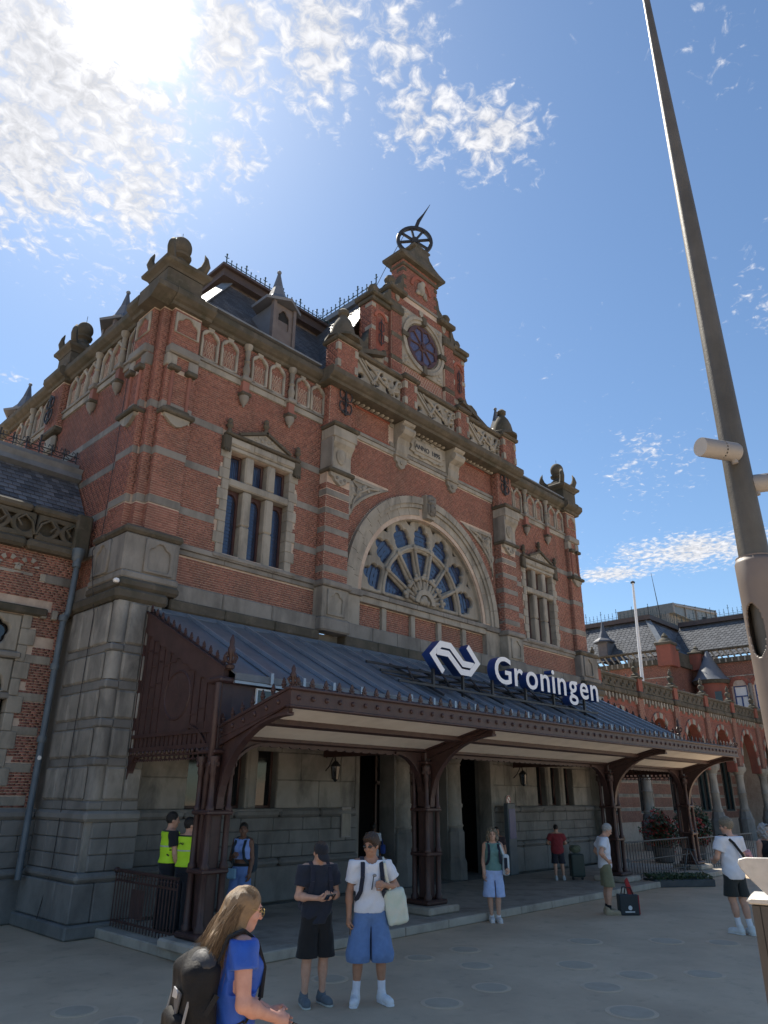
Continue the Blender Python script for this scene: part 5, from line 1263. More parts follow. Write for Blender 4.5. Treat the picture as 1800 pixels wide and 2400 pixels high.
MB().box(-9.15, 9.15, -5.09, -5.0, 3.45, 3.66).build('fascia', 'iron', AWN); MB().cbox(-9.19, 9.19, -5.14, -4.98, 3.661, 3.71, c=.015).build('fascia_rail', 'iron', AWN); MB().cbox(-9.17, 9.17, -5.12, -5.0, 3.41, 3.449, c=.012).build('fascia_rail', 'iron', AWN)
for i in range(66): mobj('stud', STD, None, AWN, loc=(-9.0+i*18/65, -5.09, 3.56), rot=(0, 0, PI), scale=(1, 1, 1))
leaves(AWN, (-9.0, -5.06, 3.71), (9.0, -5.06, 3.71), .275)
for s in (-1, 1):
    x = s*9.1; P0, P1 = (-3.18, 3.02), (-5.0, 3.45)
    MB().prism([(P0[0], P0[1]), (P1[0], P1[1]), (P1[0], P1[1]+.21), (P0[0], P0[1]+.16)], 'x', x-.045, x+.045).build('side_fascia', 'iron', AWN)
    MB().bar((x, P0[0], P0[1]+.18), (x, P1[0], P1[1]+.235), .13, .04).build('side_rail', 'iron', AWN)
    for i in range(7): mobj('cresting_leaf', LFM, None, AWN, loc=(x, -3.35-i*.25, 3.24+.0+.055+i*.0685), rot=(0, 0, PI/2))
    for i in range(6): mobj('stud', STD, None, AWN, loc=(x+s*.045, -3.4-i*.28, 3.16+i*.069), rot=(0, 0, -s*PI/2+0))
    corner_finial(AWN, s*9.1, -5.06, 3.70, .34)
# downpipe at the near post
m = MB(); m.tube([(-9.3, -3.42, 3.9), (-9.3, -3.42, 2.95), (-9.24, -3.3, 2.7), (-9.2, -3.2, 2.5), (-9.06, -2.9, .02)], .05, 10); m.build('downpipe', 'iron', CN, True)

# ================================================================== station sign on the canopy roof
SG = thing('station_name_sign', 'white and blue letters Groningen with railway arrow logo on canopy roof', 'sign', (0, -2.86, 0))
def two_tone(me):
    me.materials.clear(); me.materials.append(MT['white']); me.materials.append(MT['blue'])
    me.polygons.foreach_set('material_index', [0 if p.normal.y < -.9 else 1 for p in me.polygons]); return me
def stroke(pts, w):
    """mitred outline of a polyline"""
    n = len(pts); Ls, Rs = [], []
    for i, p in enumerate(pts):
        p = Vector(p); d0 = (p-Vector(pts[i-1])).normalized() if i else None; d1 = (Vector(pts[i+1])-p).normalized() if i < n-1 else None
        a = d0 or d1; b = d1 or d0; n0, n1 = Vector((-a.y, a.x)), Vector((-b.y, b.x)); mm = (n0+n1).normalized(); k = w/2/max(.35, mm.dot(n0))
        Ls.append(p+mm*k); Rs.append(p-mm*k)
    return [tuple(q) for q in Ls+Rs[::-1]]
Wd, Hh = 1.92, .70
def lp(u, v): return (u*Wd, v*Hh)
A1 = [lp(.255, -.01), lp(.055, .5), lp(.215, .895), lp(.40, .895), lp(.645, .385), lp(.865, .385)]
B1 = [(Wd-x, Hh-z) for x, z in A1]
for k, pts in enumerate((A1, B1)):
    me = two_tone(plate_mesh('logo_arrow', stroke(pts, .145), [], .24)); mobj('logo_arrow', me, None, SG, loc=(-3.49, -.004*k, 4.88))
ltr = [(c, text_mesh('letter_'+c, c, 1.0, .24, 0, .012, 'LEFT')) for c in 'Groningen']
def bnd(me): xs = [v.co.x for v in me.vertices]; zs = [v.co.z for v in me.vertices]; return min(xs), max(xs), min(zs), max(zs)
gb = bnd(ltr[0][1]); k = .69/(gb[3]-gb[2]); wt = sum((bnd(m_)[1]-bnd(m_)[0])*k for c, m_ in ltr); gap = (5.29-wt)/8
sxk = 1.0
if gap > .14: sxk = (5.29-8*.14)/wt; gap = .14
cx_ = -.96
for c, me in ltr:
    b_ = bnd(me); me.transform(Matrix.Diagonal((k*sxk, 1, k, 1)) @ Matrix.Translation((-b_[0], 0, 0))); two_tone(me)
    mobj('letter', me, None, SG, loc=(cx_, 0, 4.875)); cx_ += (b_[1]-b_[0])*k*sxk+gap
for x in (-3.2, -2.1, -.9, .6, 2.0, 3.7):
    MB().bar((x, .03, rz_at(-2.83)-.02), (x, .03, 4.93), .06, .06).build('upright', 'steel_black', SG)
    MB().bar((x, .03, 4.75), (x, .75, rz_at(-2.1)+.02), .04, .04).build('stay', 'steel_black', SG); MB().bar((x-.1, -.35, rz_at(-3.21)+.1), (x-.1, 1.3, rz_at(-1.56)+.1), .06, .05).build('foot_rail', 'steel_black', SG)
for yy in (.0, .55, 1.0):
    MB().bar((-4.4, yy, rz_at(-2.86+yy)+.15), (4.4, yy, rz_at(-2.86+yy)+.15), .05, .05).build('ground_beam', 'steel_black', SG)
for x in (-3.9, -2.6, -1.4, .1, 1.4, 2.9): MB().bar((x, .0, rz_at(-2.86)+.19), (x+.9, 1.0, rz_at(-1.86)+.19), .035, .035).build('brace', 'steel_black', SG)
MB().tube([(-4.4, .5, rz_at(-2.3)+.08), (-3, .3, rz_at(-2.5)+.07), (-1, .6, rz_at(-2.2)+.06), (1, .3, rz_at(-2.5)+.06), (3.5, .4, rz_at(-2.4)+.06)], .02, 6).build('cable', 'steel_black', SG)

# ================================================================== low railing under the near end of the canopy
RL = thing('iron_railing', 'low dark iron railing between the corner pier and the near canopy post', 'railing', (-9.22, -2.7, .15))
def railing(R, ln, h, n, panel=True):
    MB().tube([(0, 0, h), (0, ln, h)], .028, 8).build('top_rail', 'iron', R); MB().box(-.012, .012, 0, ln, h-.16, h-.13).build('rail', 'iron', R); MB().box(-.012, .012, 0, ln, .1, .13).build('rail', 'iron', R)
    for i in range(n+1):
        y = ln*i/n; MB().tube([(0, y, .02), (0, y, h)], .011, 6).build('bar', 'iron', R); MB().sph((0, y, h-.07), .022, 6, 5).build('bar_knob', 'iron', R)
    MB().sph((0, ln, h), .05, 10, 7).build('end_knob', 'iron', R, True)
railing(RL, 1.95, .86, 20); MB().box(-.006, .006, .95, 1.35, .2, .62).build('infill_panel', 'iron_panel', RL)

# ================================================================== left wing
LW = thing('station_wing', 'low brick wing with traceried windows and slate roof left of the hall', 'building')
LB = Bricks(); WY = 1.9; XW0, XW1 = -19.0, -9.75
WCX = (-11.55, -14.6, -17.6)
lwm = MB(); holes = [(c-1.08, c+1.08, 2.0, 5.62) for c in WCX]
wall_boxes(lwm, XW0, XW1, 1.94, 7.05, holes, 'y', WY, WY+.5); lwm.build('wall_core', 'mortar', LW)
WB = (6.55, 5.2, 4.84, 4.09, 3.44, 2.75, 2.15)
def blk_w(z):
    r = []
    for c in WCX:
        if z < 5.65: q = .12 if int(z/.18) % 2 else 0; r.append((c-1.1-q, c+1.1+q))
        if 5.8 < z < 6.95: pass
    if 5.75 < z < 6.0: 
        for c in WCX: r.append((c-1.45, c+1.45))
    for b in WB:
        if b-.17 < z < b:
            for c in WCX: r += [(c-1.9, c-1.1), (c+1.1, c+1.62)]
            if b == 6.55: return [(-99, 99)] if False else r
    return r
lwp = part_root('front_wall', LW)
LB.front(lwp, lay(XW0, XW1, 1.95, 7.02, blk_w), WY)
for b in WB:
    if b == 5.2: continue
    for c in WCX: cbox('stone_band', 'stone', lwp, c+1.1, c+1.62, WY-.018, WY+.05, b-.168, b); cbox('stone_band', 'stone', lwp, c-1.9, c-1.1, WY-.018, WY+.05, b-.168, b)
cbox('stone_band', 'stone_grey', lwp, -10.35, -9.74, WY-.03, WY+.05, 6.36, 6.55)
def wing_window(cx):
    w = part_root('tracery_window', LW, (cx, WY, 0)); z = 2.0; i = 0
    while z < 5.55:
        e = .12 if i % 2 else 0
        for s in (-1, 1): a, b = sorted((s*.92, s*(1.1+e))); cbox('jamb_stone', 'stone', w, a, b, -.04, .25, z+.002, z+.33, c=.012)
        z += .335; i += 1
    cbox('lintel', 'stone_dark', w, -1.35, 1.35, -.12, .2, 5.63, 5.80, c=.03)
    for s in (-1, 1):
        for t in range(3): cbox('lintel_bracket', 'stone', w, s*1.3-.06+t*.22*s, s*1.3+.06+t*.22*s, -.1, .02, 5.6, 5.8, c=.02)
    # quatrefoils above a transom, trefoil heads below
    for s in (-1, 1):
        c = s*.46; q = star(c, 5.24, [(c+.13*math.cos(a), 5.24+.13*math.sin(a), .13) for a in [2*PI*k/5+PI/2 for k in range(5)]], 50)
        mobj('oculus', plate_mesh('oculus', [(c-.455, 4.86), (c+.455, 4.86), (c+.455, 5.62), (c-.455, 5.62)], [q], .14, .03), 'stone', w, loc=(0, .06, 0))
        t = star(c, 4.2, [(c-.16, 4.25, .15), (c+.16, 4.25, .15), (c, 4.42, .16)], 44, [[(c-.33, 4.08), (c+.33, 4.08), (c+.33, 4.2), (c-.33, 4.2)]])
        mobj('trefoil_head', plate_mesh('trefoil_head', [(c-.455, 4.06), (c+.455, 4.06), (c+.455, 4.72), (c-.455, 4.72)], [[(x, max(zz, 4.075)) for x, zz in t]], .14, .03), 'stone', w, loc=(0, .06, 0))
        mobj('casement', plate_mesh('casement', [(c-.4, 2.02), (c+.4, 2.02), (c+.4, 3.93), (c-.4, 3.93)], [[(c-.32, 2.1), (c+.32, 2.1), (c+.32, 3.85), (c-.32, 3.85)]], .07, .01), 'wood_red', w, loc=(0, .16, 0))
    cbox('transom', 'stone_grey', w, -1.0, 1.0, -.09, .2, 4.725, 4.855, c=.03); cbox('transom', 'stone_grey', w, -.95, .95, -.04, .2, 3.935, 4.055, c=.02)
    cbox('mullion', 'stone', w, -.07, .07, -.02, .2, 2.0, 3.93, c=.03)
    for (a, b, c, d) in ((-.92, -.005, 4.05, 5.6), (.005, .92, 4.05, 5.6), (-.4-.46, .4-.46, 2.05, 3.9), (-.4+.46, .4+.46, 2.05, 3.9)): box('pane', 'glass_dark', w, a, b, .15, .16, c, d)
    # blind arches with alternating voussoirs above
    for k in range(5):
        x = (k-2)*.41
        m = MB().arc(0, 0, .12, .205, 0, PI, -.03, .03, 10).build('blind_arch', 'brick_dark', w, loc=(x, 0, 6.62))
        for a in (.0, .36, .72, 1.0): MB().arc(0, 0, .118, .212, PI*max(0, a-.08), PI*min(1, a+.08), -.045, .03, 3).build('arch_stone', 'stone', w, loc=(x, 0, 6.62))
        cbox('impost', 'stone', w, x-.205-.06, x-.205+.06, -.05, .03, 6.52, 6.62)
    cbox('relief_field', 'stone', w, -.95, .95, -.012, .02, 6.44, 6.52); 
for c in WCX: wing_window(c)
run_x('plinth_moulding', 'stone_base', lwp, XW0, XW1, WY-.25, WY+.1, 1.745, 1.935, 1.4, .06)
ashlar(lwp, 'stone_base', XW0, XW1, WY-.18, .92, 1.74, 3, (), .62); run_x('plinth_ledge', 'stone_base', lwp, XW0, XW1, WY-.34, WY+.1, .76, .915, 1.4, .06)
run_x('plinth_block', 'stone_base', lwp, XW0, XW1, WY-.3, WY+.1, .002, .757, 1.3, .03); box('wall_base', 'stone_base', lwp, XW0, XW1, WY-.17, WY+.4, .003, 1.94)
# parapet of carved stone, mansard, crest
run_x('cornice_stone', 'stone_dark', lwp, XW0, XW1, WY-.22, WY+.1, 6.98, 7.2, 1.2, .06)
for i in range(9):
    x0 = XW0+i*(XW1-XW0)/9+.02; x1 = XW0+(i+1)*(XW1-XW0)/9-.02; c = (x0+x1)/2
    hs = [circ(c+dx, 7.5, .17, 14) for dx in (-.28, .28)]+[[(c-.1, 7.32), (c+.1, 7.32), (c, 7.45)], [(c-.1, 7.68), (c+.1, 7.68), (c, 7.55)]]
    mobj('parapet_panel', plate_mesh('parapet_panel', [(x0, 7.2), (x1, 7.2), (x1, 7.78), (x0, 7.78)], hs, .16, .025), 'stone_dark', lwp, loc=(0, WY-.08, 0)); MB().box(x0, x1, WY+.02, WY+.08, 7.2, 7.78).build('parapet_back', 'stone_dark', lwp)
    m = MB(); m.tube([(c-.5, WY-.17, 7.3), (c-.42, WY-.19, 7.55), (c-.25, WY-.19, 7.68), (c-.12, WY-.19, 7.55), (c-.22, WY-.19, 7.42)], .03, 6); m.tube([(c+.5, WY-.17, 7.3), (c+.42, WY-.19, 7.55), (c+.25, WY-.19, 7.68), (c+.12, WY-.19, 7.55), (c+.22, WY-.19, 7.42)], .03, 6); m.build('parapet_scroll', 'stone_dark', lwp, True)
run_x('coping', 'stone_dark', lwp, XW0, XW1, WY-.24, WY+.14, 7.78, 7.95, 1.2, .05); cbox('parapet_end', 'stone_dark', lwp, -9.98, -9.62, WY-.26, WY+.2, 7.0, 8.0, c=.04)
q = [(XW0, WY+.25, 7.95), (-9.55, WY+.25, 7.95), (-9.55, 3.2, 9.34), (XW0, 3.2, 9.34)]; rfw = part_root('roof', LW); face('roof_board', [(x, y+.03, z-.03) for x, y, z in q], 'timber_dark', rfw); tiles('slates', q, .15, .19, 'slate', rfw, n_obj=300)
MB().prism([(3.15, 9.3), (3.0, 9.36), (3.05, 9.5), (2.98, 9.62), (3.3, 9.72), (3.3, 9.85), (3.6, 9.9), (4.2, 9.9), (4.2, 9.3)], 'x', XW0, -9.53).build('roof_cornice', 'lead', rfw); cresting(rfw, (XW0, 3.4, 9.9), (-9.6, 3.4, 9.9), 'iron_black', .3, .3)
cs = MB()
for i in range(28):
    x = -9.75-i*.3
    for s in (-1, 1): cs.tube([(x+s*.02, 3.4, 9.98), (x+s*.11, 3.4, 10.04), (x+s*.12, 3.4, 10.16), (x+s*.05, 3.4, 10.19), (x+s*.04, 3.4, 10.12)], .012, 5)
cs.build('cresting_scroll', 'iron_black', rfw)
MB().box(XW0, -9.6, 3.6, 8, 7.0, 9.6).build('attic', 'timber_dark', rfw)
LB.finish()
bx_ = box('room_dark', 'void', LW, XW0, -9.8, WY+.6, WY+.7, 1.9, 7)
# drainpipe in the angle between wing and hall
DP = thing('drainpipe', 'blue-grey drainpipe with collars running down beside the stone corner pier', 'drainpipe', (-9.9, 1.5, 0))
MB().tube([(.02, .1, 7.1), (.02, 0, 6.9), (.0, 0, 5.75), (-.08, -.02, 5.5), (-.08, -.02, 2.05), (-.12, -.12, 1.75), (-.12, -.14, .75)], .062, 12).build('pipe', 'pipe', DP, True)
for z in (6.78, 5.6, 4.6, 3.2): MB().lathe([(.085, -.06), (.09, 0), (.085, .06)], (.0 if z > 5.7 else -.08, -.01, z), 14).build('collar', 'pipe', DP, True)
MB().lathe([(.07, 0), (.11, .06), (.13, .22), (.13, .3)], (.02, .06, 6.85), 14).build('hopper', 'pipe', DP, True)
MB().lathe([(.04, 0), (.04, .005), (0, .005)], (0, 0, 0), 14, 'y').build('round_sticker', 'white_paint', DP, loc=(-.095, -.082, 2.85), rot=(0, 0, PI))

# ================================================================== right arcade wing
RW = thing('arcade_wing', 'brick wing with pointed arches and carved parapet stretching right of the hall', 'building')
RB = Bricks(); rwp = part_root('front_wall', RW); P0, PT = 13.65, 4.12
rx0, rx1 = 9.5, 37.9; NBAY = 6
AXS = [P0-PT/2+PT*i for i in range(NBAY+1)]       # arch centres
def pointed(c, hw, z0, zs, za):
    out = [(c-hw, z0), (c-hw, zs)]
    for i in range(1, 9): t = i/8; out.append((c-hw+hw*(1-math.cos(t*PI/2)) if False else c-hw*math.cos(t*PI/2*.97), zs+(za-zs)*math.sin(t*PI/2)))
    out[-1] = (c, za)
    return out+[(2*c-x, z) for x, z in out[:-1][::-1]]
# wall with pointed openings, built bay by bay
for i, c in enumerate(AXS):
    a, b = c-PT/2, c+PT/2; op = pointed(c, 1.35, 3.6, 3.62, 5.85)
    pl_ = [(a, 3.6)]+op+[(b, 3.6), (b, 6.9), (a, 6.9)]
    MB().prism(pl_, 'y', WY, WY+.45).build('bay_wall', 'brick_dark', rwp)
    def blk(z, c=c):
        hw = 0
        if z < 5.9: t = min(1, max(0, (z-3.62)/2.23)); hw = 1.35*math.cos(math.asin(t))+.22
        r = [(c-hw, c+hw)]
        if 6.2 < z < 6.62: r = [(-99, 99)]
        return r
    RB.front(rwp, lay(a+.25, b-.25, 3.62, 6.88, blk), WY)
    # arch rings, in voussoirs
    o1 = pointed(c, 1.36, 3.6, 3.62, 5.86); o2 = pointed(c, 1.58, 3.6, 3.62, 6.12)
    for k in range(1, len(o1)-2):
        MB().prism([o1[k], o1[k+1], o2[k+1], o2[k]], 'y', WY-.05-(.02 if k % 2 else 0), WY+.1).build('voussoir', 'stone' if k % 2 else 'brick_dark', rwp)
    # pale corbel table under the parapet: a row of short blocks of uneven drop
    for k in range(11):
        x = a+.38+k*(PT-.76)/10; d = .22 if k % 2 else .34
        MB().prism([(x-.07, 6.62), (x+.07, 6.62), (x+.07, 6.62-d*.6), (x, 6.62-d), (x-.07, 6.62-d*.6)], 'y', WY-.1, WY+.02).build('corbel_block', 'stone', rwp)
    run_x('string_course', 'stone_dark', rwp, a+.2, b-.2, WY-.16, WY+.05, 6.64, 6.88, 1.3, .04)
    hs = []
    for k in range(6): x = a+.55+k*(PT-1.1)/5; hs += [circ(x-.1, 7.06, .09, 10), circ(x+.1, 7.2, .09, 10)]
    mobj('parapet_panel', plate_mesh('parapet_panel', [(a+.25, 6.9), (b-.25, 6.9), (b-.25, 7.34), (a+.25, 7.34)], hs, .14, .02), 'stone_dark', rwp, loc=(0, WY-.04, 0))
    run_x('coping', 'stone_dark', rwp, a+.22, b-.22, WY-.16, WY+.12, 7.342, 7.48, 1.9, .03)
    # inner back wall with window, round column below
    for k in range(2):
        x = c-.7+k*1.4
# buttress piers, their finials, columns beneath
for i in range(NBAY+2):
    x = P0-PT+PT*i
    if x < 9.4: continue
    MB().box(x-.25, x+.25, WY-.14, WY+.4, 3.9, 6.9).build('pier', 'mortar', rwp); RB.front(rwp, lay(x-.25, x+.25, 3.9, 6.6), WY-.14); RB.side(rwp, lay(WY-.13, WY, 3.9, 6.6), x-.25)
    cbox('pier_cap', 'stone_dark', rwp, x-.32, x+.32, WY-.3, WY+.2, 6.6, 6.9, c=.06)
    MB().box(x-.22, x+.22, WY-.2, WY+.2, 6.9, 7.5).build('pier_block', 'brick_dark', rwp); cbox('pier_cap', 'stone_dark', rwp, x-.28, x+.28, WY-.26, WY+.26, 7.5, 7.62, c=.04)
    MB().lathe([(.2, 7.62), (.22, 7.7), (.12, 7.76), (.1, 7.84), (.17, 7.95), (.16, 8.06), (.07, 8.14), (.1, 8.22), (.1, 8.32), (.04, 8.42), (.05, 8.46), (0, 8.5)], (x, WY, 0), 12).build('pinnacle', 'stone_dark', rwp, True)
    MB().lathe([(.42, .0), (.42, 1.1), (.36, 1.18), (.3, 1.5)], (x, WY+.1, 0), 8, a0=PI/8).build('column_pedestal', 'stone_base', rwp)
    MB().lathe([(.26, 1.5), (.28, 1.6), (.22, 1.7), (.21, 2.4), (.25, 2.46), (.21, 2.52), (.2, 3.3), (.24, 3.36), (.22, 3.42), (.3, 3.55), (.42, 3.72), (.42, 3.88)], (x, WY+.1, 0), 16).build('column', 'stone', rwp, True)
# wall at the back of the arcade, with banded brick and tall windows
BY = WY+3.0; bw = MB(); bh = [(c-.85, c+.85, 1.4, 4.6) for c in AXS]; wall_boxes(bw, rx0, rx1, 0, 7.0, bh, 'y', BY, BY+.3); bwp = part_root('inner_wall', RW); bw.build('wall_core', 'mortar', bwp)
RB.front(bwp, lay(rx0, rx1, 1.0, 6.0, lambda z: [(c-.9, c+.9) for c in AXS if 1.4 < z < 4.6]+([(-99, 99)] if any(abs(z-q) < .08 for q in (1.6, 2.3, 3.0, 3.7)) else [])), BY)
for q in (1.6, 2.3, 3.0, 3.7):
    for c in AXS: cbox('stone_band', 'stone', bwp, c-PT/2+.05, c-.95, BY-.02, BY+.05, q-.075, q+.075); cbox('stone_band', 'stone', bwp, c+.95, c+PT/2-.05, BY-.02, BY+.05, q-.075, q+.075)
for c in AXS:
    w = part_root('arcade_window', RW, (c, BY, 0)); mobj('casement', plate_mesh('casement', [(-.85, 1.4), (.85, 1.4), (.85, 4.6), (-.85, 4.6)], [[(-.75, 1.5), (-.06, 1.5), (-.06, 4.5), (-.75, 4.5)], [(.06, 1.5), (.75, 1.5), (.75, 4.5), (.06, 4.5)]], .1), 'iron_green', w, loc=(0, .1, 0)); box('pane', 'glass_dark', w, -.8, .8, .12, .13, 1.45, 4.55)
MB().box(rx0, rx1, BY-3.0+.46, BY, 6.0, 6.1).build('arcade_ceiling', 'timber_dark', RW)
MB().box(rx0, rx1, WY+.46, 8.2, 6.7, 6.8).build('flat_roof', 'lead', RW); cresting(RW, (10.5, 4.6, 7.8), (31.5, 4.6, 7.8), 'iron_green', .5, .5); MB().prism([(4.4, 6.8), (4.6, 7.8), (7, 7.8), (7, 6.8)], 'x', 10, 32).build('low_roof', 'zinc', RW)
RB.finish(n=0)

# ================================================================== far pavilion
FP = thing('station_pavilion', 'tall brick pavilion with grey slate mansard roofs at the far end of the station', 'building')
X1, X2, Y1 = 34.0, 38.0, 6.7
FB = Bricks(); fa = part_root('side_wall', FP)
fm = MB(); fm.box(X1, X1+12, Y1, 24, 0, 11.1); WBw = [(3.15, 4.05), (1.75, 2.65), (.3, 1.2)]
wall_boxes(fm, -3, Y1, 0, 11.4, [(a, b, 7.9, 9.5) for a, b in WBw], 'x', X2, X2+.5); fm.box(X2+.5, X2+12, -3, Y1, 0, 11.4); fm.build('wall_core', 'mortar', fa)
FB.side(fa, lay(Y1, 20, 6.5, 11.0), X1, .02); FB.side(fa, lay(-3, Y1, 6.5, 11.3, lambda z: [(a-.1, b+.1) for a, b in WBw] if 7.8 < z < 9.9 else []), X2, .02); FB.front(fa, lay(X1, X2, 6.5, 11.0), Y1, .02)
for zz, hh in ((9.95, .07), (7.6, .1)): MB().box(X1-.04, X1, Y1, 20, zz, zz+hh).build('stone_band', 'stone', fa); MB().box(X2-.04, X2, -3, Y1-.05, zz+.2, zz+.2+hh).build('stone_band', 'stone', fa)
for a, b in WBw:
    w = part_root('sash_window', FP, (X2, (a+b)/2, 0)); r = (b-a)/2
    for k in range(8):
        a0, a1 = PI*k/8, PI*(k+1)/8; m = MB().arc(0, 0, r, r+.22, a0+.01, a1-.01, -.05, .05, 2); m.xf(Matrix.Rotation(-PI/2, 4, 'Z')); m.build('arch_brick', 'brick_dark', w, loc=(0, 0, 9.5))
    me = plate_mesh('sash', [(-r, 7.9), (r, 7.9), (r, 9.5), (-r, 9.5)], [[(-r+.07, 7.97), (-.04, 7.97), (-.04, 8.75), (-r+.07, 8.75)], [(.04, 7.97), (r-.07, 7.97), (r-.07, 8.75), (.04, 8.75)], [(-r+.07, 8.83), (r-.07, 8.83), (r-.07, 9.43), (-r+.07, 9.43)]], .1); mobj('sash', me, 'blue', w, loc=(.12, 0, 0), rot=(0, 0, -PI/2))
    MB().box(.13, .14, -r+.03, r-.03, 7.93, 9.47).build('blind', 'white_paint', w)
for y in (1.47, 2.9): MB().tube([(X2-.02, y, 7.9), (X2-.02, y, 9.6)], .13, 10).build('half_column', 'stone_grey', fa, True)
def parapet_y(x, y0, y1, z):
    MB().box(x-.25, x+.2, y0, y1, z-.35, z).build('cornice', 'stone_dark', fa); MB().box(x-.3, x+.2, y0, y1, z+.62, z+.72).build('coping', 'stone_dark', fa); n = int((y1-y0)/.42)
    for i in range(n):
        y = y0+(y1-y0)*(i+.5)/n; MB().bar((x-.05, y-.16, z+.05), (x-.05, y+.16, z+.6), .12, .1).build('baluster', 'stone', fa); MB().box(x-.28, x-.25, y-.05, y+.05, z-.3, z+.0).build('dentil', 'stone', fa)
parapet_y(X1, Y1, 15, 11.2); parapet_y(X2, -3, Y1-.6, 11.5)
MB().box(X1, X2, Y1-.25, Y1+.2, 10.85, 11.2).build('cornice', 'stone_dark', fa); MB().box(X1, X2, Y1-.1, Y1+.1, 11.2, 11.9).build('parapet', 'stone_dark', fa)
def ppier(x, y, z, h, w=.5):
    MB().box(x-w, x+w, y-w, y+w, z-.5, z+h*.55).build('parapet_pier', 'brick_dark', fa); MB().cbox(x-w-.1, x+w+.1, y-w-.1, y+w+.1, z+h*.55, z+h*.68, c=.05).build('pier_cap', 'stone_dark', fa); MB().lathe([(w, z+h*.68), (w*.8, z+h*.8), (w*.4, z+h*.88), (w*.45, z+h*.95), (w*.2, z+h*1.05), (0, z+h*1.1)], (x, y, 0), 10).build('pier_finial', 'stone_dark', fa, True)
ppier(X1, Y1+.1, 11.2, 1.7); ppier(X2-.1, Y1-.5, 11.3, 1.2, .4); ppier(X1+.8, Y1, 11.2, 1.2, .3)
fr_ = part_root('roof', FP)
def mans(x0, y0, y1, z0, z1, ins, hipfront=True):
    q = [(x0, y1, z0), (x0, y0, z0), (x0+ins, y0+(ins*.75 if hipfront else 0), z1), (x0+ins, y1, z1)]
    face('roof_board', [(a+.05, b, c-.03) for a, b, c in q], 'timber_dark', fr_); tiles('slates', q, .3, .34, 'slate_grey', fr_, .02, point=True)
    q2 = [(x0, y0, z0), (x0+12, y0, z0), (x0+12, y0+ins*.75, z1), (x0+ins, y0+ins*.75, z1)]; face('roof_board', q2, 'slate', fr_); tiles('slates', q2, .3, .34, 'slate', fr_, .02)
    MB().bar((x0, y0, z0+.05), (x0+ins, y0+ins*.75, z1), .4, .06, up=(-.6, -.5, .6)).build('hip_flashing', 'lead', fr_)
    MB().box(x0+ins-.3, x0+16, y0+ins*.75-.3, y1, z1+.0, z1+.35).build('top_cornice', 'timber_dark', fr_)
    cresting(fr_, (x0+ins-.25, y1, z1+.35), (x0+ins-.25, y0+ins*.75-.25, z1+.35), 'iron_green', .33, .55); cresting(fr_, (x0+ins-.25, y0+ins*.75-.25, z1+.35), (x0+ins+8, y0+ins*.75-.25, z1+.35), 'iron_green', .4, .55)
mans(X1+.6, Y1+.3, 20, 11.6, 15.1, 3.4); mans(X2+.6, -3, Y1+2.0, 11.8, 15.0, 3.4, False)
def fdorm(x, y, z):
    D_ = part_root('roof_dormer', FP, (x, y, z)); MB().box(-.1, 1.6, -.4, .4, -.4, 1.15).build('cheek', 'slate', D_); MB().box(-.16, -.1, -.36, .36, -.2, 1.0).build('front_board', 'dormer_wood', D_)
    MB().lathe([(.85, 1.1), (.8, 1.2), (.45, 1.45), (.2, 2.0), (.06, 2.7), (0, 2.75)], (.2, 0, 0), 6).build('spire', 'slate', D_)
fdorm(X1+1.0, 12.0, 12.1)
for s in (0, .5): MB().tube([(X1+1.0, 15.0+s, 11.8), (X1+3.9, 14.4+s, 15.2)], .03, 5).build('roof_ladder', 'iron_black', fr_)
# round turret in the angle
TR = part_root('corner_turret', FP, (X2-.2, 5.4, 0))
MB().lathe([(1.05, 6.5), (1.05, 9.7)], (0, 0, 0), 16).build('drum', 'brick_dark', TR, True); MB().lathe([(1.2, 9.7), (1.25, 9.85), (1.3, 9.95)], (0, 0, 0), 16).build('eaves_ring', 'stone_dark', TR, True)
MB().lathe([(1.32, 9.95), (.95, 10.35), (.35, 11.5), (.12, 12.1), (0, 12.15)], (0, 0, 0), 16).build('cone_roof', 'slate', TR, True); box('turret_window', 'glass_dark', TR, -.95, -.9, -.9, -.4, 8.3, 9.1)
MB().lathe([(.3, .0), (.34, .1), (.2, .25), (.2, .4)], (X1+9.0, 7.0, 15.35), 10).build('roof_vent', 'iron_black', FP, True)
FB.finish(n=0)
# rooftop glass box of a building behind
GX = thing('rooftop_glass_box', 'grey glazed rooftop box rising behind the far pavilion roof', 'building', (60, 14, -.7))
MB().prism([(-5, 20.2), (7, 20.2), (8, 21.2), (7, 22.6), (-5, 21.2)], 'y', 0, 6).build('glazed_block', mat('pale_glazing', (.11, .125, .13), (.15, .165, .17), .4), GX)
MB().box(-5, 7, .5, 5.5, 0, 20.19).build('tower_block', 'stone_grey', GX)
for i in range(5): MB().bar((-5+i*3, -.05, 20.2), (-5+i*3, -.05, 21.2+i*.35), .12, .1).build('glazing_bar', 'cam_white', GX)
MB().bar((-5, -.1, 21.0), (7, -.1, 22.2), .2, .15).build('sunshade', 'cam_white', GX)
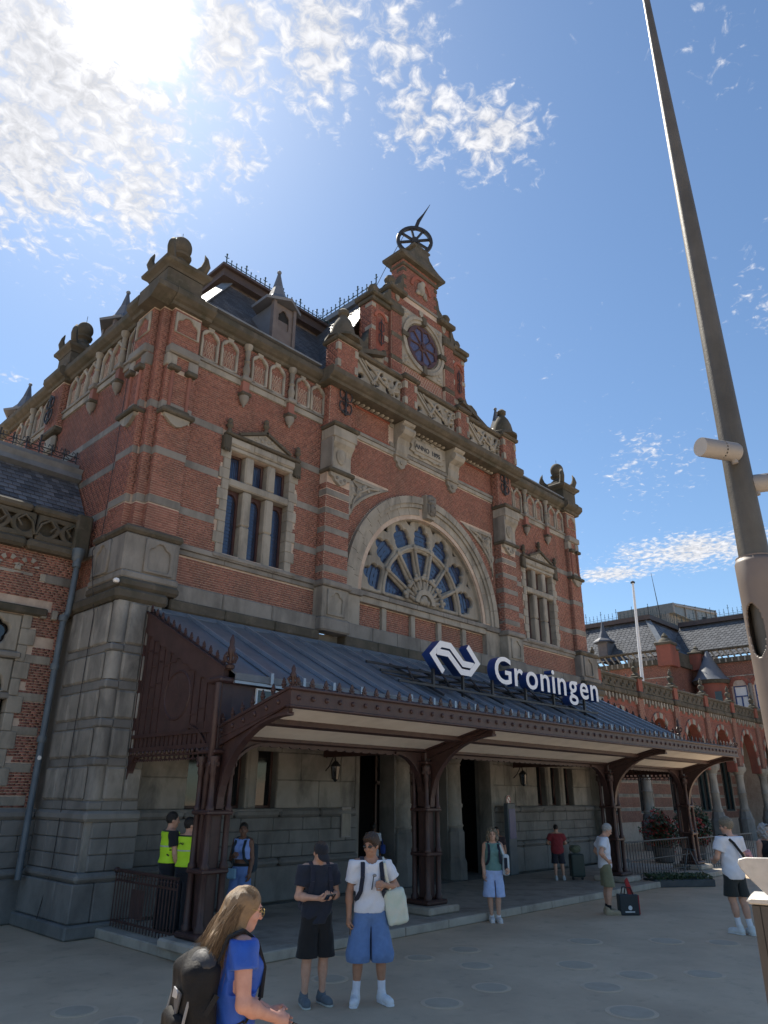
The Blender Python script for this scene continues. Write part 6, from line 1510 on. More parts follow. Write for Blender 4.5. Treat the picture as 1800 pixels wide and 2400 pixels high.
# flagpole and aerial
FLG = thing('flagpole', 'bare white flagpole standing behind the arcade parapet', 'flagpole', (23.2, 4.0, 6.8)); MB().tube([(0, 0, 0), (0, 0, 1), (.35, 0, 7.15)], [.1, .1, .06], 10).build('pole', 'white_paint', FLG, True); MB().lathe([(.13, 0), (.13, .08), (.05, .14), (0, .15)], (.35, 0, 7.15), 10).build('truck', 'iron_black', FLG, True)
AN = thing('roof_aerial', 'thin whip aerial with a small yagi on the far pavilion roof', 'antenna', (45.5, 11.5, 15.3)); MB().tube([(0, 0, 0), (-.1, 0, 1.4), (-.9, 0, 5.5)], [.06, .05, .015], 6).build('whip', 'iron_black', AN)
MB().tube([(-.05, 0, 1.0), (1.3, 0, 1.3)], .025, 5).build('boom', 'cam_white', AN)
for k in range(5): MB().tube([(.2+k*.27, 0, .75+k*.06), (.2+k*.27, 0, 1.45+k*.06)], .018, 5).build('element', 'cam_white', AN)

# ================================================================== street furniture
DISCS = [(-8.35, -7.17, .2), (-7.35, -7.15, .2), (-6.5, -6.27, .2), (-5.43, -7.25, .24), (-5.4, -8.14, .22), (-6.32, -8.12, .22), (-7.12, -8.9, .24), (-3.73, -6.45, .24), (-2.71, -7.39, .24), (-4.67, -8.77, .22), (-5.72, -5.48, .2), (-11.5, -4.54, .2), (-11.36, -5.27, .2), (-8.5, -5.4, .2), (-7.3, -4.4, .18), (-6.68, -5.38, .18), (-2.17, -8.12, .22)]
where = ['nearest to the man in white shirt', 'second nearest to the man in white shirt', 'third right of the man in white', 'mid-plaza below the older man', 'towards the steel cabinet', 'large one below mid-plaza', 'nearest to the sunlit corner of the ground', 'straight in front of the older man with bag', 'in front of the young man seen from behind', 'short of the steel-topped cabinet', 'faint one in front of the woman in green top', 'far left one in front of the corner pier', 'at the left bottom edge beside the backpack', 'behind the feet of the man in black cap', 'by the canopy step behind two men', 'by the canopy step, right of two men', 'rightmost one beside the white shoes']
for (x, y, r), w in zip(DISCS, where):
    d = thing('ground_disc', 'round flush disc in the paving, '+w, 'ground disc', (x, y, 0), group='round discs set in the paving')
    MB().lathe([(0, .008), (r, .008), (r, 0)], (0, 0, 0), 28).build('disc', 'disc', d)
    MB().lathe([(r, .0), (r, .005), (r+.05, .005), (r+.05, 0)], (0, 0, 0), 28).build('rim', 'disc_rim', d)
# lamp mast
LM = thing('lamp_mast', 'tall tapering grey lamp mast with taupe sleeve and two spotlights', 'lamp post', (-10.095, -11.845, 0))
pr = [(.10, 3.9), (.0985, 4.97), (.078, 7.34), (.036, 10.5), (.03, 11.2), (0, 11.25)]
MB().lathe([(.112, 3.9)]+pr[1:], (0, 0, 0), 28).build('mast', 'mast', LM, True)
sl_ = MB()
n = 110; zs_ = [0, .3, 2.6, 3.1]+[3.15+.0125*i for i in range(41)]+[3.75, 3.93, 3.97]
ang0 = math.atan2(CAM.y+11.845, CAM.x+10.095)-.62
vs = []; fs = []
for z in zs_:
    for i in range(n): a = 2*PI*i/n; r = .15 if z < 3.95 else .135; vs.append((r*math.cos(a), r*math.sin(a), z))
for j in range(len(zs_)-1):
    for i in range(n):
        a = 2*PI*(i+.5)/n; zm = (zs_[j]+zs_[j+1])/2; da = (a-ang0+PI) % (2*PI)-PI
        if ((zm-3.4)/.2)**2+(da/.48)**2 < 1: continue
        fs.append((j*n+i, j*n+(i+1) % n, (j+1)*n+(i+1) % n, (j+1)*n+i))
so_ = sl_.add(vs, fs).build('sleeve', 'sleeve', LM, True); md = so_.modifiers.new('solid', 'SOLIDIFY'); md.thickness = .012; md.offset = -1
MB().lathe([(.137, 0), (.137, .012), (.11, .012)], (0, 0, 3.968), 28).build('sleeve_rim', 'sleeve', LM)
MB().lathe([(.1, 2.9), (.1, 3.9)], (0, 0, 0), 20).build('inner_tube', 'mast', LM, True); 
def spot(par, p, dirv, ln, r):
    q = Vector(dirv).normalized(); o = part_root('spotlight', par, p); o.rotation_euler = q.to_track_quat('Z', 'Y').to_euler()
    MB().lathe([(0, 0), (r*.9, 0), (r, .02), (r, ln*.42)], (0, 0, 0), 20).build('housing', 'cam_white', o, True); MB().lathe([(r, ln*.46), (r, ln-.01), (r*.96, ln)], (0, 0, 0), 20).build('housing', 'cam_white', o, True)
    MB().lathe([(r*.9, ln*.41), (r*.9, ln*.47)], (0, 0, 0), 20).build('cooling_gap', 'iron_black', o); MB().lathe([(r*.95, ln-.02), (0, ln-.02)], (0, 0, 0), 20).build('lens', 'glass_dark', o)
    for k in range(18): a = 2*PI*k/18; MB().box(-.006, .006, r*.86, r*1.0, ln*.41, ln*.47).build('fin', 'cam_white', o, rot=(0, 0, a))
    MB().tube([(0, 0, ln*.15), (0, -r*1.3, ln*.1)], .025, 8).build('arm', 'cam_white', o)
LD = Vector((-.69, .72, 0)); spot(LM, (-.10, -.045, 4.84), LD*.95+Vector((-.25, -.2, -.02)), .36, .078); spot(LM, (.04, -.06, 4.60), Vector((.62, -.7, .12)), .3, .075)
# steel-topped cabinet at the right edge
CBN = thing('steel_topped_cabinet', 'taupe cabinet with bent brushed-steel top at the right edge of the plaza', 'cabinet', (-9.652, -11.249, 0), rad(-76))
MB().box(.06, .75, -.0, .4, .02, 1.50).build('body', 'taupe', CBN); MB().box(-.0, .052, -.0, .4, .02, 1.50).build('edge_panel', 'taupe', CBN); MB().box(.04, .07, .01, .39, .02, 1.5).build('seam', 'iron_black', CBN)
tp_ = [(-.06, 0), (.8, 0), (.8, .03), (-.06, .03)]
me = plate_mesh('top_plate', [(-.04, 0), (-.06, .02), (-.03, .045), (.75, .05), (.75, 0)], [], .46, .01); mobj('top_plate', me, 'brushed', CBN, loc=(.03, .2, 1.51))
bp_ = [(.02, .0), (-.07, .09), (-.135, .17), (-.15, .205), (-.14, .235), (-.09, .25), (.75, .27), (.75, .0)]
me = plate_mesh('bent_back_plate', bp_, [], .02, .006); mobj('bent_back_plate', me, 'brushed', CBN, loc=(.1, .0, 1.575))
# slanting steel handrail end behind the woman's rucksack
HR = thing('steel_handrail', 'slanting grey steel handrail end beside the black rucksack at the bottom edge', 'handrail', (-12.80, -8.85, 0))
MB().bar((-.55, -.46, .94), (.0, .0, 1.25), .055, .03).build('rail', 'pipe', HR); MB().bar((-.03, -.02, 0), (-.03, -.02, 1.22), .035, .035).build('post', 'iron_black', HR); MB().bar((-.55, -.46, 0), (-.55, -.46, .92), .035, .035).build('post', 'iron_black', HR)
# railing, planters and signs at the far end
R2 = thing('iron_railing', 'dark iron railing between the two far canopy posts', 'railing', (4.3, -3.3, .13), -PI/2)
def railing2(R, ln, h, n):
    MB().tube([(0, 0, h), (0, ln, h)], .022, 6).build('top_rail', 'iron_black', R); MB().tube([(0, 0, .45), (0, ln, .45)], .016, 6).build('rail', 'iron_black', R); MB().tube([(0, 0, .1), (0, ln, .1)], .016, 6).build('rail', 'iron_black', R)
    for i in range(n+1): MB().tube([(0, ln*i/n, .0), (0, ln*i/n, h)], .011, 5).build('bar', 'iron_black', R)
railing2(R2, 4.4, .92, 26)
R3 = thing('iron_railing', 'dark railing running back towards the arcade beyond the canopy', 'railing', (9.8, -2.9, 0), -PI/2); railing2(R3, 6.0, .95, 30)
def shrub(name, label, x, y, hgt, rr, red, seed):
    t = thing(name, label, 'shrub', (x, y, 0)); rnd = random.Random(seed)
    MB().lathe([(.28, 0), (.36, .05), (.4, .5), (.38, .52), (.34, .5)], (0, 0, 0), 14).build('pot', 'pot', t, True)
    MB().tube([(0, 0, .4), (.03, 0, .8), (0, .02, 1.1)], [.04, .03, .02], 6).build('trunk', 'timber_dark', t)
    lf, fl = MB(), MB()
    for i in range(2200):
        u = rnd.gauss(0, 1); v = rnd.gauss(0, 1); w = rnd.gauss(0, 1); L_ = math.sqrt(u*u+v*v+w*w); k = rnd.random()**.4
        k *= .82+.25*math.sin(3*u/L_+2*w/L_)*math.sin(4*v/L_+seed)
        p = Vector((u/L_*k*rr, v/L_*k*rr, hgt*.55+.1+w/L_*k*hgt*.46)); s = .045+rnd.random()*.04
        a = Vector((rnd.gauss(0, 1), rnd.gauss(0, 1), rnd.gauss(0, 1))).normalized(); b = a.orthogonal().normalized()
        m = fl if rnd.random() < red*(1.2 if p.x > 0 else .6) else lf; m.add([p-a*s, p+b*s*.5, p+a*s, p-b*s*.5], [(0, 1, 2, 3)])
    for nm, m, mm in (('crown', lf, 'leaf'), ('flowers', fl, 'flower')):
        me = bpy.data.meshes.new(nm); me.from_pydata(m.v, [], m.f); o = mobj(nm, me, mm, t); o['kind'] = 'stuff'
shrub('potted_shrub', 'dark potted shrub with red flowers on its right side beyond the railing', 12.2, -.9, 1.75, .75, .42, 1)
shrub('potted_shrub', 'potted shrub with deep red flowers right of the farthest canopy post', 14.4, -1.2, 1.6, .7, .55, 2)
shrub('potted_shrub', 'dark green potted shrub in front of the arcade column', 17.0, -.2, 1.9, .95, .03, 3)
WS = thing('round_wall_sign', 'small round white prohibition sign on wall right of doors', 'sign', (3.58, -.06, 2.12)); MB().lathe([(.13, 0), (.13, .015), (0, .015)], (0, 0, 0), 24, 'y').build('plate', 'white_paint', WS, rot=(0, 0, PI)); MB().lathe([(.095, .0), (.12, .0), (.12, .018), (.095, .018), (.095, 0)], (0, 0, 0), 24, 'y').build('ring', 'flower', WS, rot=(0, 0, PI)); MB().bar((-.08, -.017, .08), (.08, -.017, -.08), .02, .006, up=(0, 1, 0)).build('slash', 'flower', WS)
IC = thing('information_column', 'slim grey information column with dark blue screen beside the right door', 'information column', (3.1, -.42, .13)); MB().cbox(-.2, .2, -.08, .08, 0, 1.9, c=.02).build('body', 'pipe', IC); MB().box(-.16, .16, -.09, -.081, .95, 1.75).build('screen', 'blue', IC)
PO = thing('wall_poster', 'pale upright poster on wall left of the entrance doors', 'poster', (-3.24, -.1, 0)); MB().box(-.15, .15, -.02, 0, 1.3, 1.95).build('frame', 'cam_white', PO); MB().box(-.13, .13, -.026, -.021, 1.33, 1.92).build('sheet', 'stone', PO)
AFR = thing('pavement_board', 'folding silver A-board leaning by the far railing', 'sign board', (6.5, -4.2, 0), rad(-40)); MB().bar((-.3, 0, 0), (-.05, 0, .85), .03, .02).build('leg', 'pipe', AFR); MB().bar((.35, 0, 0), (.0, 0, .85), .03, .02).build('leg', 'pipe', AFR); MB().box(-.02, .02, -.3, .3, .82, .86).build('hinge', 'pipe', AFR)
HB = thing('ground_planter', 'low planter of dark ground cover beside the far canopy post', 'planter', (5.3, -4.3, 0), rad(-35)); MB().cbox(-.9, .9, -.3, .3, .0, .18, c=.02).build('trough', 'pot', HB)
rnd = random.Random(9); m = MB()
for i in range(900):
    p = Vector((rnd.uniform(-.9, .9), rnd.uniform(-.3, .3), .16+rnd.random()*.14)); a = Vector((rnd.gauss(0, 1), rnd.gauss(0, 1), rnd.gauss(0, 1))).normalized(); b = a.orthogonal().normalized(); m.add([p-a*.05, p+b*.025, p+a*.05, p-b*.025], [(0, 1, 2, 3)])
me = bpy.data.meshes.new('leaves'); me.from_pydata(m.v, [], m.f); mobj('leaves', me, 'leaf', HB)['kind'] = 'stuff'

for x, lb in ((-3.9, 'dark iron wall lantern on bracket left of the entrance doors'), (3.95, 'dark iron wall lantern on bracket right of the entrance doors')):
    t = thing('wall_lantern', lb, 'lantern', (x, -.06, 0), group='wall lanterns by the doors')
    MB().tube([(0, .0, 3.05), (0, -.18, 3.12), (0, -.32, 3.05), (0, -.34, 2.95)], .02, 8).build('arm', 'iron_black', t, True); MB().tube([(0, 0, 2.75), (0, -.12, 2.85), (0, -.26, 3.06)], .014, 6).build('brace', 'iron_black', t, True)
    MB().lathe([(0, 2.97), (.05, 2.95), (.13, 2.86), (.12, 2.84)], (0, -.34, 0), 6).build('hood', 'iron_black', t); MB().lathe([(.11, 2.84), (.075, 2.56), (.03, 2.52), (0, 2.5)], (0, -.34, 0), 6).build('glass_body', 'glass_dark', t)
    for k in range(6): a = PI/3*k; MB().tube([(.112*math.cos(a), -.34+.112*math.sin(a), 2.84), (.077*math.cos(a), -.34+.077*math.sin(a), 2.56)], .007, 5).build('bar', 'iron_black', t)

# ================================================================== people
def _len(a): return np.sqrt((a*a).sum(-1))
def cone(a, b, r0, r1, sy=1.0):
    a, b = np.array(a, float), np.array(b, float)
    if sy != 1: a = a*[1, sy, 1]; b = b*[1, sy, 1]
    ba = b-a; q = max((ba*ba).sum(), 1e-9)
    def f(P):
        if sy != 1: P = P*np.array([1, sy, 1])
        t = np.clip(((P-a)@ba)/q, 0, 1); return (_len(P-a-t[:, None]*ba)-(r0+(r1-r0)*t))/(sy if sy > 1 else 1)
    return f
def ell(c, r, M=None):
    c, r = np.array(c, float), np.array(r, float)
    def f(P):
        q = P-c
        if M is not None: q = q@M
        k0 = _len(q/r); k1 = _len(q/(r*r))+1e-9; return k0*(k0-1)/k1
    return f
def rbox(c, h, r, M=None):
    c, h = np.array(c, float), np.array(h, float)-r
    def f(P):
        q = P-c
        if M is not None: q = q@M
        d = np.abs(q)-h; return _len(np.maximum(d, 0))+np.minimum(d.max(-1), 0)-r
    return f
def union(prims, k=.03):
    def f(P):
        d = None
        for p in prims:
            if isinstance(p, tuple): p, kk = p
            else: kk = k
            e = p(P)
            if d is None: d = e
            elif kk <= 0: d = np.minimum(d, e)
            else: h = np.clip(.5+.5*(d-e)/kk, 0, 1); d = d*h+e*(1-h)-kk*h*(1-h) if False else e*h+d*(1-h)-kk*h*(1-h)
        return d
    return f
def cut(f, *planes):
    """keep the side where n.p < c"""
    def g(P):
        d = f(P)
        for n, c in planes: d = np.maximum(d, P@np.array(n, float)-c)
        return d
    return g
def sub(f, *gs, k=.01):
    def q(P):
        d = f(P)
        for g_ in gs: d = np.maximum(d, -g_(P))
        return d
    return q
def ripple(f, a, fx, fy, fz, ph=0):
    return lambda P: f(P)+a*(np.sin(P[:, 0]*fx+ph+P[:, 2]*fz*.3)*np.sin(P[:, 2]*fz+P[:, 0]*9+P[:, 1]*fy)+.6*np.sin(P[:, 2]*fz*1.7+P[:, 0]*fx*1.3+ph*2)*np.sin(P[:, 0]*31+P[:, 1]*27+ph))
def snet(f, lo, hi, h):
    lo, hi = np.array(lo, float), np.array(hi, float); B = 4
    nb = np.ceil((hi-lo)/(h*B)).astype(int)+1; n = nb*B+1
    c = np.stack(np.meshgrid(*[np.arange(k) for k in nb], indexing='ij'), -1).reshape(-1, 3)
    dc = f(lo+(c+.5)*h*B); act = (np.abs(dc) < h*B*1.25).reshape(nb)
    val = np.full(n, 1e3, np.float32)
    sg = np.where(dc.reshape(nb) < 0, -1e3, 1e3)
    val[:-1, :-1, :-1] = np.repeat(np.repeat(np.repeat(sg, B, 0), B, 1), B, 2)
    m = np.zeros(n, bool)
    am = np.repeat(np.repeat(np.repeat(act, B, 0), B, 1), B, 2)
    for i in (0, 1):
        for j in (0, 1):
            for k in (0, 1): m[i:n[0]-1+i, j:n[1]-1+j, k:n[2]-1+k] |= am
    idx = np.argwhere(m); val[m] = f(lo+idx*h)
    val[0] = val[-1] = 1e3; val[:, 0] = val[:, -1] = 1e3; val[:, :, 0] = val[:, :, -1] = 1e3
    ins = val < 0
    C = [(i, j, k) for i in (0, 1) for j in (0, 1) for k in (0, 1)]
    cnt = sum(ins[i:n[0]-1+i, j:n[1]-1+j, k:n[2]-1+k].astype(np.int8) for i, j, k in C)
    cells = np.argwhere((cnt > 0) & (cnt < 8))
    acc = np.zeros((len(cells), 3)); num = np.zeros(len(cells))
    V8 = {cc: val[cells[:, 0]+cc[0], cells[:, 1]+cc[1], cells[:, 2]+cc[2]] for cc in C}
    for a in C:
        for ax in range(3):
            if a[ax]: continue
            b = list(a); b[ax] = 1; b = tuple(b); va, vb = V8[a], V8[b]; x = (va < 0) != (vb < 0)
            t = np.where(x, va/np.where(va == vb, 1, va-vb), 0); p = np.array(a, float)+np.zeros((len(cells), 3)); p[:, ax] += np.clip(t, 0, 1)
            acc += p*x[:, None]; num += x
    verts = lo+(cells+acc/np.maximum(num, 1)[:, None])*h
    ix = -np.ones(n, np.int64); ix[cells[:, 0], cells[:, 1], cells[:, 2]] = np.arange(len(cells))
    faces = []
    for ax in range(3):
        sl0 = [slice(None)]*3; sl1 = [slice(None)]*3; sl0[ax] = slice(0, -1); sl1[ax] = slice(1, None)
        e = np.argwhere(ins[tuple(sl0)] != ins[tuple(sl1)]); o1, o2 = [(1, 2), (2, 0), (0, 1)][ax]
        if not len(e): continue
        fl = ins[tuple(sl0)][e[:, 0], e[:, 1], e[:, 2]]
        q = []
        for d1, d2 in ((1, 1), (0, 1), (0, 0), (1, 0)):
            w = e.copy(); w[:, o1] -= d1; w[:, o2] -= d2; q.append(ix[w[:, 0], w[:, 1], w[:, 2]])
        q = np.stack(q, -1); q[~fl] = q[~fl][:, ::-1]; faces.append(q)
    if not faces: print('EMPTY SDF', lo, hi)
    if not faces: return np.zeros((0, 3)), np.zeros((0, 4), int)
    F_ = np.concatenate(faces); F_ = F_[(F_ >= 0).all(1)]
    return verts, F_
def sdf_mesh(name, parts):
    """parts: list of (f, lo, hi, h) joined into one mesh"""
    vs, fs, k = [], [], 0
    for f, lo, hi, h in parts:
        v, q = snet(f, lo, hi, h); vs.append(v); fs.append(q+k); k += len(v)
    v = np.concatenate(vs); q = np.concatenate(fs)
    me = bpy.data.meshes.new(name); me.vertices.add(len(v)); me.vertices.foreach_set('co', v.ravel()); me.loops.add(q.size); me.loops.foreach_set('vertex_index', q.ravel().astype(np.int32))
    me.polygons.add(len(q)); me.polygons.foreach_set('loop_start', (4*np.arange(len(q))).astype(np.int32)); me.polygons.foreach_set('use_smooth', np.ones(len(q), bool)); me.update(calc_edges=True); me.validate()
    return me
FAB = {}
def fab(c, rough=.9, nm='cloth', k=1.25):
    key = (c, rough)
    if key not in FAB: FAB[key] = mat(nm, c, tuple(min(.95, x*k) for x in c), rough, 14, .25, 55, sheen=.15)
    return FAB[key]
SKIN = {'fair': mat('skin_fair', (.50, .285, .20), (.60, .35, .25), .55, 20, .05, 90), 'tan': mat('skin_tan', (.36, .185, .115), (.44, .235, .15), .55, 20, .05, 90), 'dark': mat('skin_dark', (.14, .068, .042), (.19, .095, .06), .5, 20, .05, 90), 'pink': mat('skin_pink', (.50, .25, .185), (.60, .32, .24), .55, 20, .05, 90)}
HAIR = {'brown': mat('hair_brown', (.035, .02, .011), (.075, .043, .024), .5, 60, .6, 160), 'black': mat('hair_black', (.008, .007, .007), (.02, .017, .016), .45, 60, .6, 160), 'blond': mat('hair_dark_blond', (.15, .10, .05), (.26, .18, .095), .5, 60, .6, 160), 'grey': mat('hair_grey', (.30, .28, .26), (.46, .44, .41), .55, 60, .6, 160), 'ash': mat('hair_ash_blond', (.15, .125, .085), (.25, .21, .15), .55, 60, .6, 160), 'honey': mat('hair_honey', (.085, .048, .022), (.30, .19, .095), .42, 30, .5, 160, island=.6)}
eye_m = mat('eye_dark', (.02, .015, .012), None, .2)
def rotm(yaw, pitch, roll=0):
    return np.array((Matrix.Rotation(yaw, 3, 'Z') @ Matrix.Rotation(pitch, 3, 'X') @ Matrix.Rotation(roll, 3, 'Y')))
def person(label, loc, face, H, skin='fair', pose=None, wear=(), hair=None, head=(0, 0), h=.013, group=None, build=1.0, face_on=True, hands=True, female=False):
    J = dict(pel=(0, 0, .95), che=(0, 0, 1.27), nec=(0, -.015, 1.46), hd=(0, .015, 1.625), shR=(.185, -.01, 1.415), shL=(-.185, -.01, 1.415), elR=(.235, -.03, 1.13), elL=(-.235, -.03, 1.13), wrR=(.25, .05, .89), wrL=(-.25, .05, .89),
             hiR=(.09, 0, .92), hiL=(-.09, 0, .92), knR=(.105, .01, .5), knL=(-.105, .01, .5), anR=(.11, -.025, .085), anL=(-.11, -.025, .085), toR=(.14, .145, .035), toL=(-.14, .145, .035), curlR=.35, curlL=.35, nR=None, nL=None)
    if female: J.update(shR=(.165, -.01, 1.415), shL=(-.165, -.01, 1.415), elR=(.205, -.03, 1.13), elL=(-.205, -.03, 1.13), wrR=(.215, .05, .89), wrL=(-.215, .05, .89))
    J.update(pose or {})
    A = {k: np.array(v, float) for k, v in J.items() if isinstance(v, tuple)}
    root = thing('person', label, 'person', loc, rad(face-90), group); sc = H/1.75; root.scale = (sc, sc, sc); b = build
    Rh = rotm(rad(head[0]), rad(head[1])); hp = lambda p: A['hd']+Rh@np.array(p, float)
    torso = lambda e=0: [ell(A['pel']+[0, -.01, .0], (.155*b+e, .11*b+e, .13+e)), (cone(A['pel']+[0, 0, .04], A['che'], .125*b+e, .135*b+e, 1.35), .06), (cone(A['che']+[0, 0, -.05], A['che']+[0, 0, .1], .14*b+e, .125*b+e, 1.3), .06),
                         (cone(A['shL']*.8+A['nec']*.2, A['shR']*.8+A['nec']*.2, .068+e, .068+e), .06), (cone(A['nec']+[0, 0, -.06], A['nec'], .075+e*.6, .06+e*.5), .05)]
    bust = [(ell(A['che']+[s*.07, .095, .02], (.065, .055, .065)), .04) for s in (-1, 1)] if female else []
    P = torso()+bust+[(cone(A['nec'], hp((0, -.02, -.06)), .056, .052), .03)]
    for s in 'RL':
        P += [(cone(A['sh'+s], A['el'+s], .054*b, .042), .045), (cone(A['el'+s], A['wr'+s], .043, .029), .02)]
        mu = A['el'+s]*.72+A['wr'+s]*.28; P += [(ell(mu, (.043, .043, .05)), .03)]
        P += [(cone(A['hi'+s], A['kn'+s], .092*b, .058), .05), (cone(A['kn'+s], A['an'+s], .056, .036), .03)]
        ca = A['kn'+s]*.68+A['an'+s]*.32+[0, -.022, 0]; P += [(ell(ca, (.05, .052, .11)), .04)]
        P += [(cone(A['an'+s]+[0, -.02, -.045], A['to'+s], .037, .03), .03)]
    hdp = [(ell(hp((0, -.012, .024)), (.074, .094, .098), Rh), .0), (ell(hp((0, .018, -.022)), (.061, .074, .100), Rh), .02), (ell(hp((0, .036, -.085)), (.045, .046, .036), Rh), .025), (cone(hp((0, .088, .012)), hp((0, .106, -.026)), .008, .014), .012), (ell(hp((0, .080, -.058)), (.024, .012, .009), Rh), .008), (ell(hp((0, .08, .03)), (.05, .016, .008), Rh), .015)]
    for s in (-1, 1): hdp += [(ell(hp((s*.076, -.012, -.008)), (.011, .024, .031), Rh), .008), (ell(hp((s*.042, .062, -.03)), (.022, .02, .02), Rh), .02)]
    body = union(P+[(union(hdp), .02)])
    parts = [(body, (-.62, -.62, -.02), (.62, .62, 1.85), h)]
    if hands:
        for s in 'RL':
            w = A['wr'+s]; f_ = w-A['el'+s]; f_ /= np.linalg.norm(f_); sg = 1 if s == 'R' else -1
            nrm = np.array(J['n'+s] if J['n'+s] else (-sg, 0, 0), float); nrm = nrm-f_*(nrm@f_); nrm /= np.linalg.norm(nrm)+1e-9; sd = np.cross(f_, nrm)*(1 if s == 'R' else -1); cu = J['curl'+s]
            up_ = -sd if sd@np.array((0, 1, .3)) < 0 else sd          # thumb side
            G = [cone(w-f_*.03, w+f_*.02, .029, .03), (ell(w+f_*.055, (.036, .036, .036), None), .02), (cone(w+f_*.03+up_*.022, w+f_*.085+up_*.028, .018, .016), .02), (cone(w+f_*.03-up_*.018, w+f_*.08-up_*.028, .018, .015), .02)]
            for q, ln in ((.03, .04), (.010, .046), (-.010, .043), (-.029, .034)):
                p0 = w+f_*.085+up_*q; d1 = f_*math.cos(cu*1.2)+nrm*math.sin(cu*1.2); p1 = p0+d1*ln; d2 = f_*math.cos(cu*2.6)+nrm*math.sin(cu*2.6); p2 = p1+d2*ln*.85
                G += [(cone(p0, p1, .0098, .0088), .006), (cone(p1, p2, .0088, .0072), .003)]
            t0 = w+f_*.025+up_*.03; t1 = t0+f_*.035+up_*.03+nrm*.012; t2 = t1+f_*.03+nrm*(.02+.02*cu)-up_*.012*cu; G += [(cone(t0, t1, .014, .0105), .012), (cone(t1, t2, .0105, .0085), .003)]
            parts.append((union(G, .01), np.minimum(w-.13, w+f_*.1-.12), np.maximum(w+.13, w+f_*.1+.12), min(h*.55, .0065)))
    mobj('body', sdf_mesh('body', parts), SKIN[skin], root)
    if face_on:
        for s in (-1, 1): MB().sph(tuple(hp((s*.031, .083, .008))), (.013, .008, .007), 8, 6).build('eye', eye_m, root, True)
        for s in (-1, 1): MB().tube([tuple(hp((s*.016, .094, .028))), tuple(hp((s*.034, .09, .034))), tuple(hp((s*.052, .074, .026)))], .004, 5).build('eyebrow', HAIR['brown'] if hair is None else HAIR[hair[1]], root)
    lo, hi = (-.62, -.62, -.02), (.62, .62, 1.9)
    for wkind, mt, *o in wear:
        arg = o[0] if o else {}
        if wkind in ('tee', 'tank', 'polo'):
            e = arg.get('e', .02); T = torso(e)+[(p, k) for p, k in bust]
            hem = arg.get('hem', .86)
            loose = [(cone((A['pel']+[0, 0, -.02])*[1, 1, 0]+[0, 0, hem], A['che'], (.15 if not female else .14)*b+e, .135*b+e, 1.4), .05)]
            T = T+loose
            if bust: T += [(ell(A['che']+[s*.07, .1, .02], (.075, .062, .072)), .04) for s in (-1, 1)]
            if wkind != 'tank':
                sl_n = arg.get('sleeve', .62)
                for s in 'RL':
                    a_, e_ = A['sh'+s], A['el'+s]; T += [(cone(a_, a_+(e_-a_)*sl_n, .062*b+e, .062*b+e*1.1), .035)]
            f = union(T); f = ripple(f, arg.get('rip', .005), 22, 17, 26, len(label))
            pl_ = [((0, 0, -1), -hem), ((0, 0, 1), A['nec'][2]+.015)]
            if wkind != 'tank':
                for s in 'RL':
                    a_, e_ = A['sh'+s], A['el'+s]; d = (e_-a_)/np.linalg.norm(e_-a_); Lc = np.linalg.norm(e_-a_)*sl_n
                    f = (lambda f, a_, e_, d, Lc: (lambda PP: np.where((_len(PP-(a_+d*((PP-a_)@d)[:, None])) < .125) & (np.abs(PP[:, 0]) > abs(a_[0])-.012+.03*(PP[:, 2] < 1.2)) & ((PP-a_)@d < Lc+.22), np.maximum(f(PP), (PP-a_)@d-Lc), f(PP))))(f, a_, e_, d, Lc)
            neck = ell(A['nec']+[0, arg.get('vy', .03), .03], (.075, .085, arg.get('vz', .06)))
            f = cut(sub(f, neck), *pl_)
            if wkind == 'tank':
                for s in (-1, 1): f = sub(f, ell((s*.24, 0, 1.40), (.085, .2, .13)))
            mobj('tshirt' if wkind != 'tank' else 'tank_top', sdf_mesh('top', [(f, lo, hi, h)]), mt, root)
        elif wkind in ('shorts', 'trousers', 'skirt'):
            hem = arg.get('hem', .5 if wkind == 'shorts' else .06); fl = arg.get('flare', .03); e = arg.get('e', .02)
            T = [ell(A['pel']+[0, -.01, -.02], (.152*b+e*.6, .108*b+e*.6, .14+e*.5)), (cone(A['pel']+[0, 0, -.02], A['pel']+[0, 0, .07], .132*b+e*.4, .126*b+e*.3, 1.3), .05)]
            for s in 'RL':
                hh, kn, an = A['hi'+s], A['kn'+s], A['an'+s]
                T += [(cone(hh, kn, .088*b+e*.3, .07+e+fl), .05)]
                if hem < .5: T += [(cone(kn, an, .07+e+fl*.7, .055+e+fl*.6), .03)]
            f = ripple(union(T), .004, 20, 12, 18, len(label)+2)
            f = cut(f, ((0, 0, -1), -hem), ((0, 0, 1), arg.get('top', 1.03)))
            gap_ = ell((0, 0, hem-.02), (.014, .2, (.84-hem)))
            if wkind != 'skirt': f = sub(f, gap_)
            mobj(wkind, sdf_mesh(wkind, [(f, lo, hi, h)]), mt, root)
        elif wkind == 'vest':
            T = torso(.042); f = cut(union(T), ((0, 0, -1), -.99), ((0, 0, 1), 1.455))
            f = sub(f, ell(A['nec']+[0, .03, .05], (.09, .1, .09)))
            for s in 'RL': f = sub(f, ell(A['sh'+s]+[.06 if s == 'R' else -.06, 0, -.05], (.085, .16, .17)))
            mobj('safety_vest', sdf_mesh('safety_vest', [(f, lo, hi, h*.8)]), mt, root)
            st = cut(union(torso(.046)), ((0, 0, -1), -1.225), ((0, 0, 1), 1.25)); st = sub(st, *[ell(A['sh'+s]+[.06 if s == 'R' else -.06, 0, -.05], (.088, .16, .17)) for s in 'RL'])
            mobj('reflective_strip', sdf_mesh('reflective_strip', [(st, lo, hi, h*.6)]), fab((.45, .47, .45), .4), root)
        elif wkind == 'shoes':
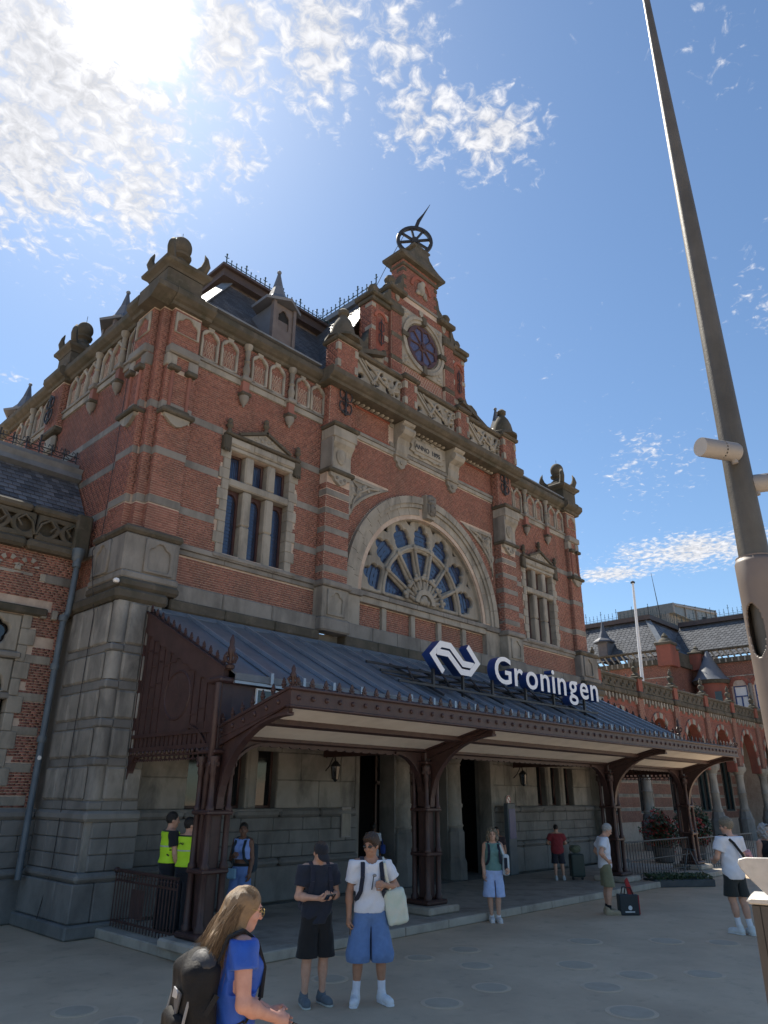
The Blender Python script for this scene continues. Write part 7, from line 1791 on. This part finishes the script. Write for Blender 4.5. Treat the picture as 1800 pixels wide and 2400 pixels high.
            for s in 'RL':
                an, to = A['an'+s], A['to'+s]; sh_ = union([cone(an*[1, 1, 0]+[0, -.035, .05], to*[1, 1, 0]+[0, 0, .04], .05, .045), (cone(an+[0, -.015, -.03], an+[0, -.01, .025], .05, .05), .03), (ell((an+to)/2*[1, 1, 0]+[0, .03, .06], (.045, .07, .035)), .03)], .03)
                c0 = (an+to)/2; mobj('shoe', sdf_mesh('shoe', [(cut(sh_, ((0, 0, -1), -.018)), c0-[.16, .26, .1], c0+[.16, .26, .16], min(h, .01))]), mt, root)
                so2 = cut(union([cone(an*[1, 1, 0]+[0, -.035, .02], to*[1, 1, 0]+[0, .005, .02], .052, .049)]), ((0, 0, -1), -.002), ((0, 0, 1), .022)); mobj('sole', sdf_mesh('sole', [(so2, c0-[.16, .26, .08], c0+[.16, .26, .08], .008)]), arg.get('sole', mt), root)
        elif wkind == 'socks':
            for s in 'RL':
                an, kn = A['an'+s], A['kn'+s]; d = (kn-an)/np.linalg.norm(kn-an); so2 = cone(an-d*.02, an+d*arg.get('h', .12), .043, .046); c0 = an+d*.05; mobj('sock', sdf_mesh('sock', [(cut(so2, (tuple(d), float((an+d*arg.get('h', .12))@d)+.015)), c0-.15, c0+.15, min(h, .01))]), mt, root)
        elif wkind == 'belt':
            f = cut(union(torso(.026)), ((0, 0, -1), -1.0), ((0, 0, 1), 1.05)); mobj('belt', sdf_mesh('belt', [(f, lo, hi, h*.7)]), mt, root)
        elif wkind == 'cap':
            f = union([ell(hp((0, -.01, .05)), (.088, .108, .085), Rh)]); nb_ = Rh@np.array((0, 0, -1.0)); f = cut(f, (tuple(nb_), float(nb_@hp((0, 0, .03)))))
            br = cut(ell(hp((0, .10, .035)), (.075, .085, .03), Rh), (tuple(nb_), float(nb_@hp((0, 0, .03))))); mobj('cap', sdf_mesh('cap', [(union([f, (br, .005)]), lo, hi, min(h, .009))]), mt, root)
        elif wkind == 'sunglasses':
            for s in (-1, 1): MB().sph(tuple(hp((s*.033, .09, .008))), (.025, .010, .017), 12, 8).build('sunglass_lens', mt, root, True)
            MB().tube([tuple(hp((-.08, 0, .016))), tuple(hp((-.06, .085, .014))), tuple(hp((.06, .085, .014))), tuple(hp((.08, 0, .016)))], .004, 6).build('sunglass_frame', mt, root)
    if hair:
        style, hm = hair
        T = [ell(hp((0, -.022, .034)), (.085, .103, .105), Rh)]; fr = Rh@np.array((0, .80, -.60)); pls = [(tuple(fr), float(fr@hp((0, .045, .035))))]; zlow = Rh@np.array((0, 0, -1.0)); pls.append((tuple(zlow), float(zlow@hp((0, 0, -.055)))))
        if style == 'fringe': T += [(ell(hp((.0, .045, .085)), (.078, .06, .05), Rh), .03), (ell(hp((0, -.02, .06)), (.092, .108, .1), Rh), .02)]; pls = [(tuple(Rh@np.array((0, .86, -.5))), float((Rh@np.array((0, .86, -.5)))@hp((0, .075, .05)))), pls[1]]
        f = cut(union(T), *pls)
        if style == 'curly':
            f = union([cut(ell(hp((0, -.03, .02)), (.115, .12, .13), Rh), (tuple(fr), float(fr@hp((0, .05, .03))))), (ell(hp((.085, -.015, -.05)), (.045, .06, .08), Rh), .03), (ell(hp((-.085, -.015, -.05)), (.045, .06, .08), Rh), .03)]); f = ripple(f, .014, 70, 60, 75)
        elif style == 'bun': f = union([f, (ell(hp((0, -.1, .05)), (.045, .045, .045), Rh), .02)])
        elif style == 'ponytail': f = union([f, (cone(hp((0, -.1, .04)), A['nec']+[0, -.12, -.2], .035, .02), .02)])
        f = ripple(f, .004, 120, 100, 110)
        mobj('hair', sdf_mesh('hair', [(f, hp((0, 0, 0))-.3-[0, 0, .25 if style == 'ponytail' else 0], hp((0, 0, 0))+.3, min(h, .009))]), HAIR[hm], root)
    return root, A, hp
def worn(name, label, cat, root, group=None):
    """a bag carried by a person: its own top-level thing sharing the person's frame"""
    t = thing(name, label, cat, tuple(root.location), root.rotation_euler.z, group); t.scale = root.scale; return t
def straps(t, m, A, y=.135, w=.032, back=-.16, dx=.11):
    for s in (-1, 1):
        x = s*dx; pts = [(x, back, 1.1), (x, back+.0, 1.36), (x, -.1, 1.475), (x, 0.0, 1.505), (x, .09, 1.44), (x*1.08, y, 1.3), (x*1.25, y-.02, 1.15), (x*1.6, .02, 1.04), (x*1.45, back+.02, .98)]
        k = MB()
        for i in range(len(pts)-1): k.bar(pts[i], pts[i+1], .05, .014, up=(0, 1, .4))
        k.build('strap', m, t)
navy, blk, wht = fab((.012, .015, .03)), fab((.008, .008, .009)), fab((.68, .70, .76), k=1.08)
# --- man in black cap
r, A, hp = person('man in black cap, navy tee and black shorts looking down at his phone', (-9.46, -6.18, 0), 250, 1.72, 'fair', dict(elR=(.25, .0, 1.13), wrR=(.075, .23, 1.13), elL=(-.25, .0, 1.13), wrL=(-.06, .25, 1.14), nR=(-.5, .3, .6), nL=(.3, 0, 1), curlR=.55, curlL=.7, hd=(0, .06, 1.60)), [('tee', fab((.013, .017, .030)), dict(e=.024, hem=.84, rip=.008)), ('shorts', blk, dict(hem=.49, flare=.035, e=.028)), ('shoes', fab((.10, .12, .14)), dict(sole=fab((.45, .46, .42)))), ('cap', fab((.012, .013, .018)))], ('short', 'brown'), (0, -38), .0095)
ph = worn('smartphone', 'black phone held by the man in the black cap', 'phone', r); MB().cbox(-.075, .075, -.038, .038, -.005, .005, c=.003).build('case', 'glass_dark', ph, loc=(-.03, .335, 1.15), rot=(rad(50), 0, rad(20)))
bpk = worn('backpack', 'dark backpack on the back of the man in the black cap', 'backpack', r); mobj('bag', sdf_mesh('bag', [(rbox((0, -.25, 1.17), (.14, .09, .24), .06), (-.25, -.45, .8), (.25, -.05, 1.5), .012)]), navy, bpk); straps(bpk, navy, A)
# --- man in white shirt
r, A, hp = person('man in white shirt, denim shorts and sunglasses with a tote bag', (-8.98, -6.6, 0), 234, 1.78, 'tan', dict(elL=(-.32, -.03, 1.17), wrL=(-.13, .17, 1.22), elR=(.245, -.05, 1.12), wrR=(.25, .0, .86), nL=(.5, .2, 0), curlL=.95, curlR=.7, knR=(.13, .01, .5), anR=(.15, -.02, .085), toR=(.20, .14, .035), knL=(-.13, .02, .5), anL=(-.15, -.02, .085), toL=(-.22, .13, .035)), [('tee', wht, dict(e=.026, hem=.92, vz=.13, vy=.05, rip=.008)), ('shorts', fab((.10, .185, .38)), dict(hem=.42, flare=.055, e=.026)), ('socks', fab((.62, .64, .72)), dict(h=.14)), ('shoes', fab((.66, .67, .70))), ('sunglasses', MT['glass_dark'])], ('fringe', 'brown'), (-38, -8), .0095, build=.95)
tote = worn('tote_bag', 'pale cream and green tote bag hanging from the shoulder of the man in white', 'bag', r)
mobj('bag', sdf_mesh('bag', [(ripple(rbox((-.30, .06, .98), (.13, .055, .19), .05, rotm(0, 0, rad(10))), .006, 30, 20, 25), (-.55, -.15, .7), (-.08, .3, 1.3), .01)]), mat('tote_cream_green', (.66, .65, .55), (.52, .63, .54), .8, 7, .2, 40), tote)
for y in (.02, .1): k = MB(); pts = [(-.22, y, 1.16), (-.17, y+.04, 1.3), (-.15, y+.02, 1.44), (-.15, -.01, 1.50), (-.2, -.08, 1.4), (-.3, y-.03, 1.16)]; [k.bar(pts[i], pts[i+1], .028, .008, up=(0, 1, .3)) for i in range(5)]; k.build('handle', fab((.6, .58, .48)), tote)
bpk = worn('backpack', 'navy backpack on the back of the man in white', 'backpack', r); mobj('bag', sdf_mesh('bag', [(rbox((0, -.24, 1.16), (.15, .09, .24), .06), (-.25, -.42, .8), (.25, -.05, 1.5), .012)]), navy, bpk); straps(bpk, navy, A, y=.15)
ph = worn('smartphone', 'dark phone in the lowered hand of the man in white', 'phone', r); MB().cbox(-.006, .006, -.035, .035, -.08, .06, c=.003).build('case', 'glass_dark', ph, loc=(.235, .01, .75))
gl_ = worn('folded_glasses', 'folded glasses hooked in the neckline of the white shirt', 'glasses', r); MB().tube([(-.01, .172, 1.32), (0, .175, 1.25), (.012, .172, 1.17)], .006, 6).build('temple', 'iron_black', gl_); MB().sph((-.02, .172, 1.32), (.025, .008, .018), 8, 6).build('lens', 'cam_white', gl_)
# --- woman in green top
r, A, hp = person('curly-haired woman in green tank top and light blue shorts beside the canopy post', (-3.2, -4.28, 0), 226, 1.63, 'fair', dict(elL=(-.26, -.02, 1.16), wrL=(-.27, .12, 1.0), nL=(.4, 0, -.6), curlL=.7, knL=(-.07, .03, .5), anL=(-.06, .02, .085), toL=(-.07, .19, .035), anR=(.07, -.03, .085), toR=(.09, .14, .035)), [('tank', fab((.12, .23, .215)), dict(e=.018, hem=.95)), ('shorts', fab((.36, .46, .72)), dict(hem=.46, flare=.05, e=.022)), ('shoes', fab((.62, .60, .60)))], ('curly', 'ash'), (-6, 0), .0135, female=True)
b1 = worn('shoulder_bag', 'white and navy bag over the shoulder of the woman in green', 'bag', r); mobj('bag', sdf_mesh('bag', [(rbox((-.25, .06, 1.06), (.07, .09, .2), .05), (-.4, -.1, .8), (-.1, .25, 1.35), .012)]), fab((.5, .55, .58)), b1); mobj('side_pocket', sdf_mesh('side_pocket', [(rbox((-.235, .155, 1.08), (.035, .02, .12), .018), (-.32, .1, .9), (-.15, .22, 1.25), .008)]), navy, b1); k = MB(); pts = [(-.22, .1, 1.22), (-.15, .09, 1.42), (-.13, 0, 1.49), (-.18, -.1, 1.36), (-.27, -.02, 1.2)]; [k.bar(pts[i], pts[i+1], .04, .01, up=(0, 1, .3)) for i in range(4)]; k.build('strap', fab((.5, .55, .58)), b1)
b2 = worn('backpack', 'navy backpack on the back of the woman in green', 'backpack', r); mobj('bag', sdf_mesh('bag', [(rbox((0, -.22, 1.2), (.13, .08, .2), .05), (-.22, -.4, .9), (.22, -.05, 1.5), .014)]), navy, b2); straps(b2, navy, A, y=.17, dx=.1)
# --- boy in dark clothes behind her
r, A, hp = person('boy in dark clothes walking with a white plastic bag behind the woman in green', (.1, -2.05, .13), 220, 1.38, 'tan', dict(knR=(.09, .1, .52), anR=(.1, .1, .12), toR=(.1, .25, .06), knL=(-.09, -.02, .5), anL=(-.1, -.18, .13), toL=(-.1, -.03, .04)), [('tee', fab((.03, .018, .022)), dict(e=.024, hem=.8)), ('trousers', fab((.012, .016, .028)), dict(hem=.1)), ('shoes', fab((.35, .36, .38)))], ('short', 'black'), (25, -8), .015)
pb = worn('plastic_bag', 'white plastic bag in the hand of the boy in dark clothes', 'bag', r); mobj('bag', sdf_mesh('bag', [(ripple(rbox((-.27, .06, .62), (.05, .11, .16), .045), .008, 30, 25, 30), (-.4, -.12, .4), (-.15, .25, .86), .014)]), fab((.4, .42, .42)), pb)
# --- man in red shirt with suitcase
r, A, hp = person('man in red shirt and dark shorts seen from behind by the stone wall', (2.9, -2.05, .13), 38, 1.37, 'fair', dict(elR=(.31, .06, 1.16), wrR=(.2, .26, 1.1), elL=(-.31, .06, 1.16), wrL=(-.2, .26, 1.1), knR=(.13, .02, .5), anR=(.16, .02, .085), toR=(.2, .19, .035)), [('tee', fab((.20, .022, .03)), dict(e=.03, hem=.82)), ('shorts', fab((.015, .018, .03)), dict(hem=.52, e=.03)), ('shoes', fab((.4, .42, .44)))], ('short', 'black'), (0, -20), .015, build=1.2)
su = thing('suitcase', 'dark green upright suitcase with a bundle on top beside the man in red', 'suitcase', (3.35, -2.35, .13), rad(-40)); mobj('shell', sdf_mesh('shell', [(rbox((0, 0, .36), (.19, .13, .29), .05), (-.25, -.2, .02), (.25, .2, .75), .014)]), fab((.015, .03, .026), .5), su); MB().tube([(-.12, .1, .6), (-.12, .1, .92), (.12, .1, .92), (.12, .1, .6)], .012, 6).build('handle', 'cam_white', su); mobj('bundle', sdf_mesh('bundle', [(ripple(ell((0, .03, .76), (.16, .12, .11)), .012, 30, 30, 30), (-.22, -.15, .6), (.22, .22, .95), .014)]), fab((.10, .12, .08)), su)
for x in (-.13, .13): MB().lathe([(.04, -.02), (.04, .02)], (x, 0, .04), 10, 'x').build('wheel', 'iron_black', su)
# --- older man, hands on hips
r, A, hp = person('grey-haired man in white tee and khaki shorts standing with hands on hips', (-.72, -5.35, 0), -52, 1.72, 'fair', dict(elR=(.33, -.12, 1.17), wrR=(.19, .03, 1.02), elL=(-.33, -.12, 1.17), wrL=(-.19, .03, 1.02), nR=(-1, 0, 0), nL=(1, 0, 0), hd=(0, .11, 1.60), nec=(0, .03, 1.46), knR=(.09, .03, .5), toR=(.1, .18, .035)), [('tee', wht, dict(e=.022, hem=.86)), ('shorts', fab((.17, .17, .105)), dict(hem=.52, e=.024)), ('socks', blk, dict(h=.09)), ('shoes', fab((.34, .28, .19)))], ('short', 'grey'), (0, -30), .0135)
sb = thing('shopping_bag', 'black and red shopping bag on the ground beside the grey-haired man', 'bag', (-.50, -5.66, 0), rad(-42))
mobj('bag', sdf_mesh('bag', [(rbox((0, 0, .19), (.20, .10, .19), .02), (-.26, -.16, -.03), (.26, .16, .42), .012)]), fab((.010, .018, .026), .5), sb); MB().box(.185, .206, -.098, .098, .02, .37).build('gusset', fab((.25, .02, .025)), sb)
for y in (-.08, .08): MB().tube([(-.1, y, .36), (-.06, y, .5), (.06, y*.5, .5), (.1, y, .36)], .012, 6).build('handle', blk, sb)
MB().prism([(.02, .38), (.13, .38), (.03, .68), (-.02, .62)], 'y', -.03, .03).build('red_flap', fab((.35, .03, .03)), sb)
MB().lathe([(.042, 0), (.042, .004), (0, .004)], (0, 0, 0), 18, 'y').build('round_print', fab((.6, .62, .64)), sb, loc=(-.0, -.104, .14), rot=(0, 0, PI))
MB().box(-.11, .09, -.107, -.1035, .055, .08).build('print_line', fab((.5, .52, .54)), sb)
# --- young man seen from behind
r, A, hp = person('young man in white tee and dark shorts with a black strap, seen from behind', (-1.19, -8.11, 0), 62, 1.88, 'fair', dict(elR=(.27, .02, 1.15), wrR=(.2, .22, 1.08), elL=(-.27, .03, 1.15), wrL=(-.15, .24, 1.08), nL=(.4, 0, .5), nR=(-.4, 0, .5), curlR=.6, curlL=.6, knR=(.1, .0, .5), anR=(.13, -.06, .085), toR=(.2, .08, .035), knL=(-.06, .06, .52), anL=(.0, .05, .1), toL=(-.06, .2, .04)), [('tee', wht, dict(e=.03, hem=.82)), ('shorts', fab((.018, .022, .022)), dict(hem=.56, e=.026)), ('socks', wht, dict(h=.15)), ('shoes', fab((.6, .61, .6)))], ('fringe', 'ash'), (32, -6), .0125)
cbk = worn('crossbody_strap', 'narrow black bag strap crossing the back of the young man in white', 'bag', r); k = MB(); pts = [(-.13, .06, 1.50), (-.13, -.06, 1.50), (-.05, -.165, 1.37), (.06, -.2, 1.2), (.16, -.16, 1.07), (.21, -.05, 1.0), (.2, .1, .98)]; [k.bar(pts[i], pts[i+1], .045, .01, up=(0, 1, .1)) for i in range(6)]; k.build('strap', blk, cbk); mobj('pouch', sdf_mesh('pouch', [(rbox((.16, .2, .97), (.09, .04, .07), .03), (.03, .1, .85), (.3, .3, 1.1), .012)]), blk, cbk)
pk = thing('pink_bundle', 'crumpled pink bundle between the young man and the woman in black', 'bundle', (-.62, -8.2, 0)); mobj('cloth', sdf_mesh('cloth', [(ripple(ell((0, 0, 1.22), (.09, .09, .13)), .018, 45, 45, 40), (-.2, -.2, 1.0), (.2, .2, 1.45), .012)]), fab((.62, .30, .30)), pk)
# --- pair at the right edge
r, A, hp = person('fair-haired man in printed white tee standing at the right edge', (-.30, -8.95, 0), 205, 1.86, 'fair', dict(elR=(.25, .02, 1.14), wrR=(.22, .2, 1.0)), [('tee', wht, dict(e=.026, hem=.84)), ('shorts', navy, dict(hem=.5)), ('shoes', fab((.4, .4, .4)))], ('fringe', 'ash'), (15, -10), .0135)
mobj('shirt_print', text_mesh('shirt_print', 'N', .11, .003, 0, .004), navy, r, loc=(-.02, -.185, 1.28))
r2, A2, hp2 = person('woman in black sleeveless top with sunglasses in grey hair at the right edge', (.15, -8.35, 0), 235, 1.76, 'fair', dict(elL=(-.22, .02, 1.15), wrL=(-.1, .2, 1.1)), [('tank', blk, dict(e=.02, hem=.9)), ('trousers', navy, {}), ('shoes', blk)], ('curly', 'grey'), (35, 5), .0135, female=True)
MB().tube([tuple(hp2((-.085, .03, .09))), tuple(hp2((0, .09, .11))), tuple(hp2((.085, .03, .09)))], .012, 6).build('sunglasses', MT['glass_dark'], r2)
wb = worn('pale_shoulder_bag', 'pale shoulder bag of the woman in black at the right edge', 'bag', r2); mobj('bag', sdf_mesh('bag', [(rbox((-.24, .02, 1.0), (.06, .13, .14), .04), (-.36, -.2, .8), (-.12, .25, 1.2), .014)]), fab((.5, .5, .46)), wb)
k = MB(); pts = [(-.2, .1, 1.12), (-.13, .07, 1.4), (-.12, 0, 1.48), (-.15, -.1, 1.36), (-.22, -.06, 1.12)]; [k.bar(pts[i], pts[i+1], .03, .01, up=(0, 1, .3)) for i in range(4)]; k.build('strap', fab((.5, .5, .46)), wb)
# --- two guards in yellow vests
yel = mat('hi_vis_yellow', (.50, .86, .02), (.56, .92, .04), .75, 8, .2, 40)
uni = fab((.010, .011, .016))
r, A, hp = person('guard in yellow safety vest turned to the right, left of the pair', (-8.74, -1.55, .13), -15, 1.80, 'fair', dict(elR=(.24, .03, 1.13), wrR=(.2, .12, .9), elL=(-.24, .0, 1.14), wrL=(-.1, .24, 1.0)), [('tee', uni, dict(e=.02, hem=.88)), ('trousers', uni, dict(e=.02)), ('shoes', blk), ('vest', yel), ('belt', blk)], ('short', 'black'), (-5, -3), .0125)
r, A, hp = person('guard in yellow safety vest with small logo, back turned, beside the canopy post', (-8.60, -1.90, .13), 18, 1.72, 'fair', dict(elR=(.26, .06, 1.14), wrR=(.16, .26, 1.1), elL=(-.26, .06, 1.14), wrL=(-.12, .26, 1.1)), [('tee', uni, dict(e=.02, hem=.88)), ('trousers', uni, dict(e=.02)), ('shoes', blk), ('vest', yel), ('belt', blk)], ('short', 'black'), (-30, -4), .0125, build=1.06)
for k_, pts in enumerate((A1, B1)):
    s_ = .095/Wd; me = plate_mesh('vest_logo', stroke([((Wd-x)*s_ if False else x*s_, z*s_) for x, z in pts], .007), [], .004); me.transform(Matrix.Rotation(PI, 4, 'Z') if False else Matrix.Identity(4)); mobj('vest_logo', me, blk, r, loc=(-.05, -.178+.001*k_, 1.33))
# --- woman in blue top behind the post, with backpack
r, A, hp = person('woman in pale blue crop top and jeans standing behind the near canopy post', (-7.55, -2.0, .13), 205, 1.62, 'dark', dict(elR=(.22, .02, 1.13), wrR=(.05, .22, 1.2), curlR=.7), [('tank', fab((.22, .34, .70)), dict(e=.018, hem=1.12)), ('trousers', fab((.12, .21, .45)), dict(e=.024, flare=.05)), ('belt', blk), ('shoes', fab((.5, .5, .5)))], ('bun', 'black'), (25, 0), .014, female=True)
b2 = worn('backpack', 'dark teal backpack on the back of the woman in pale blue', 'backpack', r); mobj('bag', sdf_mesh('bag', [(rbox((0, -.27, 1.12), (.16, .12, .26), .07), (-.25, -.5, .75), (.25, -.05, 1.5), .013)]), fab((.014, .03, .045)), b2); straps(b2, fab((.014, .03, .045)), A, y=.17, dx=.1); MB().tube([(0.0, -.39, 1.3), (0.0, -.41, 1.1), (0, -.38, .92)], .012, 6).build('buckle_strap', 'cam_white', b2)
b3 = worn('small_pouch', 'light blue pouch at the hip of the woman in pale blue', 'bag', r); mobj('pouch', sdf_mesh('pouch', [(rbox((.1, .17, .88), (.09, .035, .09), .025), (-.05, .08, .75), (.25, .26, 1.02), .01)]), fab((.16, .30, .42)), b3)
# --- woman walking into the hall
r, A, hp = person('woman in white with a braid walking into the dark doorway', (-1.85, .35, .13), 48, 1.44, 'dark', dict(knR=(.09, .08, .51), anR=(.1, .12, .1), toR=(.1, .28, .04), anL=(-.1, -.2, .12), toL=(-.1, -.05, .04), elL=(-.26, .05, 1.15), wrL=(-.24, .25, 1.1)), [('tee', fab((.50, .54, .60)), dict(e=.02, hem=.86)), ('trousers', fab((.42, .46, .52)), dict(e=.02)), ('shoes', fab((.4, .4, .4)))], ('ponytail', 'black'), (0, -5), .015, female=True)
b4 = worn('blue_handbag', 'royal blue handbag on the arm of the woman in the doorway', 'bag', r); mobj('bag', sdf_mesh('bag', [(rbox((.3, .05, 1.02), (.08, .17, .13), .05), (.15, -.2, .8), (.45, .3, 1.25), .014)]), fab((.02, .05, .22)), b4); MB().tube([(.3, -.08, 1.13), (.27, 0, 1.3), (.28, .1, 1.28), (.3, .16, 1.13)], .012, 6).build('handle', fab((.02, .05, .22)), b4)
# --- woman with long hair in the foreground
fg, A, hp = person('long-haired woman in blue tee with glasses and black rucksack in the foreground', (-12.93, -9.36, 0), -14, 1.725, 'pink', dict(elR=(.225, -.02, 1.16), wrR=(.18, .21, 1.06), elL=(-.22, .08, 1.14), wrL=(-.12, .3, 1.02), nR=(-.8, 0, -.4), curlR=.8, hd=(0, .05, 1.61), knR=(.1, .16, .53), anR=(.1, .2, .1), toR=(.1, .36, .05), knL=(-.1, -.05, .5), anL=(-.1, -.3, .16), toL=(-.1, -.17, .05)), [('tee', fab((.010, .075, .40), .6), dict(e=.02, hem=.86, sleeve=.36, rip=.007)), ('trousers', navy, dict(e=.02)), ('shoes', blk)], None, (-8, -14), .0095, female=True)
rnd = random.Random(4); Rf = rotm(rad(-8), rad(-14))
base = union([cut(ell(hp((0, -.016, .030)), (.080, .100, .100), Rf), (tuple(Rf@np.array((0, .9, -.42))), float((Rf@np.array((0, .9, -.42)))@hp((0, .062, .03))))), (cone(hp((0, -.06, 0)), A['hd']+[0, -.15, -.17], .09, .082), .05), (cone(A['hd']+[0, -.15, -.17], A['hd']+[0, -.22, -.30], .08, .045), .04), (cone(hp((.055, -.02, -.03)), A['hd']+[.07, -.09, -.2], .035, .03), .03)])
mobj('hair', sdf_mesh('hair', [(ripple(base, .003, 90, 70, 12), hp((0, 0, 0))-[.3, .5, .5], hp((0, 0, 0))+.3, .009)]), HAIR['honey'], fg)
hs_ = MB()
for i in range(1500):
    a = rnd.uniform(-1.45, 1.45); t = rnd.uniform(.0, 1.0); fi = .75-1.5*t; s0 = hp((.081*math.sin(a), -.016+.101*math.cos(a)*math.sin(fi), .031+.101*math.cos(a)*math.cos(fi)))
    end = A['hd']+np.array((.10*math.sin(a)+rnd.gauss(0, .02), -.20+rnd.gauss(0, .035)-.05*t, -.30+rnd.gauss(0, .05))); side = hp((.108*math.sin(a), -.10-.03*t+rnd.gauss(0, .008), -.02+.06*math.cos(a)+rnd.gauss(0, .012)))
    pts = []
    ph_ = rnd.uniform(0, 6)
    for j in range(9):
        u = j/8; q = s0*(1-u)**2+2*u*(1-u)*(side*1.0)+end*u*u; wv = .010*u*math.sin(7*u*2+ph_); pts.append(tuple(q+np.array((wv, wv*.6, 0))))
    w0 = rnd.uniform(.0008, .0019); hs_.tube(pts, [w0*1.2, w0*1.5, w0*1.6, w0*1.6, w0*1.5, w0*1.4, w0*1.2, w0*.8, w0*.3], 4)
me = bpy.data.meshes.new('hair_strands'); me.from_pydata(hs_.v, [], hs_.f); me.polygons.foreach_set('use_smooth', [True]*len(me.polygons)); hso = mobj('hair_strands', me, HAIR['honey'], fg); hso['kind'] = 'stuff'
for s in (-1, 1): MB().tube([tuple(hp((s*(.033+.027*math.cos(2*PI*i/16)), .104, .004+.022*math.sin(2*PI*i/16)))) for i in range(16)], .0014, 5, True).build('glasses_rim', 'gold', fg); MB().tube([tuple(hp((s*.062, .102, .01))), tuple(hp((s*.078, .04, .012))), tuple(hp((s*.08, -.02, .006)))], .0013, 5).build('glasses_temple', 'gold', fg)
NYL = mat('black_nylon', (.005, .005, .006), (.012, .012, .014), .7, 9, .35, 60, spec=.3)
ru = worn('rucksack', 'black rucksack with grey patches on the back of the long-haired woman', 'backpack', fg); ru.location.z += .01
mobj('main_bag', sdf_mesh('main_bag', [(ripple(union([rbox((0, -.235, 1.04), (.165, .105, .33), .07), (ell((0, -.21, 1.31), (.13, .085, .11)), .05)]), .006, 24, 25, 22), (-.3, -.5, .6), (.3, -.05, 1.5), .010)]), NYL, ru)
mobj('front_pocket', sdf_mesh('front_pocket', [(ripple(rbox((0, -.335, .93), (.135, .05, .19), .045), .004, 25, 25, 20), (-.25, -.48, .7), (.25, -.2, 1.2), .01)]), NYL, ru)
mobj('grey_flap', sdf_mesh('grey_flap', [(cut(ell((.05, -.215, 1.29), (.12, .095, .13)), ((0, 0, -1), -1.33)), (-.25, -.5, 1.1), (.25, -.05, 1.5), .01)]), fab((.028, .028, .031), .6), ru)
mobj('grey_patch', plate_mesh('grey_patch', [(-.06, .06), (.07, .05), (.0, -.1)], [], .012, .003), fab((.07, .07, .075)), ru, loc=(.05, -.352, 1.17)); mobj('badge', plate_mesh('badge', [(-.04, -.025), (.035, -.02), (.045, .02), (-.02, .03)], [], .01, .002), fab((.33, .34, .36), .4), ru, loc=(.04, -.362, 1.21))
for s in (-1, 1): MB().tube([(s*.14, -.30, 1.25), (s*.15, -.335, 1.1), (s*.14, -.36, .9), (s*.13, -.35, .72)], .009, 6).build('zip', 'cam_white', ru); MB().bar((s*.17, -.16, 1.2), (s*.16, -.31, .98), .03, .01, up=(1, 0, 0)).build('compression_strap', blk, ru)
straps(ru, blk, A, y=.145, dx=.105, back=-.15)
ph = worn('smartphone', 'black phone in the hand of the long-haired woman', 'phone', fg); MB().cbox(-.006, .006, -.035, .035, -.07, .07, c=.003).build('case', 'glass_dark', ph, loc=(.15, .34, .94), rot=(rad(-25), 0, 0))
